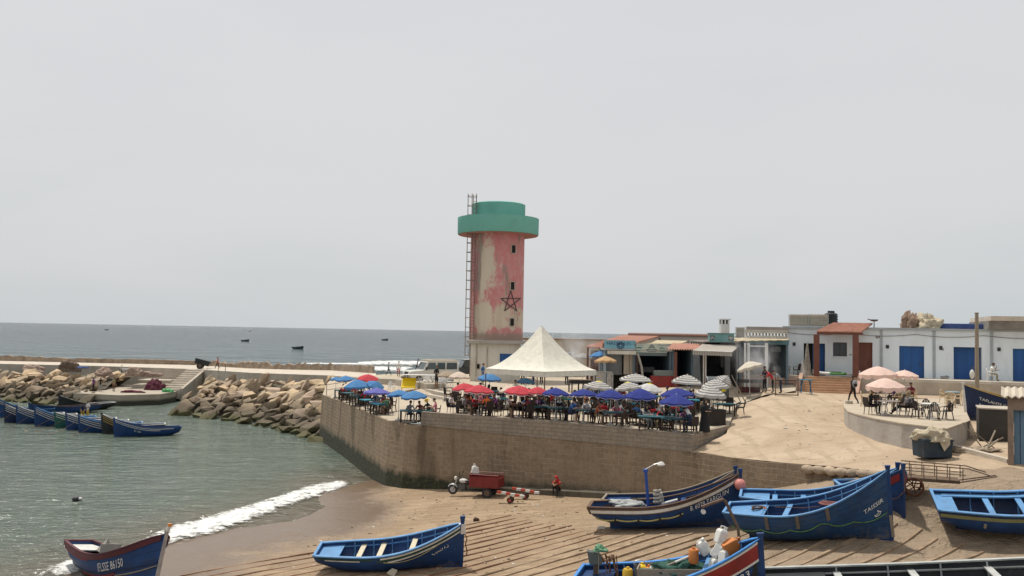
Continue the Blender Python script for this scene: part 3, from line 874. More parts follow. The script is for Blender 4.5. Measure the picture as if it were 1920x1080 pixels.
ROPEG = mat('green_rope', (0.10, 0.20, 0.07), 0.85, 0.4, 6)
ROPEB = mat('brown_rope', (0.16, 0.085, 0.05), 0.9, 0.3, 12, 0.8, 30)
RUBBER = mat('rubber', (0.03, 0.03, 0.032), 0.8, 0.3, 4)
GREYW = mat('weathered_wood', (0.28, 0.235, 0.18), 0.85, 0.25, 3, 0.5, 14, dirt=(0.12, 0.09, 0.06), dirt_amt=.5, dirt_scale=3)
STEEL = mat('rusty_steel', (0.15, 0.10, 0.07), 0.7, 0.35, 5, 0.2, 9, metal=.3)
GALV = mat('galvanised_steel', (0.42, 0.42, 0.41), 0.45, 0.12, 4, metal=.6)

PLAIN = {BLUE: mat('blue_timber', (0.0105, 0.044, 0.142), .5, .25, 2, .2, 8), BLUE2: mat('blue_timber', ()), NAVY: mat('navy_timber', (.010, .024, .07), .5, .25, 2), BLACKISH: mat('black_timber', (.02, .022, .024), .6, .25, 2)}
ENGINE = mat('black_metal', (.018, .02, .022), .5, .25, 3)


class Hull:
    def __init__(s, L, B, H, Hb, Hs=None, tuck=.42, fine=.75, transom=.68):
        s.L, s.B, s.H, s.Hb, s.Hs, s.tuck, s.fine, s.tr = L, B, H, Hb, Hs or H * 1.03, tuck, fine, transom

    def sheer(s, t):
        z = s.H + (s.Hb - s.H) * max(0, (t - .30) / .70) ** 2.1
        return z + (s.Hs - s.H) * max(0, 1 - t / .35) ** 2

    def keel(s, t): return s.tuck * s.H * max(0, 1 - t / .26) ** 1.8

    def half(s, t):
        m = .45
        if t < m: b = s.tr + (1 - s.tr) * (1 - (1 - t / m) ** 2)
        else: b = max(0, 1 - ((t - m) / (1 - m)) ** 2.3) ** s.fine
        return max(.03, b * s.B / 2)

    def pt(s, t, v, side=-1, inset=0.0):
        k, sh = s.keel(t), s.sheer(t); q = max(0, (t - .45) / .55) ** 1.3
        full = (1 - (1 - v) ** 2.5) ** .62
        sharp = .35 * v + .65 * v ** 1.9
        y = s.half(t) * (full * (1 - q) + sharp * q)
        x = -s.L / 2 + s.L * t - .22 * v * max(0, 1 - t / .2) ** 1.5 + .16 * v * max(0, (t - .7) / .3) ** 2
        y = max(.025, y - inset)
        if v < .03: y = .025
        return Vector((x, side * y, k + (sh - k) * v ** 1.2 + (inset if v < .5 else 0)))

    def at(s, x, drop, side=-1, out=.012):
        """point on the skin at length x, a given drop below the sheer"""
        t = min(.995, max(0, x / s.L + .5)); k, sh = s.keel(t), s.sheer(t)
        v = max(.02, (sh - drop - k) / (sh - k)) ** (1 / 1.2)
        p = s.pt(t, v, side)
        d1 = s.pt(min(1, t + .01), v, side) - s.pt(max(0, t - .01), v, side); d2 = s.pt(t, min(1, v + .03), side) - s.pt(t, max(.03, v - .03), side)
        n = d1.cross(d2); n.normalize()
        if n.y * side < 0: n = -n
        return p + n * out

    def inner_half(s, t, z):
        k, sh = s.keel(t), s.sheer(t); v = max(.04, min(1, (z - k) / (sh - k))) ** (1 / 1.2)
        return max(.02, abs(s.pt(t, v, 1).y) - .05)


def band(h, drop, wd, t0, t1, mt, name, root, th=.03, sides=(-1, 1), n=26, follow=None):
    mb = MB()
    for sd in sides:
        rings = []
        for i in range(n + 1):
            t = t0 + (t1 - t0) * i / n; x = (t - .5) * h.L
            dr = drop if follow is None else drop + follow(t)
            a = h.at(x, dr, sd, .0); b = h.at(x, dr, sd, th); c = h.at(x, dr + wd, sd, th); d = h.at(x, dr + wd, sd, .0)
            rings.append([a, b, c, d] if sd < 0 else [d, c, b, a])
        mb.loft(rings)
    return mb.build(name, mt, root)


def boat(label, stern, bow, H, Hb, B, Hs=None, roll=0.0, hullm=None, innm=None, gunm=None, thw=(.3, .45, .62), thwm=None, deckm=None, aft=.16,
         tuck=.42, z=None, group=None, ribm=None, stemm=None, name='fishing_boat', cat='boat', post=.28, kt=.12, simple=False, fine=.75, floor=.3, transom=.68, fore=0.0):
    ps, pb = Vector(stern), Vector(bow)
    d = pb - ps; L = d.length / (1 - kt)
    h = Hull(L, B, H, Hb, Hs, tuck, fine, transom)
    yaw = math.atan2(d.y, d.x); pitch = -math.asin(d.z / d.length)
    c = pb - d.normalized() * (L / 2)
    root = thing(name, label, cat, c, group=group)
    root.matrix_world = Matrix.Translation(c) @ Matrix.Rotation(yaw, 4, 'Z') @ Matrix.Rotation(pitch, 4, 'Y') @ Matrix.Rotation(roll, 4, 'X')
    hullm = hullm or BLUE; innm = innm or BLUE; gunm = gunm or SKYB
    nt_, nv = (22, 9) if not simple else (16, 6)
    mb = MB()
    ts = [i / nt_ for i in range(nt_ + 1)]; vs_ = [j / nv for j in range(nv + 1)]
    for sd in (-1, 1):
        rows = [[h.pt(t, v, sd) for v in vs_] for t in ts]
        if sd > 0: rows = [r[::-1] for r in rows]
        mb.loft(rows, closed=False, mi=0)
        rows = [[h.pt(t, v, sd, .05) for v in vs_] for t in ts]
        if sd < 0: rows = [r[::-1] for r in rows]
        mb.loft(rows, closed=False, mi=1)
        # rim
        mb.loft([[h.pt(t, 1, sd), h.pt(t, 1, sd, .05)] for t in ts], closed=False, mi=0)
    mb.uv = []
    for sd in (-1, 1):
        for k_ in range(2): mb.uv += [(t * L, v) for t in ts for v in (vs_ if (sd > 0) == (k_ == 1) else vs_[::-1])]
        mb.uv += [(t * L, .02) for t in ts for _ in (0, 1)]
    hu = mb.build('hull', [hullm, innm], root, smooth=True)
    # transom board
    ring = [h.pt(0, v, -1) for v in vs_] + [h.pt(0, v, 1) for v in vs_[::-1]]
    mb = MB(); ring = [p + Vector((-.03, 0, 0)) for p in ring]; r2 = [p + Vector((.06, 0, 0)) for p in ring]
    mb.loft([ring, r2]); mb.build('transom', PLAIN.get(hullm, hullm), root)
    # gunwale
    mb = MB()
    for sd in (-1, 1):
        rings = []
        for t in ts:
            a = h.pt(t, 1, sd); w_ = .035 if t < .97 else .01
            o_, i_ = a.y + sd * .03, a.y - sd * (.095 if abs(a.y) > .12 else .0)
            rings.append([(a.x, o_, a.z - .01), (a.x, i_, a.z - .01), (a.x, i_, a.z + w_), (a.x, o_, a.z + w_)][::sd])
        mb.loft(rings)
    a, b2 = h.pt(0, 1, -1), h.pt(0, 1, 1)
    mb.box(((a.x), 0, a.z + .02), (.1, b2.y - a.y + .02, .062))
    mb.build('gunwale', gunm, root)
    # keel, skeg and stem
    mb = MB()
    mb.box((L * .06, 0, -.012), (L * .88, .09, .09))
    rings = []
    for i in range(6):
        t = .09 + .19 * i / 5; x = (t - .5) * L; k = h.keel(t)
        rings.append([(x + .0, -.035, -.057), (x, .035, -.057), (x, .035, k + .04), (x, -.035, k + .04)])
    mb.loft(rings); mb.build('keel', PLAIN.get(hullm, hullm), root)
    mb = MB(); rings = []
    for i in range(9):
        v = i / 8; p = h.pt(1, v, 1); rings.append([(p.x - .06, -.05, p.z - (.06 if i == 0 else 0)), (p.x + .075, -.04, p.z), (p.x + .075, .04, p.z), (p.x - .06, .05, p.z)])
    p = h.pt(1, 1, 1)
    if post: rings.append([(p.x - .10 + post * .1, -.06, p.z + post), (p.x + .1 + post * .1, -.05, p.z + post), (p.x + .1 + post * .1, .05, p.z + post), (p.x - .10 + post * .1, .06, p.z + post)])
    mb.loft(rings); mb.build('stem_post', stemm or PLAIN.get(hullm, hullm), root)
    if simple == 2: return root, h
    # floor boards and thwarts
    zf = H * floor
    mb = MB(); rows = []
    for i in range(15):
        t = .03 + .9 * i / 14; zz = max(zf, h.keel(t) + .12); w_ = h.inner_half(t, zz); x = (t - .5) * L
        rows.append([(x, -w_, zz), (x, w_, zz)])
    mb.loft(rows, closed=False); mb.build('floor_boards', PLAIN.get(innm, innm), root)
    for t in thw:
        zt = h.sheer(t) - .17; w_ = h.inner_half(t, zt); mb = MB(); mb.box(((t - .5) * L, 0, zt), (.2, 2 * w_ + .02, .045)); mb.build('thwart', thwm or CREAM, root)
    if aft:
        mb = MB(); rows = []
        for i in range(5):
            t = .005 + aft * i / 4; zt = h.sheer(t) - .12; w_ = h.inner_half(t, zt); x = (t - .5) * L - (.2 * max(0, 1 - t / .2) ** 1.5)
            rows.append([(x, -w_, zt - .04), (x, w_, zt - .04), (x, w_, zt), (x, -w_, zt)])
        mb.loft(rows); mb.build('stern_deck', deckm or SKYB, root)
    if fore:
        mb = MB(); rows = []
        for i in range(5):
            t = 1 - fore + (fore - .02) * i / 4; zt = h.sheer(t) - .25; w_ = h.inner_half(t, zt); x = (t - .5) * L
            rows.append([(x, -w_, zt - .04), (x, w_, zt - .04), (x, w_, zt), (x, -w_, zt)])
        mb.loft(rows); mb.build('fore_deck', deckm or SKYB, root)
    if not simple:
        for t in (.2, .34, .48, .6, .71, .81, .9):
            for sd in (-1, 1):
                mb = MB(); pts = []
                for v in (.3, .5, .7, .85, .985):
                    p = h.pt(t, v, sd, .075); pts.append(p)
                mb.tube(pts, .028, 5); mb.build('rib', ribm or PLAIN.get(innm, innm), root)
        # inner riser stringers
        mb = MB()
        for sd in (-1, 1):
            pts = []
            for i in range(16):
                t = .04 + .88 * i / 15; zt = h.sheer(t) - .2; pts.append((((t - .5) * L), sd * (h.inner_half(t, zt) - .01), zt))
            mb.tube(pts, .03, 4)
        mb.build('stringer', gunm, root)
    return root, h


def letter(root, h, s, x, drop, size, mt=None, side=-1, rev=False, geo=None, shear=0.0, space=1.0, name='lettering', out=.016, xs=1.0):
    v, f = geo if geo else text_geo(s, size, shear, space)
    v = [(a * xs, b) for a, b in v]
    mb = MB(); sg = -1 if rev else 1
    # split long edges so the letters bend with the planking
    mb.add([h.at(x + sg * a, drop - b, side, out) for a, b in v], f)
    return mb.build(name, mt or WHITEL, root)


def garland(root, h, drop, sag, t0, t1, n, mt, r=.018, side=-1, name='rope'):
    mb = MB(); pts = []
    for i in range(n * 8 + 1):
        u = i / 8; t = t0 + (t1 - t0) * i / (n * 8)
        pts.append(h.at((t - .5) * h.L, (drop(t) if callable(drop) else drop) + sag * math.sin(PI * (u % 1)), side, .03))
    mb.tube(pts, r, 5); return mb.build(name, mt, root)


def on_low(px, py, dz=0.0):
    p = on(lz, px, py, 1.0); p.z += dz; return p


AR = [[(0, .3), (.08, .1), (.3, .05), (.5, .1), (.55, .3)], [(.55, .12), (.75, .1), (.8, .32)], [(.8, .12), (1.0, .1), (1.05, .3)], [(1.05, .12), (1.3, .1), (1.35, .42)], [(1.6, .1), (1.62, .5)],
      [(1.8, .12), (2.0, .1), (2.05, .33)], [(.25, -.08), (.3, -.12)], [(.62, -.06), (.68, -.1)], [(1.1, .48), (1.16, .46)], [(1.9, .5), (1.96, .48)]]
# --- small boat in front, seen from the side
r1, h1 = boat('small blue rowing boat with cream thwarts and green-white bow stripes, alone on the slipway', on_low(640, 1067), on_low(864, 1062), .80, 1.75, 1.75, roll=R(11),
              thw=(.27, .42, .66), ribm=SKYB, transom=.72, aft=.13)
band(h1, .05, .055, .45, .985, WHITEP, 'rub_strake', r1); band(h1, .12, .09, .42, .985, GREENP, 'green_strake', r1, .02); band(h1, .22, .05, .5, .985, WHITEP, 'rub_strake', r1)
band(h1, .05, .05, .02, .4, GREENP, 'rub_strake', r1); band(h1, .115, .035, .06, .3, WHITEP, 'rub_strake', r1, .02)
garland(r1, h1, .22, .16, .47, .88, 1, ROPEY, .012)
letter(r1, h1, '', 1.62, .62, 1, geo=stroke_geo([[(a * .28, b * .28) for a, b in s] for s in AR], .022), name='lettering')
mb = MB(); p = h1.pt(1, .62, 1); mb.tube([(p.x + .1, 0, p.z + .35), (p.x + .2, .02, p.z + .15), (p.x + .13, 0, p.z - .1), (p.x + .18, .03, p.z - .4), (p.x + .13, .0, p.z - .55)], .025, 5); mb.build('bow_rope', ROPEB, r1)
mb = MB(); p = h1.pt(1, 1, 1); mb.box((p.x - .02, 0, p.z - .22), (.24, .11, .4)); mb.build('bow_cap', WHITEP, r1)

# --- moored in the wash, lower left
ps = D(158, 1094, 36.2); pb = D(286, 1104, 32.0); ps.z = .05; pb.z = .12
r2, h2 = boat('blue and maroon boat with white lettering in the breaking wave at lower left', ps, pb, .90, 2.30, 1.85, roll=R(-9), hullm=BLUE, innm=NAVY, gunm=MAROON, thwm=GREYW, thw=(.4, .6),
              stemm=mat('faded_stem', (.33, .29, .27), .8, .25, 3), post=.16, tuck=.5, transom=.62, deckm=WHITEP, fine=.62)
band(h2, .02, .17, .0, .99, MAROON, 'top_strake', r2, .03); band(h2, .2, .035, .0, .45, REDP, 'rub_strake', r2, .02); band(h2, .60, .06, .0, .99, PLAIN[NAVY], 'rub_strake', r2, .025, follow=lambda t: .32 * max(0, (t - .5) * 2) ** 2)
band(h2, .74, .05, .3, .7, REDP, 'fender_strip', r2, .03); band(h2, .8, .04, .7, .99, GREYW, 'fender_strip', r2, .03, follow=lambda t: .8 * (t - .7))
letter(r2, h2, 'IFLSSE 86150', .42, .60, .42, side=-1, shear=.1, xs=.66, out=.03)
letter(r2, h2, '86150', h2.L / 2 - .12, .62, .36, side=1, rev=True, xs=.66, out=.03)
mb = MB(); mb.box((-1.2, .25, .95), (.06, .8, .5), mx=None); mb.add([(-1.9, 0, .85), (-1.2, -.1, .85), (-1.2, .4, .85), (-1.25, .1, 1.42)], [(0, 1, 3), (1, 2, 3), (2, 0, 3), (0, 2, 1)]); mb.build('motor_cover', mat('tarp_grey', (.35, .33, .29), .8, .2, 4), r2)
mb = MB(); p = h2.pt(1, 1, 1); mb.tube([(p.x + .08, 0, p.z + .1), (p.x + .1, 0, p.z + .38)], [.07, .05], 6); mb.build('bow_wrap', WHITEP, r2)
mb = MB(); mb.box((p.x + .14, 0, p.z + .33), (.14, .1, .1)); mb.build('bow_tape', mat('orange_tape', (.6, .22, .04)), r2)

# --- long boat with the lamp post
r3, h3 = boat('blue boat with a white top stripe, white bow name and a lamp post amidships', on_low(1152, 993, .1), on_low(1388, 985, .02), .98, 2.15, 2.0, roll=R(1), gunm=BROWNW, innm=BLUE, thw=(.32, .62),
              thwm=PLAIN[BLUE], transom=.7, tuck=.5, post=.2, aft=0)
band(h3, .04, .06, 0, .99, BROWNW, 'rub_strake', r3, .04); band(h3, .105, .13, 0, .99, WHITEP, 'white_strake', r3, .03); band(h3, .24, .03, 0, .99, BROWNW, 'rub_strake', r3, .035)
garland(r3, h3, .50, .05, .0, .62, 4, ROPEY, .03)
for t in (.15, .31, .46, .6):
    mb = MB(); pts = [h3.at((t - .5) * h3.L, .46, -1, .05), h3.at((t - .5) * h3.L, .6, -1, .05)]; mb.tube(pts, .045, 5); mb.build('rope_tie', RUBBER, r3)
letter(r3, h3, '8. 6079 TARGUIN', 1.02, .50, .30, xs=.68, out=.03)
mb = MB()
a, b2 = h3.pt(0, 1, -1), h3.pt(0, 1, 1); c_, d_ = h3.pt(0, .55, -1), h3.pt(0, .55, 1)
for u, v in ((a, b2), (a, c_), (b2, d_), (c_, d_)): mb.bar(u + Vector((-.07, 0, 0)), v + Vector((-.07, 0, 0)), .07, .07)
mb.build('transom_frame', BROWNW, r3)
mb = MB(); mb.box((-h3.L / 2 + .16, 0, .0), (.3, .08, .1)); mb.build('rudder_shoe', WHITEP, r3)

# boat behind it
r4, h4 = boat('blue boat right behind the lamp-post boat, faded pale lettering on its bow', D(1172, 972, 42.6), D(1378, 973, 41.2), .95, 2.2, 1.9, roll=R(3), gunm=GREYW, thw=(.4, .6), thwm=PLAIN[BLUE], post=.18, deckm=PLAIN[BLUE])
band(h4, .03, .07, .0, .99, GREYW, 'rub_strake', r4)
letter(r4, h4, '', 1.1, .52, 1, geo=stroke_geo([[(a * .4, b * .4) for a, b in s] for s in AR], .03), mt=mat('faded_lettering', (.4, .45, .5)))

# --- big boat in the middle right and its two neighbours
r5, h5 = boat('large blue boat with light blue rim, three rubber straps and a white bow name', on_low(1428, 1013, .08), on_low(1672, 1014, .05), 1.16, 2.55, 2.25, roll=R(8), hullm=BLUE2, ribm=SKYB, thw=(.2, .36), thwm=SKYB,
              tuck=.45, post=.16, transom=.6, aft=.2, kt=.17)
garland(r5, h5, lambda t: .50 + 1.0 * max(0, (t - .64) / .36) ** .8, .12, .02, .98, 5, ROPEG, .02)
for t in (.26, .46, .65):
    band(h5, .0, .47, t - .011, t + .011, mat('old_rubber', (.13, .11, .09), .85, .3, 5), 'fender_strap', r5, .05, sides=(-1,), n=3)
letter(r5, h5, 'TAISSIR', 1.98, .96, .235, shear=-.05, xs=.8, out=.03)
letter(r5, h5, '', 2.30, 1.34, 1, geo=stroke_geo([[(0, .1), (.05, .0), (.16, .0), (.2, .08), (.12, .15), (.1, .2)], [(.05, .05), (.14, .1)]], .03))
mb = MB(); p = h5.pt(1, .1, 1); mb.box((p.x + .05, 0, .5), (.1, .1, .8)); mb.build('stem_shoe', GREYW, r5)
mb = MB(); mb.box((.1, 0, -.06), (h5.L * .8, .12, .05)); mb.build('keel_shoe', GREYW, r5)
r6, h6 = boat('blue boat mostly hidden just behind the large one with rubber straps', D(1440, 974, 37.4), D(1675, 988, 36.0), 1.0, 2.35, 1.9, roll=R(6), ribm=SKYB, thw=(.2, .4), thwm=SKYB, hullm=BLUE, post=.22, kt=.15)
r7, h7 = boat('blue boat with a red bow band, squeezed in right of the large one', D(1604, 952, 38.6), D(1694, 992, 34.4), 1.0, 2.25, 1.7, roll=R(2), thw=(.3, .5), thwm=SKYB, post=.22)
band(h7, .1, .28, .6, .985, REDP, 'red_strake', r7, .02)
mb = MB(); p = h7.pt(1, 1, 1); mb.tube([(p.x + .1, -.02, p.z + .0), (p.x + .11, -.03, p.z - .8), (p.x - .2, -.16, p.z - 1.1), (p.x - .9, -.6, p.z - 1.35)], .018, 5); mb.build('bow_rope', ROPEB, r7)

# --- boat at the right edge
r8, h8 = boat('blue boat cut by the right picture edge, showing light blue deck frames', D(1786, 988, 33.6), D(2096, 1004, 32.2), 1.0, 2.0, 2.1, roll=R(15), ribm=SKYB, thw=(.28, .47, .6), thwm=SKYB, innm=NAVY, transom=.85, tuck=.35, kt=.07, aft=.09)
band(h8, .03, .05, 0, .97, PLAIN[NAVY], 'rub_strake', r8); band(h8, .1, .13, 0, .97, OLIVEY, 'olive_strake', r8, .02)
for sd in (-1, 1):
    mb = MB(); rows = []
    for i in range(9):
        t = .02 + .62 * i / 8; zt = h8.sheer(t) - .1; w_ = h8.inner_half(t, zt); x = (t - .5) * h8.L
        rows.append([(x, sd * w_, zt), (x, sd * (w_ - .24), zt), (x, sd * (w_ - .24), zt - .05), (x, sd * w_, zt - .05)])
    mb.loft(rows); mb.build('side_deck', SKYB, r8)
for t in (.22, .48):
    mb = MB(); mb.tube([h8.at((t - .5) * h8.L, .36, -1, .03), h8.at((t - .5) * h8.L, .5, -1, .03)], .05, 6); mb.build('fender_peg', GREYW, r8)

# --- dark boat along the lower edge
r9, h9 = boat('black boat with a worn grey rim, along the bottom edge of the picture', D(1478, 1158, 26.2), D(2190, 1148, 24.4), 1.12, 1.5, 2.1, roll=R(4), hullm=BLACKISH, innm=BLACKISH, gunm=mat('grey_rim', (.38, .39, .37), .7, .2, 3), thw=(.2, .4, .6), thwm=mat('grey_thwart', (.4, .41, .39), .7, .2, 3),
              ribm=mat('grey_rib', (.36, .38, .37), .7, .2, 3), deckm=PLAIN[BLACKISH], kt=.05, transom=.8)

# --- loaded boat at the bottom
r10, h10 = boat('blue boat with red bow band and number, loaded with cans and nets', D(1135, 1136, 27.6), D(1432, 1134, 26.0), .95, 1.92, 2.0, roll=R(7), gunm=mat('bright_blue', (.05, .22, .55), .5, .2, 2), ribm=SKYB, thw=(.5, .72), thwm=SKYB, kt=.1, transom=.8, deckm=PLAIN[BLUE], post=.14)
band(h10, .03, .05, .5, .985, WHITEP, 'rub_strake', r10); band(h10, .09, .42, .5, .985, REDP, 'red_strake', r10, .02); band(h10, .52, .06, .5, .985, WHITEP, 'rub_strake', r10)
letter(r10, h10, '7033', h10.L / 2 - .84, .83, .27, name='lettering', out=.035)
letter(r10, h10, '', h10.L / 2 - .98, .56, 1, geo=([(0, -.44), (.86, -.40), (.86, -.02), (0, -.06)], [(0, 1, 2, 3)]), mt=PLAIN[BLACKISH], out=.02, name='number_plate')

# --- boats rafted up at the left
labs = ['blue moored boat at the far left edge, its bow just entering the picture', 'second moored boat from the left edge, low and dark blue', 'third moored boat from the left, blue with white bow stripes', 'fourth moored boat from the left, bright blue bow with three white stripes',
        'fifth moored boat, green tinted hull between two blue bows', 'sixth moored boat from the left, blue with several white stripes on its bow', 'seventh moored boat from the left, blue, next to the dark striped bow', 'dark moored boat with yellow and white stripes, beside the outermost blue boat']
BOWS = [((-4, 786), 2.0), ((10, 796), 1.75), ((33, 798), 1.75), ((67, 803), 1.85), ((105, 806), 1.45), ((126, 810), 1.5), ((150, 815), 1.5), ((193, 817), 1.75)]
GREENH = mat('sea_green_hull', (.02, .10, .085), .5, .25, 2)
for i, ((px, py), hb) in enumerate(BOWS):
    b = G(px, py, -.18); hd = R(35 - 2 * i)
    st = b + Vector((math.cos(hd) * 4.3, math.sin(hd) * 4.3, 0)); b.z = -.2; st.z = -.2
    hm = (BLUE, NAVY, BLUE, BLUE, GREENH, BLUE, BLUE, BLACKISH)[i]
    rr, hh = boat(labs[i], st, b, .95, hb + .2, 1.7, hullm=hm, innm=BLUE, thw=(.35, .6), simple=True, gunm=(WHITEP if i % 3 else SKYB), post=.12, group='boats rafted up at the landing')
    ss = YELLOWP if i == 7 else WHITEP
    for dr in ((.12, .3, .5) if i not in (0, 4) else (.14, .34)): band(hh, dr, .05, .52, .985, ss, 'bow_stripe', rr, .02, n=10)
    mb = MB(); p = hh.pt(1, .8, 1); mb.tube([(p.x, 0, p.z), (p.x + 1.6, .3, .35), (p.x + 3, .5, .1)], .02, 4); mb.build('mooring_rope', ROPEB, rr)
b = G(216, 822, -.15); st = G(312, 823, -.15); st.y += 1.8
r11, h11 = boat('outermost moored blue boat lying broadside with a white stripe under its rail', st, b, .85, 1.7, 1.6, hullm=BLUE, simple=True, thw=(.3, .5), thwm=PLAIN[BLUE], gunm=PLAIN[BLUE], post=.1, group=None, kt=.06)
band(h11, .06, .05, .1, .985, WHITEP, 'white_strake', r11, .02); band(h11, .2, .04, .3, .985, WHITEP, 'white_strake', r11, .02)
letter(r11, h11, '81-205', 1.1, .52, .2, side=1, rev=True)
st = G(190, 768, 0); b = G(112, 772, 0); b.z = st.z = -.1
r12, h12 = boat('dark grey boat under the landing stage with two fishermen in yellow standing in it', st + Vector((0, 1, 0)), b, .8, 1.9, 1.6, hullm=BLACKISH, innm=BLACKISH, simple=True, gunm=WHITEP, thw=(.3, .6), thwm=WHITEP, post=.2)
st = G(120, 778, 0); b = G(55, 786, 0); b.z = st.z = -.1
r13, h13 = boat('blue boat with a long straight rail lying behind the moored bows', st + Vector((1.0, 3.5, 0)), b + Vector((-1, 2, 0)), .9, 1.5, 1.6, simple=True, gunm=BROWNW, thw=(.3, .6), thwm=PLAIN[BLUE], post=.1)
# --- boat stored on land beside the shed
b = on(rz_, 1812, 787, 5.3); st = b + Vector((4.6, -1.2, 0))
r14, h14 = boat('navy boat with yellow rail and white lettering stored ashore behind the dark concrete box', st, b, 1.15, 1.95, 1.9, hullm=NAVY, innm=BROWNW, gunm=YELLOWP, thw=(.3, .5, .7), thwm=YELLOWP, post=.1, roll=R(-3), stemm=WHITEP)
letter(r14, h14, 'TAFLAHTE C', 2.10, .52, .22, side=1, rev=True, space=.95); letter(r14, h14, '84382', 2.10, .86, .2, side=1, rev=True)

# --- slipway timbers
u = (G(1735, 980, 2.9) - G(1640, 1050, 2.0)); u = Vector((u.x, u.y)).normalized(); nrm = Vector((u.y, -u.x))
base = Vector((-2.2, 41.2)); rg = random.Random(21)
TIMB = mat('slip_timber', (0.30, 0.215, 0.14), 0.9, 0.3, 2, .5, 10, dirt=(.14, .09, .055), dirt_amt=.6, dirt_scale=1.5, rnd=.15)
TIMR = mat('slip_timber_reddish', (0.24, 0.13, 0.08), 0.9, 0.3, 2, .5, 10, dirt=(.12, .07, .045), dirt_amt=.6, dirt_scale=1.5, rnd=.15)
for i in range(-2, 31):
    o_ = base + nrm * (i * .72 + rg.uniform(-.06, .06)); e = 4.0 + rg.uniform(-.3, .3) + min(5.2, max(0, i - 8) * .36); s_ = -11.5 + i * .3 + rg.uniform(-1, 1)
    mb = MB(); rows = []; n = 26; w_ = .038 if i < 10 else .07; hh = .022 if i < 10 else .045
    for k in range(n + 1):
        q = o_ + u * (s_ + (e - s_) * k / n); z = lz(q.x, q.y) + .012 * math.sin(k * .7 + i * 2.1) + .006 * math.sin(k * 1.9 + i) + .012
        rows.append([(q.x + nrm.x * a * w_, q.y + nrm.y * a * w_, z + c) for a, c in ((-1, -.1), (1, -.1), (.85, hh), (-.85, hh))])
    mb.loft(rows)
    tag(mb.build('slipway_timber', TIMR if i < 9 else TIMB), ('thin reddish timber skid across the sandy left part of the slipway' if i < 9 else 'thick pale timber skid across the upper part of the slipway'), 'timber', 'slipway timbers, %s' % ('left' if i < 9 else 'right'))
# ------------------------------------------------------------------ people
SK = {}
for n_, c_ in dict(tan=(0.36, 0.21, 0.13), brown=(0.22, 0.12, 0.07), fair=(0.48, 0.31, 0.22)).items(): SK[n_] = mat('skin_' + n_, c_, .6, .08, 6)
CL = {}
for n_, c_ in dict(white=(.68, .67, .64), grey=(.26, .26, .27), black=(.018, .018, .02), navy=(.025, .035, .075), red=(.45, .03, .035), orange=(.62, .16, .03), teal=(.02, .28, .34), blue=(.05, .13, .32), pink=(.50, .17, .22),
                   brown=(.14, .08, .05), khaki=(.28, .23, .14), yellow=(.52, .34, .06), maroon=(.16, .03, .035), green=(.06, .15, .08), rust=(.40, .13, .06), purple=(.15, .04, .16)).items():
    CL[n_] = mat('cloth_' + n_, c_, .9, .2, 7, .3, 14)
HAIR = mat('dark_hair', (.018, .014, .012), .7, .2, 20); HAIRB = mat('brown_hair', (.07, .04, .025), .7, .2, 20)
BONES = dict(torso=1, uarm=1, farm=2, thigh=3, shin=4, foot=5, hand=0, neck=0)


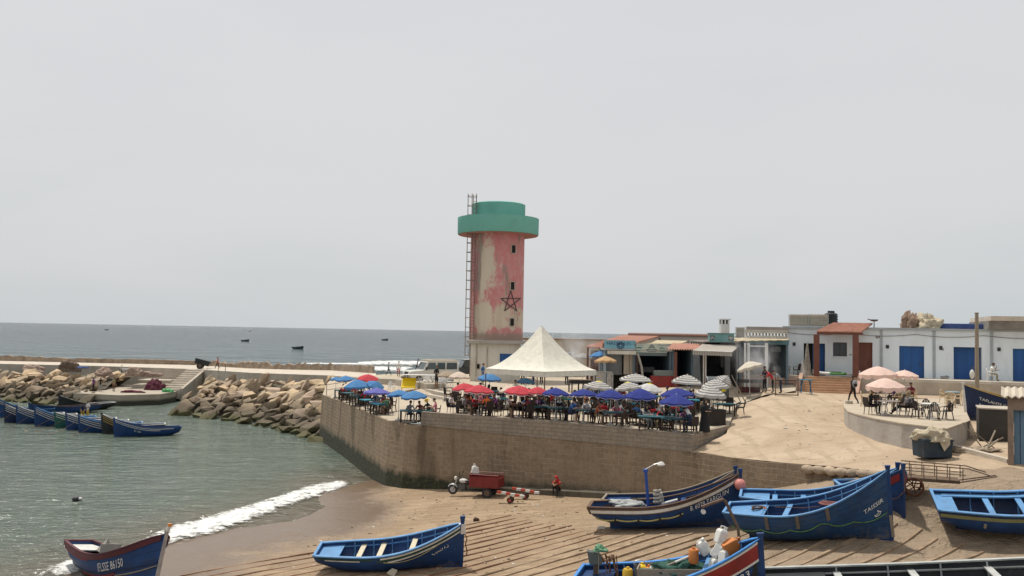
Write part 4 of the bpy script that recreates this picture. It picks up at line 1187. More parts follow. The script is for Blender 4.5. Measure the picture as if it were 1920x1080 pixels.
def person_mesh(name, J):
    """J: joints of one pose, facing -Y.  One continuous skinned surface, then the head."""
    V = []; E = []; RD = []; seg = []

    def add(p, r, par=None, bone=None):
        V.append(Vector(p)); RD.append(r)
        i = len(V) - 1
        if par is not None: E.append((par, i)); seg.append((V[par], V[i], bone))
        return i
    pel = add(J['pelvis'], .125)
    sp_ = add(J['spine'], .115, pel, 'torso'); ch = add(J['chest'], .13, sp_, 'torso'); nk = add(J['neck'], .058, ch, 'torso'); hb = add(J['head'], .05, nk, 'neck')
    for k, sx in (('L', 1), ('R', -1)):
        g = lambda q: J[q + k] if q + k in J else Vector((J[q][0] * sx, J[q][1], J[q][2]))
        h = add(g('hip'), .09, pel, 'thigh'); kn = add(g('knee'), .06, h, 'thigh'); an = add(g('ankle'), .043, kn, 'shin')
        to = add(g('toe'), .038, an, 'foot')
        s_ = add(g('sho'), .066, ch, 'uarm'); el = add(g('elb'), .044, s_, 'uarm'); wr = add(g('wri'), .03, el, 'farm'); ha = add(g('hand'), .034, wr, 'hand')
        d = (V[ha] - V[wr]).normalized(); side = d.cross(Vector((0, 0, 1)) if abs(d.z) < .8 else Vector((0, 1, 0))).normalized(); dn = d.cross(side).normalized()
        if dn.z > 0: dn = -dn
        for q, ln in ((-.033, .062), (-.011, .075), (.011, .07), (.033, .055)):
            a = add(V[ha] + side * q + d * .035, .0095, ha, 'hand'); b = add(V[a] + d * ln * .55 + dn * .012, .0085, a, 'hand'); add(V[b] + d * ln * .35 + dn * .03, .007, b, 'hand')
        sgn = -1 if side.x * sx > 0 else 1
        a = add(V[ha] + side * (.04 * sgn) - d * .012, .010, ha, 'hand'); add(V[a] + side * (.018 * sgn) + d * .04 + dn * .012, .008, a, 'hand')
    me = bpy.data.meshes.new('tmp'); me.from_pydata(V, E, [])
    o = bpy.data.objects.new('tmp', me); COL.objects.link(o)
    sm = o.modifiers.new('s', 'SKIN'); sm.use_smooth_shade = True; sm.branch_smoothing = .6
    for i, r in enumerate(RD): me.skin_vertices[0].data[i].radius = (r, r * (.8 if i in (pel, sp_, ch) else 1))
    me.skin_vertices[0].data[0].use_root = True
    ss = o.modifiers.new('u', 'SUBSURF'); ss.levels = 1; ss.render_levels = 1
    bpy.context.view_layer.update()
    ev = o.evaluated_get(bpy.context.evaluated_depsgraph_get()); m2 = ev.to_mesh()
    mb = MB(); vv = [v.co.copy() for v in m2.vertices]; ff = [tuple(p.vertices) for p in m2.polygons]
    mi = []
    for f in ff:
        c = sum((vv[i] for i in f), Vector()) / len(f); best = None
        for a, b, bone in seg:
            ab = b - a; t = max(0, min(1, (c - a).dot(ab) / max(1e-9, ab.length_squared))); dd = (c - a - ab * t).length - (.05 if bone == 'torso' else 0)
            if best is None or dd < best[0]: best = (dd, bone)
        mi.append(BONES[best[1]])
    mb.v = [tuple(v) for v in vv]; mb.f = ff; mb.m = mi
    ev.to_mesh_clear(); bpy.data.objects.remove(o)
    # head with face
    up = (J['head'] - J['neck']).normalized(); fw = (Vector((0, -1, 0)) - up * Vector((0, -1, 0)).dot(up) * .6 + Vector((0, 0, J.get('nod', 0)))).normalized(); rt = fw.cross(up).normalized(); fw = up.cross(rt).normalized()
    c = J['head'] + up * .105
    q = lambda a, b, e: c + rt * a + fw * b + up * e
    rings = []
    for j in range(11):
        th = PI * max(.02, min(.98, j / 10)); ring = []
        for k in range(14):
            a = 2 * PI * k / 14; x, y, z = .076 * math.sin(th) * math.cos(a), .096 * math.sin(th) * math.sin(a), -.118 * math.cos(th)
            if z < -.03: x *= 1 - (-.03 - z) * 2.6; y = y * (1 - (-.03 - z) * 1.4) + .012
            if y > .07 and abs(x) < .02 and -.045 < z < .02: y += .022         # nose
            if y > .06 and z > .0 and z < .03: y -= .006                       # eye line
            ring.append(q(x, y, z))
        rings.append(ring)
    mb.loft(rings, mi=0)
    for sx in (-1, 1):
        mb.ball(q(sx * .03, .083, .012), .011, 6, 4, mi=6); mb.ball(q(sx * .078, -.008, -.005), (.012, .022, .032), 6, 4, mi=0)
    mb.ball(q(0, .083, -.062), (.022, .009, .007), 6, 4, mi=7)
    ob = mb.build(name, [SK['tan'], CL['white'], SK['tan'], CL['navy'], CL['navy'], CL['black'], CL['black'], CL['pink']], smooth='all')
    me = ob.data; bpy.data.objects.remove(ob)
    # hair shell
    mb = MB(); rings = []
    for j in range(7):
        th = PI * (1 - .56 * j / 6); ring = []
        for k in range(14):
            a = 2 * PI * k / 14; zz = -.13 * math.cos(th if j else PI); s_ = math.sin(th) if j else .02
            y = .105 * s_ * math.sin(a) - .01
            ring.append(q(.085 * s_ * math.cos(a), min(y, .088) if zz > .045 else min(y, .03 - (0.045 - zz) * .5), zz + (.0 if y < .02 else .012)))
        rings.append(ring)
    mb.loft(rings[::-1]); hb_ = mb.build('hair', HAIR, smooth='all'); hm = hb_.data; bpy.data.objects.remove(hb_)
    # hood / scarf
    mb = MB(); rings = []
    for (rx, ry, dz, dy) in ((.02, .02, .135, -.01), (.07, .085, .115, -.01), (.094, .112, .05, -.012), (.095, .108, -.02, -.02), (.088, .095, -.09, -.02), (.10, .10, -.16, -.01), (.15, .13, -.22, .0)):
        ring = []
        for k in range(14):
            a = 2 * PI * k / 14; y = ry * math.sin(a) + dy
            if -.1 < dz < .08 and y > .055: y = .055
            ring.append(q(rx * math.cos(a), y, dz))
        rings.append(ring)
    mb.loft(rings); hb_ = mb.build('headscarf', CL['black'], smooth='all'); sm_ = hb_.data; bpy.data.objects.remove(hb_)
    mb = MB(); mb.lathe([(.19, .05), (.13, .062), (.105, .075), (.095, .135), (.03, .16), (.001, .162)], 14)
    mb.v = [tuple(q(x, y, z)) for x, y, z in mb.v]; hb_ = mb.build('hat', CL['yellow'], smooth=True); cm_ = hb_.data; bpy.data.objects.remove(hb_)
    return me, hm, sm_, cm_


def pose(**k):
    return {a: (Vector(b) if isinstance(b, tuple) else b) for a, b in k.items()}


def sit(lean=.0, arms='table', dz=0.0, legs='down'):
    s, c = math.sin(lean), math.cos(lean)
    T = lambda x, u: (x, .0 - s * u, .52 + dz + c * u)
    J = dict(pelvis=(0, 0, .52 + dz), spine=T(0, .2), chest=T(0, .4), neck=T(0, .53), head=(0, -s * .6 - .02, .52 + dz + c * .59), hip=(.1, -.03, .5 + dz), sho=T(.18, .45))
    if legs == 'down': J.update(knee=(.12, -.44, .5 + dz), ankle=(.12, -.42, .09), toe=(.12, -.56, .04))
    elif legs == 'out': J.update(kneeL=(.1, -.46, .5), ankleL=(.06, -.86, .2), toeL=(.06, -.93, .3), kneeR=(-.1, -.46, .5), ankleR=(-.08, -.84, .09), toeR=(-.08, -.95, .16))
    elif legs == 'crouch': J.update(knee=(.14, -.36, .62), ankle=(.12, -.34, .09), toe=(.12, -.48, .04))
    y0 = -s * .45
    if arms == 'table': J.update(elb=(.24, y0 - .14, .76 + dz), wri=(.13, y0 - .36, .80 + dz), hand=(.1, y0 - .43, .80 + dz))
    elif arms == 'lap': J.update(elb=(.24, y0 + .02, .72 + dz), wri=(.12, y0 - .2, .62 + dz), hand=(.08, y0 - .26, .61 + dz))
    elif arms == 'eat': J.update(elbL=(.25, y0 - .14, .76 + dz), wriL=(.12, y0 - .30, .93 + dz), handL=(.08, y0 - .3, 1.0 + dz), elbR=(-.24, y0 - .14, .76 + dz), wriR=(-.13, y0 - .36, .80 + dz), handR=(-.1, y0 - .43, .80 + dz))
    elif arms == 'knees': J.update(elb=(.24, -.2, .72), wri=(.12, -.4, .66), hand=(.06, -.44, .62), nod=-.6)
    return pose(**J)


STANDJ = dict(pelvis=(0, 0, .93), spine=(0, 0, 1.14), chest=(0, .01, 1.34), neck=(0, 0, 1.47), head=(0, -.015, 1.53), hip=(.09, 0, .9), knee=(.1, -.02, .5), ankle=(.1, .03, .09), toe=(.11, -.12, .04),
              sho=(.18, .01, 1.40), elb=(.24, .03, 1.13), wri=(.25, -.06, .9), hand=(.25, -.08, .82))
POSES = {
    'stand': person_mesh('person', pose(**STANDJ)),
    'work': person_mesh('person', pose(**{**STANDJ, 'elb': (.25, .02, 1.13), 'wri': (.14, -.24, 1.12), 'hand': (.1, -.31, 1.14), 'nod': -.4})),
    'bend': person_mesh('person', pose(**{**STANDJ, 'spine': (0, -.1, 1.11), 'chest': (0, -.24, 1.25), 'neck': (0, -.34, 1.34), 'head': (0, -.4, 1.38), 'sho': (.18, -.26, 1.30), 'elb': (.23, -.34, 1.05), 'wri': (.15, -.52, .95), 'hand': (.13, -.59, .93), 'nod': -.6})),
    'walk': person_mesh('person', pose(**{**STANDJ, 'kneeL': (.1, -.22, .53), 'ankleL': (.1, -.33, .11), 'toeL': (.11, -.47, .08), 'kneeR': (-.1, .03, .48), 'ankleR': (-.1, .33, .15), 'toeR': (-.1, .22, .05),
                                          'elbL': (.25, .14, 1.15), 'wriL': (.26, .1, .92), 'handL': (.26, .05, .85), 'elbR': (-.25, -.05, 1.14), 'wriR': (-.24, -.24, 1.02), 'handR': (-.23, -.31, 1.0)})),
    'sit': person_mesh('person', sit(.12)), 'lean': person_mesh('person', sit(.38)), 'back': person_mesh('person', sit(-.15, 'lap')), 'eat': person_mesh('person', sit(.2, 'eat')),
    'lounge': person_mesh('person', sit(-.28, 'lap', -.03, 'out')), 'crouch': person_mesh('person', sit(.35, 'knees', -.2, 'crouch')),
}


def person(label, ps, loc, rz, skin='tan', top='white', bot='navy', sleeve=None, shin=None, hair='hair', hairm=None, scale=1.0, group=None, shoe=None):
    me, hm, sm_, cm_ = POSES[ps]
    o = bpy.data.objects.new('person', me); COL.objects.link(o)
    o.location = loc; o.rotation_euler = (0, 0, rz); o.scale = (scale,) * 3
    ml = [SK[skin], CL[top], CL[sleeve] if sleeve else SK[skin], CL[bot], SK[skin] if shin == 'bare' else CL[shin or bot], CL[shoe] if shoe else (SK[skin] if shin == 'bare' else CL['black']), CL['black'], CL['pink']]
    for s_, m_ in zip(o.material_slots, ml): s_.link = 'OBJECT'; s_.material = m_
    tag(o, label, 'person', group)
    for kind in hair.split('+'):
        if kind == 'none': continue
        c = bpy.data.objects.new({'hair': 'hair', 'scarf': 'headscarf', 'hat': 'hat'}[kind], {'hair': hm, 'scarf': sm_, 'hat': cm_}[kind]); COL.objects.link(c); c.parent = o
        if hairm:
            c.material_slots[0].link = 'OBJECT'; c.material_slots[0].material = hairm
    return o


def face(p, q):                            # rz so that -Y points from p to q
    return math.atan2(q[0] - p[0], -(q[1] - p[1]))


# ------------------------------------------------------------------ cafe furniture
WICK = mat('dark_wicker', (0.035, 0.026, 0.022), .75, .3, 8, .6, 40); DWOOD = mat('dark_wood', (0.05, 0.03, 0.024), .7, .3, 5, .3, 12)
TEAL = mat('teal_tabletop', (0.018, 0.095, 0.115), .5, .2, 4, dirt=(.05, .10, .11), dirt_amt=.4, dirt_scale=3); CYAN = mat('cyan_tabletop', (0.022, 0.21, 0.29), .45, .15, 4)
PLWHITE = mat('white_plastic', (.70, .69, .66), .45, .08, 5, dirt=(.5, .47, .42), dirt_amt=.4); PLBEIGE = mat('beige_plastic', (.52, .40, .25), .5, .1, 5); PLBROWN = mat('brown_plastic', (.035, .024, .022), .4, .15, 5)


def chair_proto(style, m):
    t = thing('cafe_chair', 'chair', 'chair')
    if style == 'wicker':
        mb = MB(); mb.box((0, 0, .42), (.48, .46, .06)); mb.build('seat', m, t, bev=.012)
        mb = MB(); mb.loft([[(-.24, .2, .44), (.24, .2, .44), (.24, .25, .44), (-.24, .25, .44)], [(-.24, .25, .7), (.24, .25, .7), (.24, .3, .7), (-.24, .3, .7)], [(-.21, .28, .9), (.21, .28, .9), (.21, .32, .9), (-.21, .32, .9)]]); mb.build('backrest', m, t)
        for sx in (-1, 1):
            mb = MB(); mb.bar((sx * .25, -.2, .64), (sx * .25, .26, .66), .05, .03); mb.bar((sx * .25, -.2, .42), (sx * .25, -.2, .64), .04, .04); mb.build('armrest', m, t)
        for sx in (-1, 1):
            for sy in (-1, 1): mb = MB(); mb.tube([(sx * .2, sy * .19, .4), (sx * .225, sy * .23, 0)], [.022, .018], 5); mb.build('leg', m, t)
    else:
        mb = MB(); mb.box((0, 0, .43), (.44, .42, .035)); mb.build('seat', m, t, bev=.01)
        mb = MB(); pts = [(.2 * math.cos(a) * 1.1, .2 + .06 * math.sin(a), .46 + .42 * math.sin(a)) for a in [PI * i / 10 for i in range(11)]]
        mb.tube(pts, .022, 5)
        for x in (-.12, -.04, .04, .12): mb.bar((x * .9, .2, .44), (x, .255, .46 + .42 * math.sqrt(max(.05, 1 - (x / .22) ** 2))), .058, .014)
        mb.build('backrest', m, t)
        for sx in (-1, 1): mb = MB(); mb.tube([(sx * .2, .23, .66), (sx * .25, .05, .66), (sx * .25, -.16, .62), (sx * .22, -.19, .44)], .02, 5); mb.build('armrest', m, t)
        for sx in (-1, 1):
            for sy in (-1, 1): mb = MB(); mb.tube([(sx * .19, sy * .18, .42), (sx * .24, sy * .25, 0)], [.026, .02], 5); mb.build('leg', m, t)
    proto_done(t); return t


CH = {'wicker': chair_proto('wicker', WICK), 'wood': chair_proto('mono', DWOOD), 'white': chair_proto('mono', PLWHITE), 'beige': chair_proto('mono', PLBEIGE), 'brown': chair_proto('mono', PLBROWN)}
CHN = {'wicker': 'dark wicker armchair', 'wood': 'dark wooden chair', 'white': 'white plastic chair', 'beige': 'beige plastic chair', 'brown': 'brown plastic chair'}


def table_proto(L, W, topm, legm, xleg=False, H=.75):
    t = thing('cafe_table', 'table', 'table')
    mb = MB(); mb.box((0, 0, H - .02), (L, W, .04)); mb.box((0, 0, H - .05), (L - .06, W - .06, .06)); mb.build('tabletop', topm, t, bev=.006)
    if xleg:
        for s_ in (-1, 1):
            mb = MB(); mb.bar((s_ * L * .32, -W * .42, 0), (s_ * L * .32, W * .42, H - .05), .05, .07); mb.build('leg', legm, t)
            mb = MB(); mb.bar((s_ * L * .32 + .06, W * .42, 0), (s_ * L * .32 + .06, -W * .42, H - .05), .05, .07); mb.build('leg', legm, t)
    else:
        for sx in (-1, 1):
            for sy in (-1, 1): mb = MB(); mb.box((sx * (L / 2 - .07), sy * (W / 2 - .07), (H - .05) / 2), (.07, .07, H - .05)); mb.build('leg', legm, t)
        mb = MB(); mb.box((0, 0, .14), (L - .12, .05, .05)); mb.build('stretcher', legm, t)
    proto_done(t); return t


TB = {'teal': table_proto(1.2, .8, TEAL, DWOOD), 'long': table_proto(1.9, .8, TEAL, DWOOD), 'cyan': table_proto(1.1, .75, CYAN, DWOOD), 'brown': table_proto(1.2, .8, DWOOD, DWOOD), 'x': table_proto(1.2, .8, TEAL, DWOOD, True)}


# ------------------------------------------------------------------ parasols
def m_cloth(name, rgb, kind=None, c2=None, c3=None):
    m, nt, b, out = new_mat(name)
    p = nt.nodes.new('ShaderNodeTexCoord').outputs['Object']
    n = noise_(nt, p, 2.5, 5, .65)
    c = mixc(nt, rng_(nt, n, .35, .7, 0, .5), rgb, tuple(q * .72 for q in rgb))
    if kind:
        uv = nt.nodes.new('ShaderNodeUVMap').outputs[0]; u, v, _ = xyz_(nt, uv)
        if kind == 'stripe':
            f = math_(nt, 'GREATER_THAN', math_(nt, 'FRACT', math_(nt, 'MULTIPLY', v, 5.0)), .56)
            c = mixc(nt, f, c, c2)
            if c3: c = mixc(nt, math_(nt, 'LESS_THAN', v, .22), c, c3)
        if kind == 'cap':
            c = mixc(nt, math_(nt, 'LESS_THAN', v, .22), c, c3)
        if kind == 'panel':
            f = math_(nt, 'LESS_THAN', math_(nt, 'ABSOLUTE', math_(nt, 'SUBTRACT', u, .52)), .10)
            c = mixc(nt, f, c, c2)
        if kind == 'trim' or c2 and kind not in ('stripe', 'panel'):
            c = mixc(nt, math_(nt, 'GREATER_THAN', v, 1.13), c, c2 or (.7, .7, .7))
    nt.links.new(c, b.inputs['Base Color']); b.inputs['Roughness'].default_value = .9; b.inputs['Specular IOR Level'].default_value = .2
    bump_(nt, b, noise_(nt, p, 1.6, 3, .5), .6, .08)
    tr = nt.nodes.new('ShaderNodeBsdfTranslucent'); nt.links.new(c, tr.inputs[0])
    mx = nd(nt, 'MixShader', {0: .22, 1: b.outputs[0], 2: tr.outputs[0]}); nt.links.new(mx.outputs[0], out.inputs[0])
    return m


GR = (.20, .19, .19); WH = (.60, .58, .54); YE = (.75, .62, .05)
UM = {
    'blue': m_cloth('canopy_blue', (.095, .25, .50), 'trim', (.03, .07, .22)), 'bluewhite': m_cloth('canopy_blue_cream', (.095, .25, .50), 'panel', (.70, .58, .44)),
    'violet': m_cloth('canopy_violet', (.17, .17, .48)), 'red': m_cloth('canopy_red', (.58, .075, .095), 'trim', (.70, .55, .55)), 'purple': m_cloth('canopy_purple', (.042, .058, .26), 'trim', (.33, .34, .55)),
    'cream': m_cloth('canopy_cream', (.70, .58, .48)), 'tan': m_cloth('canopy_tan', (.40, .32, .24)), 'pink': m_cloth('canopy_pink', (.80, .59, .51)), 'ochre': m_cloth('canopy_ochre', (.58, .38, .21)),
    'stripe': m_cloth('canopy_striped', WH, 'stripe', GR), 'stripey': m_cloth('canopy_striped_yellow', WH, 'stripe', GR, YE), 'whitey': m_cloth('canopy_white_yellow', (.66, .65, .63), 'cap', None, YE), 'white': m_cloth('canopy_white', (.68, .62, .52)), 'greyish': m_cloth('canopy_grey', (.42, .40, .38)),
}
POLE = mat('umbrella_pole', (.55, .55, .53), .4, .1, 5, metal=.2)


def canopy_mb(Rr, n, h, val, sag=.035, a0=0.0):
    mb = MB(); uv = []; sub = 4; rings = 7; tot = n * sub
    for j in range(rings + 2):
        v = j / rings if j <= rings else 1.0
        for k in range(tot + 1):
            f = (k % sub) / sub; w_ = 4 * f * (1 - f)
            a = a0 + 2 * PI * k / tot; chord = math.cos(PI / n) / math.cos((f - .5) * 2 * PI / n)
            r = max(.004, Rr * v * chord); z = h * (1 - v ** 1.45) - sag * v * w_
            vv = v
            if j == rings + 1: z -= val * (.72 + .45 * w_); r *= 1.015; vv = 1.2
            mb.v.append((r * math.cos(a), r * math.sin(a), z)); uv.append((k / tot, vv))
    for j in range(rings + 1):
        for k in range(tot):
            a = j * (tot + 1) + k; b_ = a + 1; mb.f.append((a, b_, b_ + tot + 1, a + tot + 1)[::-1]); mb.m.append(0)
    mb.uv = uv; return mb


def solve_depth(px, py, hf, above, lo=38, hi=125):
    for _ in range(40):
        d = (lo + hi) / 2; p = D(px, py, d)
        if p.z - hf(p.x, p.y) > above: lo = d
        else: hi = d
    return d


TR_ = random.Random(31)


def parasol(label, px, py, wpx, kind, hf=None, above=1.5, n=8, hk=.40, tilt=(0, 0), group=None, d=None, vk=.13):
    hf = hf or tz
    if d is None:
        d = solve_depth(px, py, hf, above)
        while hf is tz and D(px, py, d).y < edge_y(D(px, py, d).x) + .95: d += .15
    if tilt == (0, 0): tilt = (TR_.uniform(-.07, .07), TR_.uniform(-.07, .07))
    hk *= TR_.uniform(.88, 1.12)
    rim = D(px, py, d); Rr = wpx * d / F_PX / 2; gz = hf(rim.x, rim.y)
    t = thing('parasol', label, 'parasol', (rim.x, rim.y, gz), random.uniform(0, 1), group)
    val = vk * Rr; h = hk * Rr; zr = rim.z + val - gz
    ca = canopy_mb(Rr, n, h, val).build('canopy', UM[kind], t, smooth=True)
    ca.location = (0, 0, zr); ca.rotation_euler = (tilt[0], tilt[1], -t.rotation_euler.z)
    if tilt != (0, 0): t.rotation_euler.z = 0
    mb = MB(); mb.tube([(0, 0, 0), (0, 0, zr + h * .9)], .022, 6); mb.build('pole', POLE, t)
    mb = MB(); mb.ball((0, 0, h + .03), .035, 6, 5); f_ = mb.build('finial', POLE, ca)
    mb = MB()
    for k in range(n):
        a = 2 * PI * k / n; mb.tube([(0, 0, h * .55 - .1), (Rr * .5 * math.cos(a), Rr * .5 * math.sin(a), h * .55)], .008, 3)
    mb.build('stays', POLE, ca)
    mb = MB(); mb.lathe([(.001, .0), (.22, 0), (.22, .06), (.06, .1), (.03, .25), (.001, .25)], 10); mb.build('base', CONC_GREY, t)
    return t, rim, gz


EDGE = sorted([(x, y) for x, y, z in W_] + [(x, y) for x, y, zt, zb in B_] + [(c1.x, c1.y)])


def edge_y(x):
    for (xa, ya), (xb, yb) in zip(EDGE, EDGE[1:]):
        if xa <= x <= xb: return ya + (yb - ya) * (x - xa) / max(1e-6, xb - xa)
    return -99




def seat_people(c, hf, chairs, ck, what, people, group):
    """chairs: list of (angle deg, radius); people: list of (seat index, pose, description, kwargs)"""
    out = []
    for (a, r) in chairs:
        x, y = c[0] + r * math.cos(R(a)), c[1] + r * math.sin(R(a)); z = hf(x, y); rz = face((x, y), c)
        if y < edge_y(x) + .42: out.append(None); continue
        kind = ck if isinstance(ck, str) else random.choice(ck)
        place(CH[kind], (x, y, z), rz + random.uniform(-.2, .2), '%s at the table %s' % (CHN[kind], what), 'chairs at the table ' + what)
        out.append((x, y, z, rz))
    for (i, ps, desc, kw) in people:
        if not out[i]: continue
        x, y, z, rz = out[i]
        person('person %s %s' % (desc, what), ps, (x, y, z - .02), rz, **kw)


RNG = random.Random(77)
TOPS = ['white', 'grey', 'navy', 'red', 'blue', 'black', 'maroon', 'pink', 'green', 'brown', 'purple', 'rust']


def rand_people(n_seats, k):
    ids = RNG.sample(range(n_seats), min(k, n_seats)); tops = RNG.sample(TOPS, len(ids)); out = []
    for i, tp in zip(ids, tops):
        bt = RNG.choice(['navy', 'black', 'khaki', 'grey', 'brown'])
        hair = RNG.choice(['hair', 'hair', 'hair', 'scarf']); kw = dict(skin=RNG.choice(['tan', 'brown', 'fair']), top=tp, bot=bt, hair=hair, shin=RNG.choice([None, 'bare']))
        d = 'in %s top and %s trousers' % (tp, bt)
        if hair == 'scarf':
            hc = RNG.choice(['black', 'grey', 'maroon', 'white']); kw['hairm'] = CL[hc]; kw['sleeve'] = tp; kw['shin'] = None; d = 'in %s top with %s headscarf' % (tp, hc)
        if kw['shin'] == 'bare': d = d.replace('trousers', 'shorts')
        out.append((i, RNG.choice(['sit', 'lean', 'back', 'eat', 'sit']), d, kw))
    return out


QUAD = [(20, .95), (160, .95), (255, .85), (80, .85)]
SIX = [(25, 1.0), (155, 1.0), (240, .85), (300, .85), (65, .85), (115, .85)]

LONG = [(0, 1.3), (180, 1.3), (235, .95), (305, .95), (55, .95), (125, .95)]

# label, px, rim py, width px, colour, table kind, table rotation, chairs kind, seats, people
PAR = [
    # lower left terrace
    ('pale blue parasol at the far left end of the terrace, half hidden', 630, 713, 24, 'blue', None, 0, 0, 0, 0, {}),
    ('blue parasol second from the far left end of the terrace', 648, 714, 38, 'blue', 'teal', .5, 'wood', QUAD, 2, {}),
    ('tilted red parasol standing alone among the blue ones', 690, 712, 40, 'red', None, 0, 0, 0, 0, dict(tilt=(.12, .1))),
    ('blue parasol with one cream panel', 669, 727, 56, 'bluewhite', 'teal', .5, 'wood', QUAD, 3, {}),
    ('small steeply tilted blue parasol behind the violet one', 704, 724, 34, 'blue', None, 0, 0, 0, 0, dict(tilt=(.1, .4))),
    ('faded violet parasol on the lower left terrace', 707, 739, 52, 'violet', 'cyan', .5, 'wood', QUAD, 3, dict(hk=.32)),
    ('blue parasol just left of the foremost blue one', 748, 743, 46, 'blue', None, 0, 0, 0, 0, dict(tilt=(.0, -.12))),
    ('foremost blue parasol at the corner of the lower terrace', 776, 746, 50, 'blue', 'long', .05, 'wood', [(190, 1.2), (120, .9), (75, .9), (45, 1.0), (5, 1.25)], 0, dict(hk=.46)),
    # middle: red and behind
    ('tan parasol beside the white off-road car', 837, 705, 36, 'tan', None, 0, 0, 0, 0, dict(above=1.7)),
    ('cream parasol in front of the tower base', 861, 709, 42, 'cream', 'teal', .3, 'wicker', QUAD[:3], 1, {}),
    ('red parasol at the left end of the red ones, folded unevenly', 870, 730, 46, 'red', 'brown', .2, 'wicker', QUAD, 3, dict(tilt=(.05, -.12))),
    ('big red parasol nearest the terrace edge, second of the reds from the left', 898, 737, 57, 'red', 'brown', .1, 'wicker', SIX, 5, {}),
    ('blue parasol under the left corner of the white tent', 918, 712, 45, 'blue', 'cyan', .2, 'wicker', QUAD, 2, {}),
    ('cream parasol half hidden behind the red ones', 955, 733, 42, 'cream', None, 0, 0, 0, 0, dict(tilt=(.05, -.2))),
    ('red parasol third of the reds from the left, with scalloped pale hem', 974, 738, 60, 'red', 'brown', .1, 'wicker', SIX, 4, {}),
    ('rightmost red parasol, next to the first purple one', 1008, 737, 42, 'red', 'teal', .3, 'wicker', QUAD, 2, {}),
    ('small blue parasol peeping over the red ones below the tent', 986, 718, 34, 'blue', None, 0, 0, 0, 0, {}),
    # purple row
    ('purple parasol, first from the left in the purple row', 1042, 741, 54, 'purple', 'teal', .05, 'wicker', QUAD, 3, {}),
    ('purple parasol, second from the left in the purple row', 1094, 743, 53, 'purple', 'x', .05, 'wicker', QUAD, 3, {}),
    ('purple parasol, third from the left in the purple row', 1145, 746, 56, 'purple', 'teal', .0, 'wood', SIX, 4, {}),
    ('purple parasol, fourth from the left in the purple row', 1201, 746, 60, 'purple', 'long', .0, 'wicker', SIX, 4, {}),
    ('purple parasol behind the foremost purple one', 1270, 743, 62, 'purple', 'cyan', .1, 'wicker', SIX[2:], 2, {}),
    ('foremost purple parasol at the right corner of the terrace', 1268, 758, 65, 'purple', 'long', .0, 'wicker', SIX, 4, {}),
    # striped
    ('striped parasol with yellow top, left one of the two', 1122, 729, 56, 'stripey', 'cyan', .1, 'wicker', QUAD, 1, dict(hk=.45, tilt=(.05, .08))),
    ('striped parasol with yellow top, right one of the two', 1178, 732, 54, 'stripey', 'cyan', .1, 'wicker', QUAD, 1, dict(hk=.5, tilt=(.05, -.15))),
    ('plain white parasol with a yellow top', 1217, 732, 48, 'whitey', None, 0, 0, 0, 0, dict(tilt=(0, .15))),
    ('wide square striped parasol in front of the shop with the red counter', 1192, 713, 82, 'stripe', 'cyan', .1, 'wicker', QUAD, 0, dict(n=4, hk=.30, vk=.02)),
    ('wide square striped parasol in front of the striped awning', 1288, 718, 78, 'stripe', 'cyan', .1, 'wicker', QUAD, 0, dict(n=4, hk=.36, vk=.02)),
    ('striped grey parasol left of the sling frame, behind another', 1341, 728, 54, 'stripe', None, 0, 0, 0, 0, dict(hk=.5)),
    ('striped grey parasol in front at the right end of the terrace', 1332, 744, 62, 'stripe', None, 0, 0, 0, 0, dict(hk=.5, tilt=(.02, .08))),
    # at the back, left of the shops
    ('pale grey parasol at the back beside the white tent', 1093, 672, 36, 'greyish', None, 0, 0, 0, 0, dict(d=72)),
    ('sky blue parasol at the back under the shop sign', 1124, 668, 38, 'blue', None, 0, 0, 0, 0, dict(d=69, vk=.05)),
    ('ochre parasol at the back beside the wire-fenced stall', 1135, 679, 43, 'ochre', None, 0, 0, 0, 0, dict(d=66)),
]
SHORTS = [('blue parasol second from the far', 'under the second blue parasol'), ('blue parasol with one cream', 'under the cream-panelled blue parasol'), ('faded violet', 'under the violet parasol'), ('foremost blue', 'under the foremost blue parasol'), ('cream parasol in front of the tower', 'under the tower-side cream parasol'), ('red parasol at the left end', 'under the leftmost red parasol'), ('big red', 'under the biggest red parasol'), ('blue parasol under the left corner', 'under the tent-side blue parasol'), ('red parasol third', 'under the third red parasol'), ('rightmost red', 'under the rightmost red parasol'), ('purple parasol, first', 'under the first purple parasol'), ('purple parasol, second', 'under the second purple parasol'), ('purple parasol, third', 'under the third purple parasol'), ('purple parasol, fourth', 'under the fourth purple parasol'), ('purple parasol behind', 'under the hindmost purple parasol'), ('foremost purple', 'under the foremost purple parasol'), ('striped parasol with yellow top, left', 'under the left yellow-topped parasol'), ('striped parasol with yellow top, right', 'under the right yellow-topped parasol'), ('wide square striped parasol in front of the shop', 'under the left square striped parasol'), ('wide square striped parasol in front of the striped', 'under the right square striped parasol')]
SHORT = {p_[0]: next((b for a, b in SHORTS if p_[0].startswith(a)), '') for p_ in PAR}
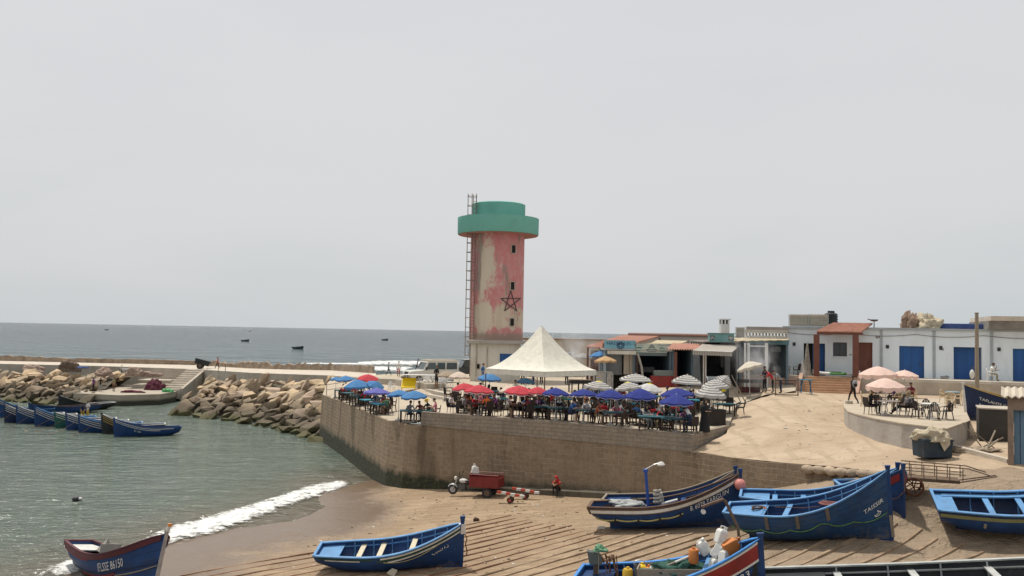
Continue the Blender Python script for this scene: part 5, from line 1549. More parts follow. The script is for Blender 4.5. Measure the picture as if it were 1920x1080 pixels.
for (lab, px, py, wd, kind, tk, trz, ck, seats, npl, kw) in PAR:
    if tk == 'long' and seats is SIX: seats = LONG
    t, rim, gz = parasol(lab, px, py, wd, kind, group='parasols on the cafe terrace', **kw)
    if tk:
        what = SHORT[lab]
        q = (rim.x + .12, max(rim.y + .05, edge_y(rim.x) + .8))
        place(TB[tk], (q[0], q[1], tz(*q)), trz, {'teal': 'teal-topped', 'long': 'long teal-topped', 'cyan': 'cyan-topped', 'brown': 'dark wooden', 'x': 'cross-legged teal'}[tk] + ' table ' + what.replace('of the', 'in the'), 'cafe tables on the terrace')
        if seats:
            ppl = rand_people(len(seats), npl)
            if 'foremost blue' in lab:
                ppl = [(0, 'eat', 'in a sleeveless brown top', dict(skin='tan', top='brown', bot='khaki', shin='bare')), (1, 'sit', 'in a grey shirt', dict(skin='tan', top='grey', bot='navy')), (2, 'lean', 'in a maroon top', dict(top='maroon', bot='navy', skin='tan')),
                       (3, 'sit', 'with a yellow hat', dict(top='black', bot='black', hair='hair+hat')), (4, 'sit', 'in a pink top', dict(top='pink', bot='black', skin='fair'))]
            if 'nearest the terrace edge' in lab: ppl[0] = (3, 'sit', 'in an orange top', dict(top='orange', bot='navy')); ppl[1] = (4, 'sit', 'in a bright red top', dict(top='red', bot='black')); ppl = [p for i, p in enumerate(ppl) if i < 2 or p[0] not in (3, 4)]
            if 'third of the reds' in lab: ppl = [p for p in ppl if p[0] != 1] + [(1, 'lean', 'in a white shirt', dict(top='white', bot='khaki', shin='bare'))]
            if 'foremost purple' in lab: ppl = [p for p in ppl if p[0] not in (0, 2)] + [(2, 'sit', 'in a teal top', dict(top='teal', bot='black', hair='scarf', hairm=CL['teal'], sleeve='teal')), (0, 'sit', 'in a red patterned top', dict(top='red', bot='grey'))]
            seat_people(q, tz, seats, ck, what, ppl, None)

# three pink ones on the raised right terrace are placed with that terrace
# ------------------------------------------------------------------ tower
def m_tower():
    m, nt, b, out = new_mat('peeling_red_paint')
    p = nt.nodes.new('ShaderNodeTexCoord').outputs['Object']; x, y, z = xyz_(nt, p)
    ang = nd(nt, 'Math', {0: x, 1: math_(nt, 'MULTIPLY', y, -1)}, operation='ARCTAN2').outputs[0]      # 0 faces the eye
    n1 = noise_(nt, p, .55, 7, .68, .6, (1, 1, .55)); n2 = noise_(nt, p, 2.2, 6, .7, .5, (1, 1, .6)); n3 = noise_(nt, p, .9, 5, .6, .2, (1, 1, .15))
    red = mixc(nt, rng_(nt, n2, .35, .7), (.55, .20, .20), (.57, .30, .28))
    red = mixc(nt, rng_(nt, n1, .5, .75, 0, .6), red, (.56, .41, .365))
    # bare cream plaster in a band left of the middle and near the foot
    left = math_(nt, 'MULTIPLY', rng_(nt, ang, -1.0, -.6), rng_(nt, ang, .05, -.35))
    foot = math_(nt, 'MULTIPLY', rng_(nt, z, 3.6, 2.6), rng_(nt, z, .6, 1.6))
    msk = math_(nt, 'ADD', math_(nt, 'ADD', math_(nt, 'MULTIPLY', left, .135), math_(nt, 'MULTIPLY', foot, .125)), math_(nt, 'ADD', math_(nt, 'MULTIPLY', n1, .75), math_(nt, 'MULTIPLY', n2, .25)))
    c = mixc(nt, rng_(nt, msk, .555, .64), red, mixc(nt, rng_(nt, n3, .4, .65), (.62, .53, .41), (.53, .43, .33)))
    gz_ = math_(nt, 'ADD', math_(nt, 'MULTIPLY', n3, 1.0), math_(nt, 'MULTIPLY', n2, .25))
    c = mixc(nt, rng_(nt, gz_, .68, .78, 0, .8), c, (.27, .22, .18))
    c = mixc(nt, rng_(nt, math_(nt, 'ADD', z, math_(nt, 'MULTIPLY', n2, 1.2)), 1.5, 1.0, 0, .8), c, (.30, .24, .18))
    nt.links.new(c, b.inputs['Base Color']); b.inputs['Roughness'].default_value = .9
    bump_(nt, b, math_(nt, 'ADD', n2, math_(nt, 'MULTIPLY', rng_(nt, msk, .575, .625), -.4)), .5, .05)
    return m


TX, TY = D(930, 640, 84).x, 84.0; TR = 2.47
t = thing('light_tower', 'round red and cream peeling tower with a green ring top and a star on it', 'tower', (TX, TY, 8.9))
mb = MB(); mb.lathe([(TR, -.05), (TR, 9.75)], 48); mb.build('shaft', m_tower(), t, smooth='all')
TGREEN = mat('faded_green_paint', (.17, .44, .365), .75, .14, .8, .25, 4, dirt=(.11, .31, .255), dirt_amt=.5, dirt_scale=.8)
mb = MB(); mb.lathe([(TR - .1, 9.72), (3.72, 9.72), (3.76, 9.78), (3.78, 11.25), (3.60, 11.25), (3.60, 9.95), (TR - .1, 9.95)], 56); o = mb.build('ring_gallery', [TGREEN], t, smooth=True)
mb = MB(); mb.lathe([(TR - .12, 9.7), (3.70, 9.70)], 56); mb.build('ring_underside', mat('pink_soffit', (.42, .20, .17), .9, .2, 2), t)
mb = MB(); mb.lathe([(TR + .02, 9.95), (TR + .02, 12.55), (TR - .1, 12.62), (.001, 12.62)], 48); mb.build('lantern_drum', TGREEN, t, smooth=True)


def tw(px, py, out=0.0):                       # photo pixel onto the shaft (local coordinates)
    r = ray(px, py); o = Vector((0, 0, EYE)); dx, dy = r.x, r.y; cx, cy = TX, TY
    A = dx * dx + dy * dy; B = -2 * (dx * cx + dy * cy); C_ = cx * cx + cy * cy - (TR + out) ** 2
    k = (-B - math.sqrt(max(0, B * B - 4 * A * C_))) / (2 * A); p = o + r * k
    return Vector((p.x - TX, p.y - TY, p.z - 8.9))


DARK = mat('dark_opening', (.012, .012, .013), .8, .2, 3)
for px, py, h in ((962.5, 467, 14), (960.5, 536, 14), (959.5, 604, 13)):
    c = tw(px, py); a = math.atan2(c.x, -c.y); q = Matrix.Rotation(a, 3, 'Z')
    hh = h * TY / F_PX
    mb = MB(); 
    for dx, dz, w_, e in ((-.24, 0, .06, hh + .12), (.24, 0, .06, hh + .12), (0, hh / 2 + .03, .42, .06), (0, -hh / 2 - .03, .42, .06)): mb.box(c + q @ Vector((dx, .02, dz)), (w_, .16, e), mx=q) if False else mb.box(c + q @ Vector((dx, 0, dz)), (w_, .14, e), rz=a)
    f_ = mb.build('window', mat('window_reveal', (.42, .36, .29), .9, .2, 3), t)
    mb = MB(); mb.box(c + q @ Vector((0, .03, 0)), (.42, .1, hh), rz=a); mb.build('opening', DARK, f_)
# star
cs = (957.5, 566); pts = []
for i in range(5):
    a = PI / 2 + i * 4 * PI / 5; pts.append((cs[0] + 19.5 * math.cos(a) , cs[1] - 21 * math.sin(a)))
mb = MB()
for i in range(5):
    a, b2 = pts[i], pts[(i + 1) % 5]
    mb.tube([tw(a[0] + (b2[0] - a[0]) * k / 8, a[1] + (b2[1] - a[1]) * k / 8, .02) for k in range(9)], .05, 5)
mb.build('star_emblem', mat('dark_star_paint', (.10, .075, .07), .8, .2, 4), t)
# ladder with safety cage
a0 = R(-54)
mb = MB(); rails = []
q = lambda r, da, z: ((TR + r) * math.sin(a0 + da), -(TR + r) * math.cos(a0 + da), z)
for da in (-.10, .10): mb.tube([q(.22, da, -3.4), q(.22, da, 13.3)], .042, 5)
z = -3.2
while z < 13.2: mb.tube([q(.22, -.10, z), q(.22, .10, z)], .025, 4, caps=False); z += .33
t2 = mb.build('ladder', mat('rusty_ladder', (.21, .155, .13), .7, .3, 5), t)
mb = MB(); z = -1.4
while z < 13.3:
    pts = []
    for k in range(9):
        b_ = PI * k / 8; pts.append(q(.22 + .72 * math.sin(b_), .14 * -math.cos(b_) * 1.0, z))
    mb.tube(pts, .03, 4, caps=False); z += .85
for k in (2, 4, 6):
    b_ = PI * k / 8; mb.tube([q(.22 + .72 * math.sin(b_), .14 * -math.cos(b_), -1.4), q(.22 + .72 * math.sin(b_), .14 * -math.cos(b_), 13.3)], .03, 4)
mb.build('safety_cage', mat('rusty_cage', (.27, .21, .18), .7, .3, 5), t2)
# service building at its foot
WALLW = mat('whitewash', (.60, .60, .58), .88, .07, .8, .2, 5, dirt=(.40, .37, .32), dirt_amt=.45, dirt_scale=.7, streak=True)
WALLC = mat('cream_wall', (.64, .60, .52), .9, .1, .7, .2, 5, dirt=(.34, .29, .23), dirt_amt=.45, dirt_scale=.6, streak=True)
x0, x1 = D(882, 670, 81.2).x, D(976, 670, 81.2).x
t = thing('service_building', 'low cream building with a flat slab roof carrying the red tower', 'building', ((x0 + x1) / 2, 81.2, 4.9))
W2 = x1 - x0
mb = MB(); mb.box((0, 3.2, 1.85), (W2, 6.4, 3.7)); mb.build('wall', WALLC, t)
mb = MB(); mb.box((.1, 3.2, 3.85), (W2 + .9, 7.2, .3)); mb.build('roof', CONC_GREY, t, bev=.03)
DOORB = mat('blue_door', (.015, .085, .27), .5, .14, 1.5, .1, 8, dirt=(.03, .07, .15), dirt_amt=.4, dirt_scale=2, streak=True)
dc = D(954, 672, 81.2).x - (x0 + x1) / 2
mb = MB(); mb.box((dc, -.02, 2.35), (1.6, .06, .95)); mb.build('shutter', DOORB, t)
wc = D(896, 687, 81.2).x - (x0 + x1) / 2
mb = MB(); mb.box((wc, -.01, D(896, 687, 81.2).z - 4.9), (.42, .06, .5)); w_ = mb.build('window', CONC, t)
mb = MB(); mb.box((wc, -.035, D(896, 687, 81.2).z - 4.9), (.3, .04, .38)); mb.build('pane', DARK, w_)
mb = MB(); mb.tube([(-W2 / 2 + .55, -.1, 3.6), (-W2 / 2 + .55, -.1, .8)], .05, 5); mb.tube([(-W2 / 2 + 1.5, -.1, 3.4), (-W2 / 2 + 1.5, -.1, 1.4)], .04, 5); mb.build('drainpipe', CONC, t)

# long low building behind the tent
xa, xb = D(982, 650, 90).x, D(1190, 650, 90).x
t = thing('storehouse', 'long low beige building behind the white tent and grill smoke', 'building', ((xa + xb) / 2, 90, 5.3))
zt = D(1050, 637, 90).z - 5.3
mb = MB(); mb.box((0, 3, zt / 2), (xb - xa, 6, zt)); mb.build('wall', mat('beige_wall', (.46, .40, .32), .9, .12, .6, .2, 5, dirt=(.32, .26, .2), dirt_amt=.5, dirt_scale=.5), t)
mb = MB(); mb.box((0, 3, zt + .06), (xb - xa + .3, 6.3, .12)); mb.build('roof', mat('brown_coping', (.26, .19, .14), .9, .2, 2), t)
c = D(1062, 668, 90); lx_ = c.x - (xa + xb) / 2
mb = MB(); mb.box((lx_, -.04, 1.35), (1.5, .1, 2.3)); d_ = mb.build('door', WALLW, t)
mb = MB(); mb.box((lx_ - .02, -.10, 1.5), (1.0, .05, 1.7)); mb.build('panel', mat('grey_violet', (.17, .16, .20), .7), d_)

# ------------------------------------------------------------------ white pagoda tent
TENTC = m_cloth('tent_canvas', (.85, .82, .71))
f0 = Vector((2.1, 55.5)); fl = Vector((-1.65, 59.0)); fr = Vector((5.6, 59.25)); bk = fl + fr - f0; cen = (fl + fr) / 2
ze = D(1024, 697, 55.5).z; zp = D(1016, 613, cen.y).z; gz = tz(cen.x, cen.y)
t = thing('pagoda_tent', 'white pagoda tent with a tall pointed peak in the middle of the terrace', 'tent', (cen.x, cen.y, gz))
cs = [Vector((p.x - cen.x, p.y - cen.y, 0)) for p in (f0, fr, bk, fl)]
mb = MB(); rings = 16; sub = 10
for j in range(rings + 2):
    v = min(1, j / rings); r = .035 + .965 * v
    zz = (zp - ze) * ((1 - v) ** 1.75 * .80 + (1 - v) * .20)
    for s_ in range(4):
        for k in range(sub):
            f = k / sub; p = cs[s_].lerp(cs[(s_ + 1) % 4], f) * r; fld = .05 * 4 * f * (1 - f) * math.sin(PI * v)
            if j == rings + 1: q = p * 1.004; mb.v.append((q.x, q.y, ze - gz - .32 - (.03 if k % 2 else 0)))
            else: mb.v.append((p.x, p.y, ze - gz + zz - fld))
n = 4 * sub
for j in range(rings + 1):
    for k in range(n):
        a, b2 = j * n + k, j * n + (k + 1) % n; mb.f.append((a, b2, b2 + n, a + n)[::-1]); mb.m.append(0)
mb.f.append(tuple(range(n))); mb.m.append(0)
mb.build('canvas_roof', TENTC, t, smooth=True)
mb = MB(); mb.tube([(0, 0, zp - gz - .25), (0, 0, zp - gz + .06)], [.1, .05], 8); mb.build('peak_cap', WHITEP, t)
for c in cs: mb = MB(); mb.tube([(c.x * .985, c.y * .985, 0), (c.x * .985, c.y * .985, ze - gz)], .04, 6); mb.build('pole', STEEL, t)
mb = MB()
for i in range(4): mb.tube([cs[i] * .98 + Vector((0, 0, ze - gz - .03)), cs[(i + 1) % 4] * .98 + Vector((0, 0, ze - gz - .03))], .03, 4)
mb.build('eave_frame', STEEL, t)

# ------------------------------------------------------------------ shops
TILE = mat('terracotta_tile', (.55, .31, .235), .85, .18, 3, .4, 8, dirt=(.36, .22, .16), dirt_amt=.5)
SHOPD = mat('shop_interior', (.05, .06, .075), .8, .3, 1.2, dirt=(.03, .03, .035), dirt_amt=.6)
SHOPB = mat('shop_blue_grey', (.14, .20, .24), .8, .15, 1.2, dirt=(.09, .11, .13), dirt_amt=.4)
CANVAS = m_cloth('awning_canvas', (.62, .53, .36))
BROWNC = mat('brown_column', (.16, .065, .045), .7, .16, 2, .1, 6)


def corr(mb, a, b2, c, d_, n, amp=.05, axis=None):
    """corrugated or tiled roof sheet: a-b upper edge, d-c lower edge"""
    a, b2, c, d_ = map(Vector, (a, b2, c, d_)); m_ = n * 4; rows = []
    nrm_ = (b2 - a).cross(d_ - a).normalized()
    if nrm_.z < 0: nrm_ = -nrm_
    for off_ in (0, -.05):
        rows.append([[tuple(a.lerp(b2, i / m_) + nrm_ * (amp * math.cos(i * PI / 2) + off_)) for i in range(m_ + 1)], [tuple(d_.lerp(c, i / m_) + nrm_ * (amp * math.cos(i * PI / 2) + off_)) for i in range(m_ + 1)]])
    (u0, l0), (u1, l1) = rows
    mb.loft([u0, l0, l1, u1], closed=False); return mb


def shop(label, px0, px1, ytop, d, depth=4.5, back=SHOPD, side=SHOPB, openz=None, roofm=CONC_GREY):
    a, b2 = D(px0, 680, d), D(px1, 680, d); W = b2.x - a.x; cx = (a.x + b2.x) / 2; g = min(tz(cx, d), 6.0) - .15
    zt = D((px0 + px1) / 2, ytop, d).z - g
    t = thing('shop', label, 'shop', (cx, d, g))
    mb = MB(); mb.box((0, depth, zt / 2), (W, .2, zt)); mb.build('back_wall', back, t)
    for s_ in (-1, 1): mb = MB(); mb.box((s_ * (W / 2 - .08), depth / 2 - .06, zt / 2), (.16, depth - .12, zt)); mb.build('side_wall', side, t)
    mb = MB(); mb.box((0, depth / 2, zt + .06), (W + .1, depth + .3, .12)); mb.build('roof', roofm, t)
    mb = MB(); mb.box((0, depth / 2, .02), (W - .34, depth - .2, .04)); mb.build('floor', CONC_GREY, t)
    return t, W, zt, g, cx


def sx(px, t_, d): return D(px, 680, d).x - t_.location.x
def sz(px, py, t_, d): return D(px, py, d).z - t_.location.z


def board(name, px0, px1, y0, y1, d, mt, parent, yoff=-.1, th=.08):
    w0, w1 = sx(px0, parent, d), sx(px1, parent, d); zc = sz((px0 + px1) / 2, (y0 + y1) / 2, parent, d); h = (y1 - y0) * d / F_PX
    mb = MB(); mb.box(((w0 + w1) / 2, yoff, zc), (w1 - w0, th, h)); return mb.build(name, mt, parent), (w0 + w1) / 2, zc, w1 - w0, h


SIGNB = mat('sign_pale_blue', (.18, .37, .44), .5, .2, 1.2, dirt=(.30, .42, .40), dirt_amt=.8, dirt_scale=.7)
INK = mat('sign_navy_ink', (.03, .06, .14), .6)
d = 67.0
tA, W, zt, g, cx = shop('beige stall with a pale blue sign showing a ship wheel', 1134, 1191, 657, d, back=mat('beige_panels', (.42, .36, .29), .85, .2, 1.5))
sg, wx, zc, ww, hh = board('signboard', 1132, 1191, 638, 657, d, SIGNB, tA)
def on_sign(wx, zc, y=-.155): return lambda x, z: (wx + x, y, zc + z)
flat_lettering('lettering', [*text_geo('HASSAN', .36)], on_sign(wx - .98, zc + .02), INK, sg)
flat_lettering('lettering', text_geo('IBLO', .36, 0, 1.1), on_sign(wx + .42, zc + .02), mat('sign_teal_ink', (.03, .16, .24), .6), sg)
st = []
for k in range(10): a = PI * 2 * k / 10; st.append([(.1 * math.cos(a), .1 * math.sin(a)), (.33 * math.cos(a), .33 * math.sin(a))])
for rr in (.11, .23): st.append([(rr * math.cos(PI * 2 * k / 20), rr * math.sin(PI * 2 * k / 20)) for k in range(21)])
flat_lettering('wheel_emblem', stroke_geo(st, .045), on_sign(wx + .05, zc - .01), INK, sg)
board('fascia', 1138, 1190, 658, 664, d, WALLC, tA, -.5, .5)
board('door_panel', 1170, 1180, 665, 702, d, mat('beige_door', (.40, .34, .27), .8, .15, 2), tA, .2)
board('door_panel', 1181, 1191, 665, 702, d, mat('beige_door', (.4, .3, .2)), tA, .22)
board('shutter', 1140, 1168, 665, 703, d, mat('grey_shutter', (.22, .23, .24), .7, .2, 2), tA, .6)
tB, W, zt, g, cx = shop('dark open shop with a white and green painted sign over a red counter', 1192, 1259, 659, d)
sg, wx, zc, ww, hh = board('signboard', 1190, 1250, 645, 661, d, mat('sign_cream_green', (.50, .52, .44), .6, .15, 1.2, dirt=(.30, .42, .38), dirt_amt=.7, dirt_scale=.8), tB)
GRN = mat('sign_grey_ink', (.16, .20, .19), .6)
flat_lettering('boat_emblem', stroke_geo([[(-.4, -.1), (-.28, -.24), (.28, -.24), (.4, -.1), (-.4, -.1)], [(-.25, -.1), (-.12, .2), (.12, .2), (.25, -.1)], [(-.15, .05), (.15, .05)], [(0, .2), (0, .3)], [(-.1, .12), (-.02, .12)], [(.02, .12), (.1, .12)]], .06), on_sign(wx + .05, zc), GRN, sg)
flat_lettering('lettering', stroke_geo([[(-1.1, .06), (-.62, .06)], [(-1.1, .0), (-.7, .0)], [(.6, -.02), (1.05, -.02)], [(.65, .05), (.9, .08)], [(.6, -.2), (1.0, -.2)], [(-1.1, -.2), (-.8, -.2)]], .05), on_sign(wx, zc), mat('sign_green_ink', (.06, .20, .19), .6), sg)
flat_lettering('scallops', stroke_geo([[(-1.15 + i * .17, .25), (-1.1 + i * .17, .17), (-1.05 + i * .17, .25)] for i in range(4)] + [[(.5 + i * .17, .25), (.55 + i * .17, .17), (.6 + i * .17, .25)] for i in range(4)], .04), on_sign(wx, zc), GRN, sg)
board('fascia', 1190, 1250, 661.5, 667, d, mat('fascia_grey', (.13, .16, .16), .7, .15, 2), tB, -.06, .2)
board('post', 1191, 1196, 667, 708, d, DWOOD, tB, -.05, .2)
mb = MB(); mb.box((.7, -.5, .5), (2.0, .8, 1.0)); mb.build('counter', REDP, tB, bev=.02)
mb = MB(); mb.box((.7, -.5, 1.2), (1.6, .7, .4)); mb.build('display_case', mat('grey_glass', (.16, .18, .17), .15, .1, 2, spec=.6), tB, bev=.03)
mb = MB(); mb.tube([(-1.2, -.1, 2.6), (-.9, -.15, 1.6), (-.75, -.15, .4)], .09, 6); mb.build('drape', mat('pale_drape', (.4, .37, .32)), tB)
board('shelf_goods', 1205, 1235, 690, 700, d, mat('shop_goods', (.2, .2, .19), .7, .5, 6), tB, 2.0)
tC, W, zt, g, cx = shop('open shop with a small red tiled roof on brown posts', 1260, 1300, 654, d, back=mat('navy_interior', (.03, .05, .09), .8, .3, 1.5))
a, b2, c, e = [D(px, py, dd) - tC.location for px, py, dd in ((1262, 643, 69), (1326, 645, 69), (1318, 655.5, 65.6), (1252, 654, 65.6))]
mb = MB(); corr(mb, a, b2, c, e, 14); mb.build('tiled_roof', TILE, tC)
for px in (1261, 1314):
    x = sx(px, tC, d); mb = MB(); mb.box((x, -1.2, 1.35), (.2, .2, 2.7 if px < 1300 else 2.6)); mb.build('post', BROWNC, tC)
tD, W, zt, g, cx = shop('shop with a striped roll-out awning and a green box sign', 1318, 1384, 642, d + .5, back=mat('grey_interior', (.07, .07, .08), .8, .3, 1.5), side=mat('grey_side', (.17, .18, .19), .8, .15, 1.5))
GREENS = mat('sign_grey_green', (.14, .29, .28), .6, .15, 1.2, dirt=(.22, .33, .31), dirt_amt=.6)
mb = MB(); x0, x1 = sx(1332, tD, d), sx(1378, tD, d); zb, zt_ = sz(1355, 641.5, tD, d), sz(1355, 626, tD, d)
mb.box(((x0 + x1) / 2, .1, (zb + zt_) / 2), (x1 - x0, .7, zt_ - zb)); sg = mb.build('signboard', GREENS, tD)
mb = MB(); mb.box(((x0 + x1) / 2, .1, zt_ + .03), (x1 - x0 + .12, .8, .06)); mb.build('trim', mat('trim_green', (.08, .17, .17), .6), sg)
for px, sgn in ((1336.5, 1), (1371.5, -1)):
    mb = MB(); xx = sx(px, tD, d); zc = (zb + zt_) / 2; mb.box((xx, -.27, zc), (.36, .03, .36)); pm = mb.build('picture', mat('sign_picture', (.10, .13, .13), .6, .3, 6), sg)
    flat_lettering('fish_emblem', stroke_geo([[(-.12, -.08), (0, .08), (.12, -.08)]] if sgn > 0 else [[(-.13, .02), (-.06, .1), (0, .03), (.06, .1), (.13, .02), (0, -.1), (-.13, .02)]], .05), lambda x, z, xx=xx, zc=zc: (xx + x, -.295, zc + z), WHITEP, pm)
AWN = m_cloth('awning_striped', (.55, .50, .43), 'stripe', (.33, .30, .27))
for nn in AWN.node_tree.nodes:
    if nn.type == 'MATH' and nn.operation == 'MULTIPLY' and abs(nn.inputs[1].default_value - 5.0) < 1e-6: nn.inputs[1].default_value = 16.0
a, b2, c, e = [D(px, py, dd) - tD.location for px, py, dd in ((1317, 645, 67.4), (1386, 647, 67.4), (1373, 660, 63.8), (1299, 657, 63.8))]
mb = MB(); uv = []
for i in range(33):
    f = i / 32; u_, l_ = a.lerp(b2, f), e.lerp(c, f)
    for s_ in range(5): mb.v.append(tuple(u_.lerp(l_, s_ / 4) + Vector((0, 0, -.05 * math.sin(PI * s_ / 4))))); uv.append((s_ / 4, f))
    mb.v.append(tuple(l_ + Vector((0, -.02, -.28 - .04 * (i % 2))))); uv.append((1, f))
for i in range(32):
    for s_ in range(5): q_ = i * 6 + s_; mb.f.append((q_, q_ + 1, q_ + 7, q_ + 6)); mb.m.append(0)
mb.uv = uv; mb.build('awning', AWN, tD, smooth=True)
mb = MB(); mb.tube([e + Vector((0, -.03, 0)), c + Vector((0, -.03, 0))], .05, 6); mb.build('awning_bar', WHITEP, tD)
board('pillar', 1361, 1370, 667, 718, d, mat('grey_pillar', (.15, .155, .165), .8, .15, 1.5), tD, -.1, .5)
for px in (1321, 1325): mb = MB(); mb.tube([(sx(px, tD, 65), -2.2, 0), (sx(px, tD, 65), -2.2, 3.0)], .05, 6); mb.build('awning_post', WHITEP, tD)
# cafe with the lattice parapet
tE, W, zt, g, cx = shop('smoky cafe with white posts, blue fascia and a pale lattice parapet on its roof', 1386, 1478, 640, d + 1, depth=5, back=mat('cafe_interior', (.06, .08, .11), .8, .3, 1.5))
d1 = d + 1
LAT = mat('lattice_block', (.48, .45, .40), .9, .15, 2)
mb = MB(); x0, x1 = sx(1397, tE, d1), sx(1477, tE, d1); z0, z1 = sz(1435, 634, tE, d1), sz(1435, 620, tE, d1)
mb.box(((x0 + x1) / 2, .1, z0 + .03), (x1 - x0, .16, .08)); mb.box(((x0 + x1) / 2, .1, z1), (x1 - x0, .16, .08))
k = 13
for i in range(k):
    xa_, xb_ = x0 + (x1 - x0) * i / k, x0 + (x1 - x0) * (i + 1) / k; xm = (xa_ + xb_) / 2; zm = (z0 + z1) / 2
    for u_, v_ in (((xa_, z0), (xm, zm)), ((xm, zm), (xb_, z0)), ((xa_, z1), (xm, zm)), ((xm, zm), (xb_, z1))): mb.bar((u_[0], .1, u_[1]), (v_[0], .1, v_[1]), .12, .08)
mb.build('lattice_parapet', LAT, tE)
board('upper_wall', 1396, 1474, 613, 622, d1 + 3, mat('grey_upper_wall', (.30, .27, .24), .9, .15, 1), tE, 2.5, .3)
board('fascia', 1402, 1478, 638, 646, d1, mat('blue_fascia', (.10, .22, .28), .7, .2, 2), tE, -.1, .12)
a, b2, c, e = [D(px, py, dd) - tE.location for px, py, dd in ((1376, 633.5, 69), (1478, 634, 69), (1478, 637, 66.5), (1376, 639, 66.5))]
mb = MB(); corr(mb, a, b2, c, e, 6, .02); mb.build('canvas_roof', CANVAS, tE)
for px, w_ in ((1403.5, .16), (1397, .12), (1437, .18)): x = sx(px, tE, 66); zz = sz(px, 643, tE, 66); mb = MB(); mb.box((x, -2.0, zz / 2), (w_, w_, zz)); mb.build('post', WALLW, tE)
mb = MB(); mb.box((sx(1420, tE, 66), -2, sz(1420, 649, tE, 66)), (1.4, .1, .1)); mb.build('crossbeam', WALLW, tE)
board('grille_window', 1445, 1464, 650, 660, d1, mat('grille', (.10, .12, .13), .7, .4, 8), tE, .1)
# back walls and roofs over the stalls
xa, xb = D(1177, 640, 76).x, D(1335, 640, 76).x; zt = D(1250, 628, 76).z
t = thing('back_building', 'long pale pink wall with a tiled coping behind the shop signs', 'building', ((xa + xb) / 2, 76, 5.6))
mb = MB(); mb.box((0, 1.5, (zt - 5.6) / 2), (xb - xa, 3, zt - 5.6)); mb.build('wall', mat('pale_pink_wall', (.52, .46, .42), .9, .08, .8), t)
mb = MB(); corr(mb, (-(xb - xa) / 2, .5, zt - 5.6 + .12), ((xb - xa) / 2, .5, zt - 5.6 + .12), ((xb - xa) / 2, -.2, zt - 5.6), (-(xb - xa) / 2, -.2, zt - 5.6), 40, .06); mb.build('tiled_coping', mat('dark_tile', (.20, .10, .075), .9, .2, 4), t)
t = thing('tiled_shelter', 'sloping red tiled roof rising behind the two painted shop signs', 'shelter', tuple(D(1190, 660, 70)))
a, b2, c, e = [D(px, py, dd) - t.location for px, py, dd in ((1166, 629, 74.5), (1238, 630.5, 74.5), (1196, 642, 68), (1130, 640, 68.4))]
mb = MB(); corr(mb, a, b2, c, e, 18); mb.build('tiled_roof', TILE, t)
for q_ in (a, b2, c, e): mb = MB(); mb.box((q_.x * .97, q_.y * .97, (q_.z - 4.4) / 2 - .1), (.15, .15, q_.z + 4.3)); mb.build('post', BROWNC, t)
t = thing('small_tiled_shelter', 'low red tiled shelter left of the ship wheel sign', 'shelter', tuple(D(1117, 660, 72)))
a, b2, c, e = [D(px, py, dd) - t.location for px, py, dd in ((1130, 640, 74), (1150, 641, 74), (1140, 652, 70), (1099, 650, 70))]
mb = MB(); corr(mb, a, b2, c, e, 10); mb.build('tiled_roof', TILE, t)
mb = MB(); mb.box((e.x + .15, e.y + .2, (e.z - 3.2) / 2 - .02), (.16, .16, e.z + 3.2)); mb.build('post', BROWNC, t)
mb = MB(); mb.box((1.0, 1.2, -1.2), (2.6, .15, 2.6)); mb.build('back_wall', BROWNC, t)
t = thing('canvas_shade', 'pale yellow canvas shade stretched behind the boat sign', 'awning', tuple(D(1240, 650, 69)))
a, b2, c, e = [D(px, py, dd) - t.location for px, py, dd in ((1232, 637.5, 73), (1290, 639, 73), (1262, 644.5, 69.5), (1202, 644, 69.5))]
mb = MB(); mb.loft([[a, b2], [a.lerp(e, .5) - Vector((0, 0, .1)), b2.lerp(c, .5) - Vector((0, 0, .1))], [e, c]], closed=False); mb.build('canvas', CANVAS, t, smooth='all')
for q_ in (a, b2, c, e): mb = MB(); mb.tube([q_, q_ + Vector((0, 0, -3))], .04, 5); mb.build('pole', STEEL, t)
# chimney
c = D(1358, 628, 72); zt = D(1358, 597, 72).z
t = thing('chimney', 'square white chimney with a capped top behind the green box sign', 'chimney', (c.x, 72, 7.2))
mb = MB(); h = zt - 7.2; mb.box((0, 0, (h - .45) / 2), (.66, .66, h - .45)); mb.build('stack', WALLW, t)
for x in (-.27, 0, .27):
    for y in (-.27, .27): mb = MB(); mb.box((x, y, h - .29), (.12, .12, .34)); mb.build('vent_post', WALLW, t)
mb = MB(); mb.box((0, 0, h - .08), (.86, .86, .09)); mb.build('cap', WALLW, t); mb = MB(); mb.box((0, 0, h - .28), (.4, .4, .33)); mb.build('flue', DARK, t)

# ------------------------------------------------------------------ white storehouse on the right
A_, B2 = D(1472, 700, 71), D(1925, 700, 66); vx = Vector((B2.x - A_.x, B2.y - A_.y)); ang = math.atan2(vx.y, vx.x); u2 = vx.normalized(); GZ = 6.8


def bl(px, py=None):                              # photo pixel onto the facade plane: (x, z) local
    r = ray(px, py if py is not None else 680); n_ = Vector((-u2.y, u2.x)); k = (A_.x * n_.x + A_.y * n_.y) / (r.x * n_.x + r.y * n_.y)
    p = Vector((r.x * k, r.y * k)); return (p - Vector((A_.x, A_.y))).dot(u2), EYE + r.z * k - GZ


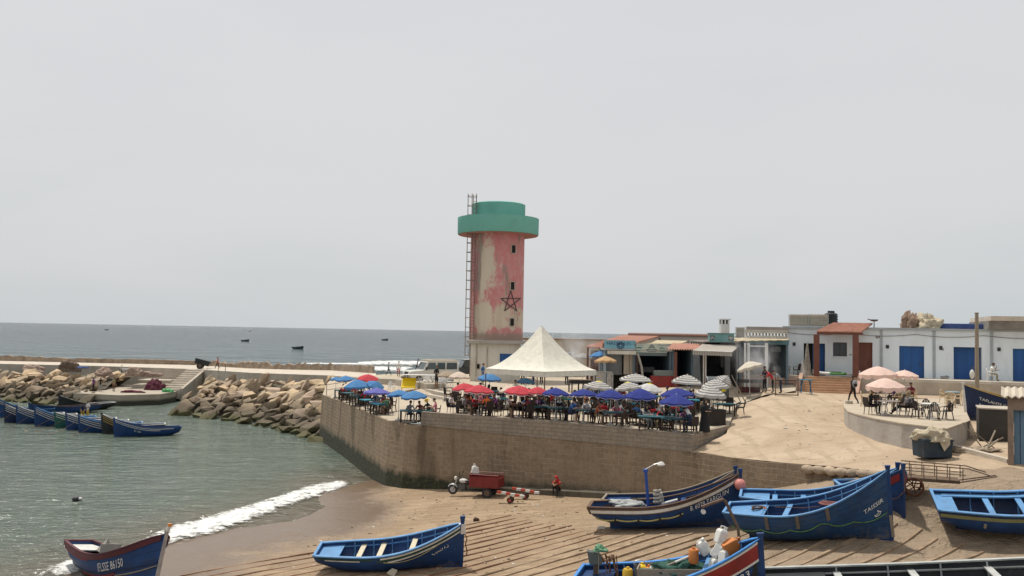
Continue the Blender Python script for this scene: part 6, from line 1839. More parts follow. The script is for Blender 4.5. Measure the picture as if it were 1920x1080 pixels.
t = thing('white_storehouse', 'long flat-roofed whitewashed building with a row of blue doors', 'building', (A_.x, A_.y, GZ), ang)
WB = mat('bluish_whitewash', (.72, .79, .83), .88, .05, .7, .15, 5, dirt=(.50, .52, .52), dirt_amt=.4, dirt_scale=.6, streak=True)
PIL = mat('grey_pilaster', (.36, .40, .42), .88, .1, 1, dirt=(.25, .27, .28), dirt_amt=.4)
XE = bl(1925)[0] + 16; ZR = bl(1700, 619)[1]
ops = []
for px0, px1, yt, yb in ((1507, 1547, 644, 703), (1604, 1636, 642, 703), (1686, 1733, 649, 713), (1788, 1841, 651, 718), (1899, 1940, 654, 720)):
    xa_, xb_ = bl(px0)[0], bl(px1)[0]; ops.append((xa_, xb_, bl((px0 + px1) / 2, yt)[1]))
xw0, xw1, zw0, zw1 = bl(1562)[0], bl(1588)[0], bl(1575, 668)[1], bl(1575, 642)[1]
mb = MB(); cur = 0.0
for (xa_, xb_, zt_) in ops:
    if cur < xw0 < xa_:
        mb.box(((cur + xw0) / 2, .2, ZR / 2 - .5), (xw0 - cur, .4, ZR + 1)); mb.box(((xw1 + xa_) / 2, .2, ZR / 2 - .5), (xa_ - xw1, .4, ZR + 1))
        mb.box(((xw0 + xw1) / 2, .2, (zw0 - 1) / 2), (xw1 - xw0, .4, zw0 + 1)); mb.box(((xw0 + xw1) / 2, .2, (zw1 + ZR) / 2), (xw1 - xw0, .4, ZR - zw1))
    else: mb.box(((cur + xa_) / 2, .2, ZR / 2 - .5), (xa_ - cur, .4, ZR + 1))
    mb.box(((xa_ + xb_) / 2, .2, (zt_ + ZR) / 2), (xb_ - xa_, .4, ZR - zt_)); cur = xb_
mb.box(((cur + XE) / 2, .2, ZR / 2 - .5), (XE - cur, .4, ZR + 1))
mb.box((.1, 4.2, ZR / 2 - .5), (.2, 7.6, ZR + 1)); mb.box((XE / 2, 8, ZR / 2 - .5), (XE, .2, ZR + 1))
mb.build('wall', WB, t)
mb = MB(); mb.box((XE / 2, 4.1, ZR + .08), (XE + .4, 8.6, .16)); mb.build('roof', PIL, t)
for i, (xa_, xb_, zt_) in enumerate(ops):
    dm = BROWNC if i == 1 else DOORB; rec = .5 if i in (0, 3) else .12
    x0_ = xa_ + (.42 * (xb_ - xa_) if i == 0 else .0)
    mb = MB(); mb.box(((x0_ + xb_) / 2, rec + .06, (zt_ - .2) / 2), (xb_ - x0_, .06, zt_ + .2)); d_ = mb.build('door', dm, t)
    if i == 0:
        mb = MB(); mb.box((xa_ + .2 * (xb_ - xa_), rec + .1, (zt_ - .2) / 2), (.42 * (xb_ - xa_), .06, zt_ + .2)); mb.build('doorway', DARK, t)
    mb = MB()
    for q_ in (.0,) if i == 1 else (-.33, 0, .33): mb.box(((x0_ + xb_) / 2 + q_ * (xb_ - x0_), rec + .025, zt_ / 2), (.03, .02, zt_ - .1))
    mb.build('door_seam', dm, d_)
    mb = MB(); mb.box((xb_ - .25, rec + .0, 1.0), (.05, .06, .16)); mb.build('handle', STEEL, d_)
    mb = MB(); mb.box((x0_ + .04, rec - .0, zt_ / 2), (.075, .05, zt_ - .004)); mb.box((xb_ - .04, rec - .0, zt_ / 2), (.075, .05, zt_ - .004)); mb.box(((x0_ + xb_) / 2, rec - .0, zt_ - .045), (xb_ - x0_ - .16, .05, .08)); mb.build('door_frame', mat('door_frame_blue', (.03, .10, .24), .6, .2, 2) if i != 1 else BROWNC, d_)
mb = MB(); xm = (xw0 + xw1) / 2; zm = (zw0 + zw1) / 2
for dx_, dz_, w_, h_ in ((0, (zw1 - zw0) / 2 - .04, xw1 - xw0, .08), (0, -(zw1 - zw0) / 2 + .04, xw1 - xw0, .08), (-(xw1 - xw0) / 2 + .04, 0, .08, zw1 - zw0), ((xw1 - xw0) / 2 - .04, 0, .08, zw1 - zw0), (0, 0, .05, zw1 - zw0)): mb.box((xm + dx_, .03, zm + dz_), (w_ - .002, .08, h_ - .002))
f_ = mb.build('window', mat('dark_frame', (.07, .075, .08), .6), t)
mb = MB(); mb.box((xm, .12, zm), (xw1 - xw0 - .02, .04, zw1 - zw0 - .02)); mb.build('pane', mat('dark_glass', (.035, .04, .045), .15, .2, 2, spec=.6), f_)
mb = MB(); mb.box((xm, -.05, zw0 - .06), (xw1 - xw0 + .2, .12, .07)); mb.build('sill', WB, f_)
for px0, px1, yb in ((1650, 1655, 690), (1749, 1754, 712), (1857, 1862, 720)):
    xa_, xb_ = bl(px0)[0], bl(px1)[0]; mb = MB(); mb.box(((xa_ + xb_) / 2, -.03, ZR / 2), (xb_ - xa_, .06, ZR - .1)); mb.build('pilaster', PIL, t)
for px, py in ((1664, 650), (1764, 652), (1873, 655), (1489, 645)):
    x_, z_ = bl(px, py); mb = MB(); mb.box((x_, -.02, z_), (.22, .06, .26)); mb.build('vent', mat('dark_vent', (.04, .045, .05), .7, .2), t)
for px, py, w_ in ((1770, 709, .8), (1645, 632, .5), (1766, 655, .4), (1595, 665, .25)):
    x_, z_ = bl(px, py); k_ = random.Random(px); v_ = [(x_ + w_ * k_.uniform(.4, 1) * .6 * math.cos(2 * PI * i / 12), -.006, z_ + w_ * .32 * k_.uniform(.4, 1) * math.sin(2 * PI * i / 12)) for i in range(12)]
    mb = MB(); mb.add(v_, [tuple(range(12))]); mb.build('flaked_patch', mat('bare_render', (.30, .29, .28), .9, .3, 6), t)
mb = MB(); pts = []
for i in range(81):
    f = i / 80; x_ = XE * f; s_ = (f * 7) % 1; pts.append((x_, -.06, ZR - .30 - .18 * 4 * s_ * (1 - s_)))
mb.tube(pts, .018, 4); mb.build('cable', BROWNW, t)
# porch
PZ = bl(1575, 622)[1]
t = thing('porch', 'red tiled porch roof on brown columns over the storehouse entrance', 'porch', (A_.x, A_.y, GZ), ang)
xa_, xb_ = bl(1533)[0] - .1, bl(1636)[0]
zl, zh = bl(1580, 620.5)[1], bl(1590, 606.5)[1]
mb = MB(); corr(mb, (xa_ + 1.3, .6, zh + .05), (xb_ + .1, .6, zh + .05), (xb_ - .9, -1.9, zl - .05), (xa_, -1.9, zl - .05), 22, .05); mb.build('tiled_roof', TILE, t)
mb = MB(); mb.box(((xa_ + xb_) / 2 - .4, -1.75, zl - .2), (xb_ - xa_ - .8, .16, .2)); mb.build('beam', BROWNC, t)
for px in (1537, 1611):
    x_ = bl(px)[0] * .97 - .2; mb = MB(); mb.box((x_, -1.75, (zl - .3) / 2 - .2), (.42, .42, zl + .1)); mb.build('column', BROWNC, t, bev=.02)
# forecourt slab, its low wall and the steps
t = thing('forecourt', 'raised concrete forecourt with a rough brown edge in front of the white building', 'platform', (A_.x, A_.y, GZ), ang)
mb = MB(); xs_ = bl(1648)[0]; mb.box(((xs_ + XE) / 2, -1.1, -.75), (XE - xs_, 3.0, 1.5)); mb.build('slab', CONC_PALE, t)
mb = MB(); mb.box(((bl(1380)[0] + xs_) / 2, .5, -.75), (xs_ - bl(1380)[0], 4.6, 1.44)); mb.build('floor_slab', CONC_PALE, t)
mb = MB(); mb.box(((xs_ + XE) / 2, -2.72, -.85), (XE - xs_, .26, 1.4)); mb.build('edge_wall', CONC, t)
TERR = mat('terracotta_steps', (.44, .27, .165), .85, .18, 1.5, .3, 6, dirt=(.46, .32, .2), dirt_amt=.5)
s0, s1 = bl(1508)[0] * 1.0, bl(1600)[0]
t = thing('entrance_steps', 'wide terracotta steps with sloping side walls up to the porch', 'steps', (A_.x, A_.y, GZ), ang)
for i in range(7):
    z1_ = -.02 - .165 * i; mb = MB() if i == 0 else mb; mb.box(((s0 + s1) / 2 + .2 - .1 * i, -2.0 - .34 * i, (z1_ - 1.6) / 2), (s1 - s0 + .1 * i, .6, z1_ + 1.6))
mb.build('steps', TERR, t)
for x_ in (s0 - .2, s1 + .35):
    mb = MB(); mb.loft([[(x_ - .14, -1.7, -1.5), (x_ + .14, -1.7, -1.5), (x_ + .14, -1.7, .2), (x_ - .14, -1.7, .2)], [(x_ - .54, -4.4, -1.5), (x_ - .26, -4.4, -1.5), (x_ - .26, -4.4, -1.0), (x_ - .54, -4.4, -1.0)]]); mb.build('side_wall', mat('pinkish_wall', (.44, .29, .22), .9, .15, 1.5), t)
t = thing('cafe_platform', 'pinkish tiled cafe platform left of the terracotta steps', 'platform', (A_.x, A_.y, GZ), ang)
xq = bl(1378)[0]; mb = MB(); mb.box(((xq + s0 - .4) / 2, -1.6, -.85), (s0 - .4 - xq, 2.6, 1.35)); mb.build('platform', mat('pinkish_wall', ()), t)
mb = MB(); mb.box(((xq + s0 - .4) / 2, -3.0, -1.15), (s0 - .4 - xq, .5, .9)); mb.build('lower_step', CONC_PALE, t)
# roof clutter
def roof_pt(px, py, back=2.0):
    x_, z_ = bl(px, py); return Vector((A_.x + u2.x * x_ - u2.y * back, A_.y + u2.y * x_ + u2.x * back, 0))


def ibc(px0, px1, yt, label, back=2.0, zb=None):
    c = roof_pt((px0 + px1) / 2, 610, back); s_ = (px1 - px0) * c.y / F_PX; zb = zb or GZ + ZR + .16; h = D((px0 + px1) / 2, yt, c.y).z - zb
    t = thing('water_tank', label, 'water tank', (c.x, c.y, zb), ang, 'caged plastic water tanks')
    mb = MB(); mb.box((0, 0, h / 2 + .03), (s_ - .1, 1.0, h - .1)); mb.build('plastic_tank', mat('yellowed_plastic', (.42, .35, .24), .6, .2, 1.5, dirt=(.24, .18, .12), dirt_amt=.5), t, bev=.06)
    mb = MB()
    for i in range(7):
        x_ = -s_ / 2 + s_ * i / 6; mb.box((x_, -.53, h / 2), (.03, .03, h)); mb.box((x_, .53, h / 2), (.03, .03, h)); mb.box((x_, 0, h), (.03, 1.06, .03))
    for i in range(6):
        z_ = h * (i + .2) / 5.2; mb.box((0, -.545, z_), (s_, .03, .03)); mb.box((s_ / 2, 0, z_), (.03, 1.06, .03)); mb.box((-s_ / 2, 0, z_), (.03, 1.06, .03))
    mb.build('wire_cage', GALV, t)


ibc(1480, 1515, 590, 'left one of two caged yellowish water tanks on the white roof'); ibc(1517, 1553, 590, 'right one of two caged yellowish water tanks on the white roof')
ibc(1380, 1396, 614, 'caged whitish tank at the left end of the lattice parapet', .2, D(1388, 634.5, 70).z)
c = roof_pt(1562, 608, 4.0); s_ = 25 * c.y / F_PX
t = thing('black_tank', 'ribbed black plastic water tank behind the caged ones', 'water tank', (c.x, c.y, GZ + ZR + .16)); h = D(1561, 583, c.y).z - (GZ + ZR + .16)
mb = MB(); pr = [(.001, 0), (s_ / 2, 0)]
for i in range(5): z_ = h * .8 * i / 5; pr += [(s_ / 2, z_ + .04), (s_ / 2 - .05, z_ + .08), (s_ / 2 - .05, z_ + h * .16 - .06), (s_ / 2, z_ + h * .16)]
pr += [(s_ / 2 * .5, h * .9), (s_ / 2 * .5, h), (.001, h)]
mb.lathe(pr, 20); mb.build('tank', mat('black_plastic', (.02, .022, .024), .45, .15, 3), t, smooth=True)
def heap(name, label, c, rx, ry, h, m, seed=1, cat='heap', lump=.5, res=40, freq=1.5):
    from mathutils import noise as NZ
    mb = MB(); rows = []
    for j in range(13):
        v = j / 12; ring = []
        for k in range(res):
            a = 2 * PI * k / res; q_ = Vector((math.cos(a) * freq * (1 - v * .8), math.sin(a) * freq * (1 - v * .8), seed * 3.7 + v * 1.6)); nn = NZ.noise(q_) + .55 * NZ.noise(q_ * 2.3) + .35 * NZ.noise(q_ * 5.1)
            r = math.sin(PI / 2 * (1 - v) ** .8) * (1 + lump * nn); ring.append((rx * r * math.cos(a), ry * r * math.sin(a), max(-.05, h * math.sin(PI / 2 * v) * (1 + lump * nn) - .03)))
        rows.append(ring)
    mb.loft(rows, caps=True); o = mb.build(name, m, smooth='all'); o.location = c
    return tag(o, label, cat)


TARP = mat('pale_tarp', (.50, .43, .31), .85, .22, 2, 1.0, 3, dirt=(.30, .22, .15), dirt_amt=.5, dirt_scale=1)
BLUETARP = mat('blue_tarp', (.045, .075, .20), .7, .2, 2, .6, 3)
c = roof_pt(1743, 615, 1.5); heap('tarp_heap', 'crumpled cream tarpaulin heap on the white roof', (c.x, c.y, GZ + ZR + .16), 1.0, .9, .85, TARP, 3, lump=.6, freq=2.2)
c = roof_pt(1712, 615, 1.6); heap('tarp_heap', 'brown bundle beside the cream tarpaulin on the white roof', (c.x, c.y, GZ + ZR + .16), .7, .7, .95, mat('brown_tarp', (.25, .17, .12), .9, .3, 2, 1, 3), 5, lump=.6, freq=2.2)
c = roof_pt(1808, 615, 2); t = thing('roof_container', 'long flat container under dark blue plastic on the white roof', 'container', (c.x, c.y, GZ + ZR + .16), ang)
mb = MB(); mb.box((0, 0, .2), (80 * c.y / F_PX, 1.4, .42)); mb.build('cover', BLUETARP, t, bev=.05); mb = MB(); mb.box((0, 0, -.01), (3.0, 1.2, .05)); mb.build('pallet', GREYW, t)
xa_, xb_ = bl(1851)[0], XE + .5; t = thing('roof_slab', 'rough concrete roof slab overhanging the right end of the white building', 'roof slab', (A_.x, A_.y, GZ), ang)
zt_ = bl(1880, 602)[1]; mb = MB(); mb.box(((xa_ + xb_) / 2, 3.2, (zt_ + ZR + .16) / 2), (xb_ - xa_, 8.0, zt_ - ZR - .17)); mb.build('slab', mat('rough_concrete', (.20, .18, .155), .95, .25, 1.5, .8, 4), t)
mb = MB(); mb.box(((xa_ + xb_) / 2 + .05, 3.2, zt_ + .17), (xb_ - xa_ - .1, 8.1, .34)); mb.build('cap', CONC_PALE, t)
t = thing('roof_antenna', 'small bent metal antenna by the end of the red porch roof', 'antenna', tuple(roof_pt(1640, 612, .5) + Vector((0, 0, GZ + ZR + .16))))
mb = MB(); mb.tube([(0, 0, 0), (0, 0, .5), (-.5, 0, .65)], .04, 5); mb.lathe([(.001, .45), (.25, .5), (.33, .62)], 10); mb.build('dish', STEEL, t)
# utility pole
c = on(rz_, 1832, 716, 6.5); c = Vector((c.x, c.y, 6.5)); c = D(1832, 712, 61); zt_ = D(1831, 587, 61).z
t = thing('wooden_pole', 'tall weathered wooden pole standing before the blue doors', 'pole', (c.x, c.y, 6.3)); mb = MB(); mb.tube([(0, 0, -.5), (0, 0, zt_ - 6.3)], [.15, .11], 8); mb.build('shaft', GREYW, t, smooth=True)
mb = MB(); mb.box((0, 0, zt_ - 6.3), (.2, .2, .06)); mb.build('cap', STEEL, t)
# ------------------------------------------------------------------ more cafe furniture and people
def top_table(px, py, kind, rz, label, hf=tz, h=.75, group='cafe tables on the terrace'):
    p = on(lambda x, y: hf(x, y) + h, px, py, 5.5); x, y = p.x, max(p.y, edge_y(p.x) + .75)
    z = hf(x, y); place(TB[kind], (x, y, z), rz, label, group); return (x, y)


def stand_at(px, py, hf=tz, z0=5.0):
    p = on(hf, px, py, z0); return (p.x, p.y, p.z)


for i, (px, py, k) in enumerate(((640, 731, 'teal'), (653, 736, 'teal'), (669, 742, 'teal'), (688, 749, 'cyan'), (708, 757, 'cyan'))):
    c = top_table(px, py, k, -1.0, '%s table in the row along the wall edge, %s from the far corner' % ({'teal': 'teal', 'cyan': 'cyan'}[k], ('first', 'second', 'third', 'fourth', 'fifth')[i]))
    seat_people(c, tz, [(-40, .95), (140, .95), (60, .9)], 'wood', 'of the %s wall-edge row' % ('first', 'second', 'third', 'fourth', 'fifth')[i], rand_people(3, 2 if i != 1 else 1), None)
c = top_table(1237, 783, 'long', -.12, 'long teal table at the terrace edge left of the woman in black'); seat_people(c, tz, [(180, 1.3), (60, .95), (120, .95)], 'wood', 'of the long edge table', rand_people(3, 2), None)
c = top_table(1230, 776, 'long', -.12, 'second long teal table just behind the edge one'); seat_people(c, tz, [(70, .95), (110, .95)], 'wood', 'of the second long table', rand_people(2, 2), None)
c = top_table(1357, 756, 'teal', .2, 'teal table with two free armchairs at the right end of the terrace', group='cafe tables at the right end'); seat_people(c, tz, [(60, .85), (-15, .95), (200, .95)], 'wicker', 'at the right end of the terrace', [], None)
for k, (px, py) in enumerate(((885, 764), (935, 768), (1012, 766), (1060, 770), (1118, 762), (1165, 766), (1225, 764), (1300, 772), (1316, 764))):
    p = stand_at(px, py); c = (p[0], p[1])
    nm = ('first', 'second', 'third', 'fourth', 'fifth', 'sixth', 'seventh', 'eighth', 'ninth')[k]
    place(TB['cyan' if k % 2 else 'teal'], p, .2 * k, '%s table of the unshaded middle row, counted from the left' % nm, 'cafe tables on the terrace')
    seat_people(c, tz, QUAD, ['wicker', 'wood'][k % 2], 'of the %s middle-row table' % nm, rand_people(4, 3), None)
# standing people
x, y, z = stand_at(1321, 811); wob = person('woman-length black robe and scarf, person standing at the right corner of the terrace', 'work', (x, y, z), .5, 'tan', 'black', 'black', 'black', 'black', 'scarf', group=None)
wob['label'] = 'person in a long black robe and headscarf standing at the terrace corner'
mb = MB(); mb.lathe([(.30, .03), (.26, .45), (.2, .92), (.2, 1.15), (.215, 1.38), (.12, 1.47)], 16, (0, 0, 0)); o = mb.build('robe', CL['black'], wob, smooth='all'); o.scale = (1.12, .85, 1)
person('person in a pale shirt and checked shorts walking past the kerb steps', 'walk', stand_at(966, 763), -.35, 'tan', 'white', 'grey', shin='bare')
person('person all in black standing and looking at a phone by the car', 'work', stand_at(818, 728), .9, 'brown', 'black', 'black', shin='bare', scale=1.02)
person('person in a blue shirt standing under the tent by the big table', 'stand', stand_at(1062, 722), .6, 'brown', 'blue', 'black')
for i, (px, py, tp, bt) in enumerate(((838, 716, 'grey', 'navy'), (905, 722, 'blue', 'khaki'), (846, 708, 'purple', 'blue'), (871, 708, 'black', 'grey'), (1000, 722, 'white', 'navy'), (1015, 720, 'maroon', 'black'), (980, 722, 'khaki', 'black'))):
    person('person in %s top and %s trousers standing near the %s' % (tp, bt, ('tan parasol', 'tent corner', 'car door', 'second car', 'tent middle', 'tent front pole', 'tent left side')[i]), RNG.choice(['stand', 'work']), stand_at(px, py), i * 1.1, RNG.choice(['tan', 'brown']), tp, bt)
person('small person in white top and red shorts on the quay edge by the surf', 'stand', stand_at(747, 706), .5, 'brown', 'white', 'red', shin='bare', scale=.85)
person('person seen dark against the surf on the quay edge', 'walk', stand_at(728, 704), 1.5, 'brown', 'grey', 'black', scale=.75)
for i, (px, py, tp) in enumerate(((1163, 713, 'pink'), (1172, 711, 'white'), (1180, 714, 'brown'))):
    person('person in %s top behind the pale poster wall' % tp, 'stand', stand_at(px, py + 8), 2.5 + i, RNG.choice(['tan', 'brown']), tp, 'navy', hair='scarf' if i == 0 else 'hair', hairm=CL['purple'] if i == 0 else None, scale=1.1)
# railing at the far corner
t = thing('railing', 'thin metal railing at the far left corner of the terrace', 'railing', stand_at(612, 742))
mb = MB(); mb.tube([(0, 0, 0), (0, 0, .95)], .03, 5); mb.build('post', STEEL, t); mb = MB(); mb.tube([(.9, 3.2, .1), (.9, 3.2, 1.0)], .03, 5); mb.build('post', STEEL, t)
mb = MB(); mb.tube([(0, 0, .95), (.9, 3.2, 1.0), (1.2, 5, 1.05)], .025, 5); mb.tube([(0, 0, .5), (.9, 3.2, .55)], .02, 5); mb.build('rail', STEEL, t)
# upper quay step behind the low terrace
pts = []
for px, py in ((632, 716), (690, 719), (740, 722), (775, 727), (799, 735)):
    p = on(tz, px, py); pts.append((p.x, p.y, p.z + .5, p.z - .2))
strip_wall('kerb_step', pts, CONC, 1.6, batter=0, label='wide brown concrete step behind the blue parasols at the left', cat='kerb')

# ------------------------------------------------------------------ by the car
def wheel(parent, c, r, w_, axis='Y', hub=GALV):
    mb = MB(); mb.lathe([(r * .6, -w_ / 2), (r * .92, -w_ / 2), (r, -w_ / 2 + .03), (r, w_ / 2 - .03), (r * .92, w_ / 2), (r * .6, w_ / 2), (r * .6, -w_ / 2)], 18)
    mb.v = [(x, z, y) for x, y, z in mb.v]; o = mb.build('wheel', RUBBER, parent, smooth=True); o.location = c
    mb = MB(); mb.lathe([(.001, -w_ / 2 + .02), (r * .6, -w_ / 2 + .02), (r * .6, w_ / 2 - .02), (.001, w_ / 2 - .02)], 14); mb.v = [(x, z, y) for x, y, z in mb.v]; mb.build('rim', hub, o)
    return o


CARW = mat('white_car_paint', (.62, .60, .54), .35, .08, 2, spec=.5, dirt=(.42, .38, .31), dirt_amt=.4, dirt_scale=1)
GLASS = mat('car_glass', (.05, .065, .065), .08, .2, 3, spec=.8)


def car(label, c, rz, m, s=1.0, roof=None, rack=True, name='offroad_car'):
    t = thing(name, label, 'car', c, rz, scale=s)                        # front towards -X
    mb = MB(); w_ = .86
    prof = [(-2.2, .55), (-2.25, 1.0), (-2.2, 1.12), (-1.05, 1.2), (2.2, 1.2), (2.25, .6), (2.1, .5), (-2.1, .45)]
    mb.loft([[(x, -w_, z) for x, z in prof], [(x, w_, z) for x, z in prof]]); mb.build('body', m, t, bev=.03)
    cab = [(-1.05, 1.2), (-.68, 1.9), (-.5, 2.0), (2.12, 2.0), (2.22, 1.9), (2.22, 1.2)]
    mb = MB(); mb.loft([[(x, -w_ + .02 + (.09 if z > 1.5 else 0), z) for x, z in cab], [(x, w_ - .02 - (.09 if z > 1.5 else 0), z) for x, z in cab]]); mb.build('cab', m, t, bev=.02)
    if roof: mb = MB(); mb.box((.78, 0, 2.03), (2.8, 1.56, .06)); mb.build('roof_panel', roof, t, bev=.02)
    for sy in (-1, 1):
        for x0, x1 in ((-.62, .08), (.18, .95), (1.05, 2.05)):
            mb = MB(); mb.add([(x0 - (.18 if x0 < -.5 else 0), sy * .852, 1.28), (x1, sy * .852, 1.28), (x1, sy * .80, 1.84), (x0 + .08, sy * .80, 1.84)], [(0, 1, 2, 3) if sy < 0 else (3, 2, 1, 0)]); mb.v += [(x, y - sy * .05, z) for x, y, z in mb.v[:4]]
            mb.f += [(0, 4, 5, 1), (1, 5, 6, 2), (2, 6, 7, 3), (3, 7, 4, 0)]; mb.m += [0] * 4; mb.build('side_window', GLASS, t)
    mb = MB(); mb.loft([[(-1.02, -.74, 1.27), (-1.02, .74, 1.27), (-.96, .74, 1.26), (-.96, -.74, 1.26)], [(-.71, -.70, 1.86), (-.71, .70, 1.86), (-.65, .70, 1.85), (-.65, -.70, 1.85)]]); mb.build('windscreen', GLASS, t)
    for x in (-1.45, 1.35):
        for sy in (-1, 1): wheel(t, (x, sy * .76, .39), .39, .24)
    for sy in (-1, 1):
        mb = MB(); mb.lathe([(.001, 0), (.11, 0), (.1, .05), (.001, .06)], 10); mb.v = [(-2.26 - z, sy * .55 + x, .88 + y) for x, y, z in mb.v]; mb.build('headlight', WHITEP, t)
        mb = MB(); mb.box((-.85, sy * 1.0, 1.35), (.06, .2, .25)); mb.build('mirror', RUBBER, t)
    mb = MB(); mb.box((-2.33, 0, .55), (.14, 1.7, .16)); mb.build('bumper', RUBBER, t)
    mb = MB(); mb.box((-2.24, 0, .88), (.05, .8, .36)); mb.build('grille', RUBBER, t)
    if rack:
        mb = MB()
        for x in (-.3, .4, 1.1, 1.9): mb.bar((x, -.78, 2.12), (x, .78, 2.12), .04)
        for sy in (-1, 1): mb.bar((-.35, sy * .78, 2.12), (1.95, sy * .78, 2.12), .04)
        mb.build('roof_rack', GALV, t)
        mb = MB(); mb.tube([(-1.1, .9, 1.1), (-.95, .9, 1.6), (-.82, .9, 2.15)], .045, 6); mb.build('snorkel', RUBBER, t)
    return t


p = D(808, 715, 78); gz = tz(p.x, p.y)
car('white off-road car with cream roof and roof rack parked on the quay', (p.x, p.y, gz), R(28), CARW, 1.0, mat('cream_roof', (.58, .50, .38), .5, .1, 3))
p = D(878, 705, 86); car('dark car parked behind the white off-road car, beside the tower base', (p.x, p.y, tz(p.x, p.y)), R(20), mat('dark_car_paint', (.05, .06, .065), .35, .1, 3, spec=.5), .86, mat('pale_car_roof', (.5, .48, .46), .4), rack=False, name='parked_car')
t = thing('folding_table', 'white folding table top on crossed legs in front of the white car', 'table', stand_at(790, 727))
mb = MB(); mb.box((0, 0, 1.02), (3.2, .9, .06)); mb.build('tabletop', PLWHITE, t, bev=.01)
for x in (-1.3, -.3, .7, 1.4):
    mb = MB(); mb.bar((x, -.35, 0), (x + .3, .35, 1.0), .04); mb.bar((x + .3, -.35, 0), (x, .35, 1.0), .04); mb.build('crossed_leg', PLWHITE, t)
for i, (px, py) in enumerate(((797, 724), (808, 723), (817, 722), (827, 724), (833, 727), (822, 726), (842, 726))):
    place(CH['white'], stand_at(px, py), R(-30 + 25 * i), 'white plastic chair in the loose row before the white car', 'white chairs by the car')
place(CH['white'], stand_at(734, 735), R(30), 'lone white plastic chair standing behind the violet parasol', None)
t = thing('yellow_lounger', 'bright yellow plastic lounger propped up under the white folding table', 'lounger', stand_at(765, 733), R(8))
YEL = mat('yellow_plastic', (.72, .50, .01), .4, .1, 3)
mb = MB(); mb.loft([[(-.5, -.75, .28), (.5, -.75, .28), (.5, -.75, .34), (-.5, -.75, .34)], [(-.5, 0, .3), (.5, 0, .3), (.5, 0, .36), (-.5, 0, .36)], [(-.35, .6, .95), (.65, .6, .95), (.65, .62, 1.02), (-.35, .62, 1.02)]]); mb.build('seat', YEL, t)
for x in (-.52, .52): mb = MB(); mb.tube([(x, -.8, 0), (x, -.7, .33), (x, 0, .36), (x + .12, .62, 1.0)], .05, 5); mb.build('side_rail', YEL, t)

# ------------------------------------------------------------------ things among the shops
t = thing('poster_wall', 'pale low partition with faded posters in front of the shops', 'partition', stand_at(1163, 727), -.15)
mb = MB(); mb.box((0, 0, .65), (1.3, .1, 1.3)); mb.build('panel', mat('poster_panel', (.42, .37, .32), .8, .25, 2), t)
t = thing('leaning_board', 'white board leaning near the grill stall', 'board', stand_at(1107, 722), -.2); mb = MB(); mb.loft([[(-.3, 0, 0), (.1, 0, 0), (.1, .06, 0), (-.3, .06, 0)], [(-.55, .2, 1.25), (-.15, .2, 1.25), (-.15, .26, 1.25), (-.55, .26, 1.25)]]); mb.build('board', WHITEP, t)
p = D(1136, 712, 67); t = thing('grill_stall', 'stall with wire mesh sides and a smoking grill under the ochre parasol', 'stall', (p.x, p.y, tz(p.x, p.y)))
mb = MB()
for x in (-.9, .5): mb.box((x, 0, .8), (.08, .08, 1.6))
mb.box((-.2, 0, 1.55), (1.5, .08, .08)); mb.build('frame', GALV, t)
mb = MB(); mb.box((-.2, .06, .85), (1.3, .03, 1.4)); mb.build('mesh_side', mat('pale_mesh', (.45, .43, .40), .8, .4, 6), t)
mb = MB(); mb.box((-1.9, -.2, .78), (1.5, .65, .24)); mb.build('grill_body', ENGINE, t)
for xx in (-2.5, -1.3): mb = MB(); mb.box((xx, -.2, .33), (.07, .5, .66)); mb.build('leg', STEEL, t)
mb = MB(); mb.box((-1.9, -.2, .93), (1.7, .8, .05)); mb.build('grill_top', STEEL, t)
for i, (px, py) in enumerate(((1080, 735), (1098, 736))):
    t = thing('serving_table', '%s dark serving table in the shade of the tent' % ('left' if i == 0 else 'right'), 'table', stand_at(px, py)); mb = MB(); mb.box((0, 0, .85), (1.3, .8, .06)); mb.build('tabletop', DWOOD, t)
    for x in (-.55, .55):
        for y_ in (-.3, .3): mb = MB(); mb.box((x, y_, .41), (.07, .07, .82)); mb.build('leg', DWOOD, t)
# glass display case
p = D(1345, 712, 62); t = thing('display_case', 'rounded glass display case in front of the awning shop', 'display case', (p.x, p.y, tz(p.x, p.y)))
mb = MB(); mb.box((0, 0, .5), (1.45, .7, 1.0)); mb.build('cabinet', mat('dark_cabinet', (.06, .065, .065), .5, .2, 3), t, bev=.02)
mb = MB(); rows = []
for i in range(8): a = PI / 2 * i / 7; rows.append([(-.72, -.35 + .6 * (1 - math.cos(a)), 1.0 + .55 * math.sin(a)), (.72, -.35 + .6 * (1 - math.cos(a)), 1.0 + .55 * math.sin(a))])
rows.append([(-.72, .35, 1.55), (.72, .35, 1.55)]); mb.loft(rows, closed=False); mb.build('glass_front', mat('case_glass', (.10, .12, .12), .1, .15, 3, spec=.7), t, smooth='all')
for x in (-.72, .72): mb = MB(); mb.tube([(x, -.35 + .6 * (1 - math.cos(PI / 2 * i / 7)), 1.0 + .55 * math.sin(PI / 2 * i / 7)) for i in range(8)] + [(x, .35, 1.55), (x, .35, 1.0)], .025, 5); mb.build('case_rim', GALV, t)
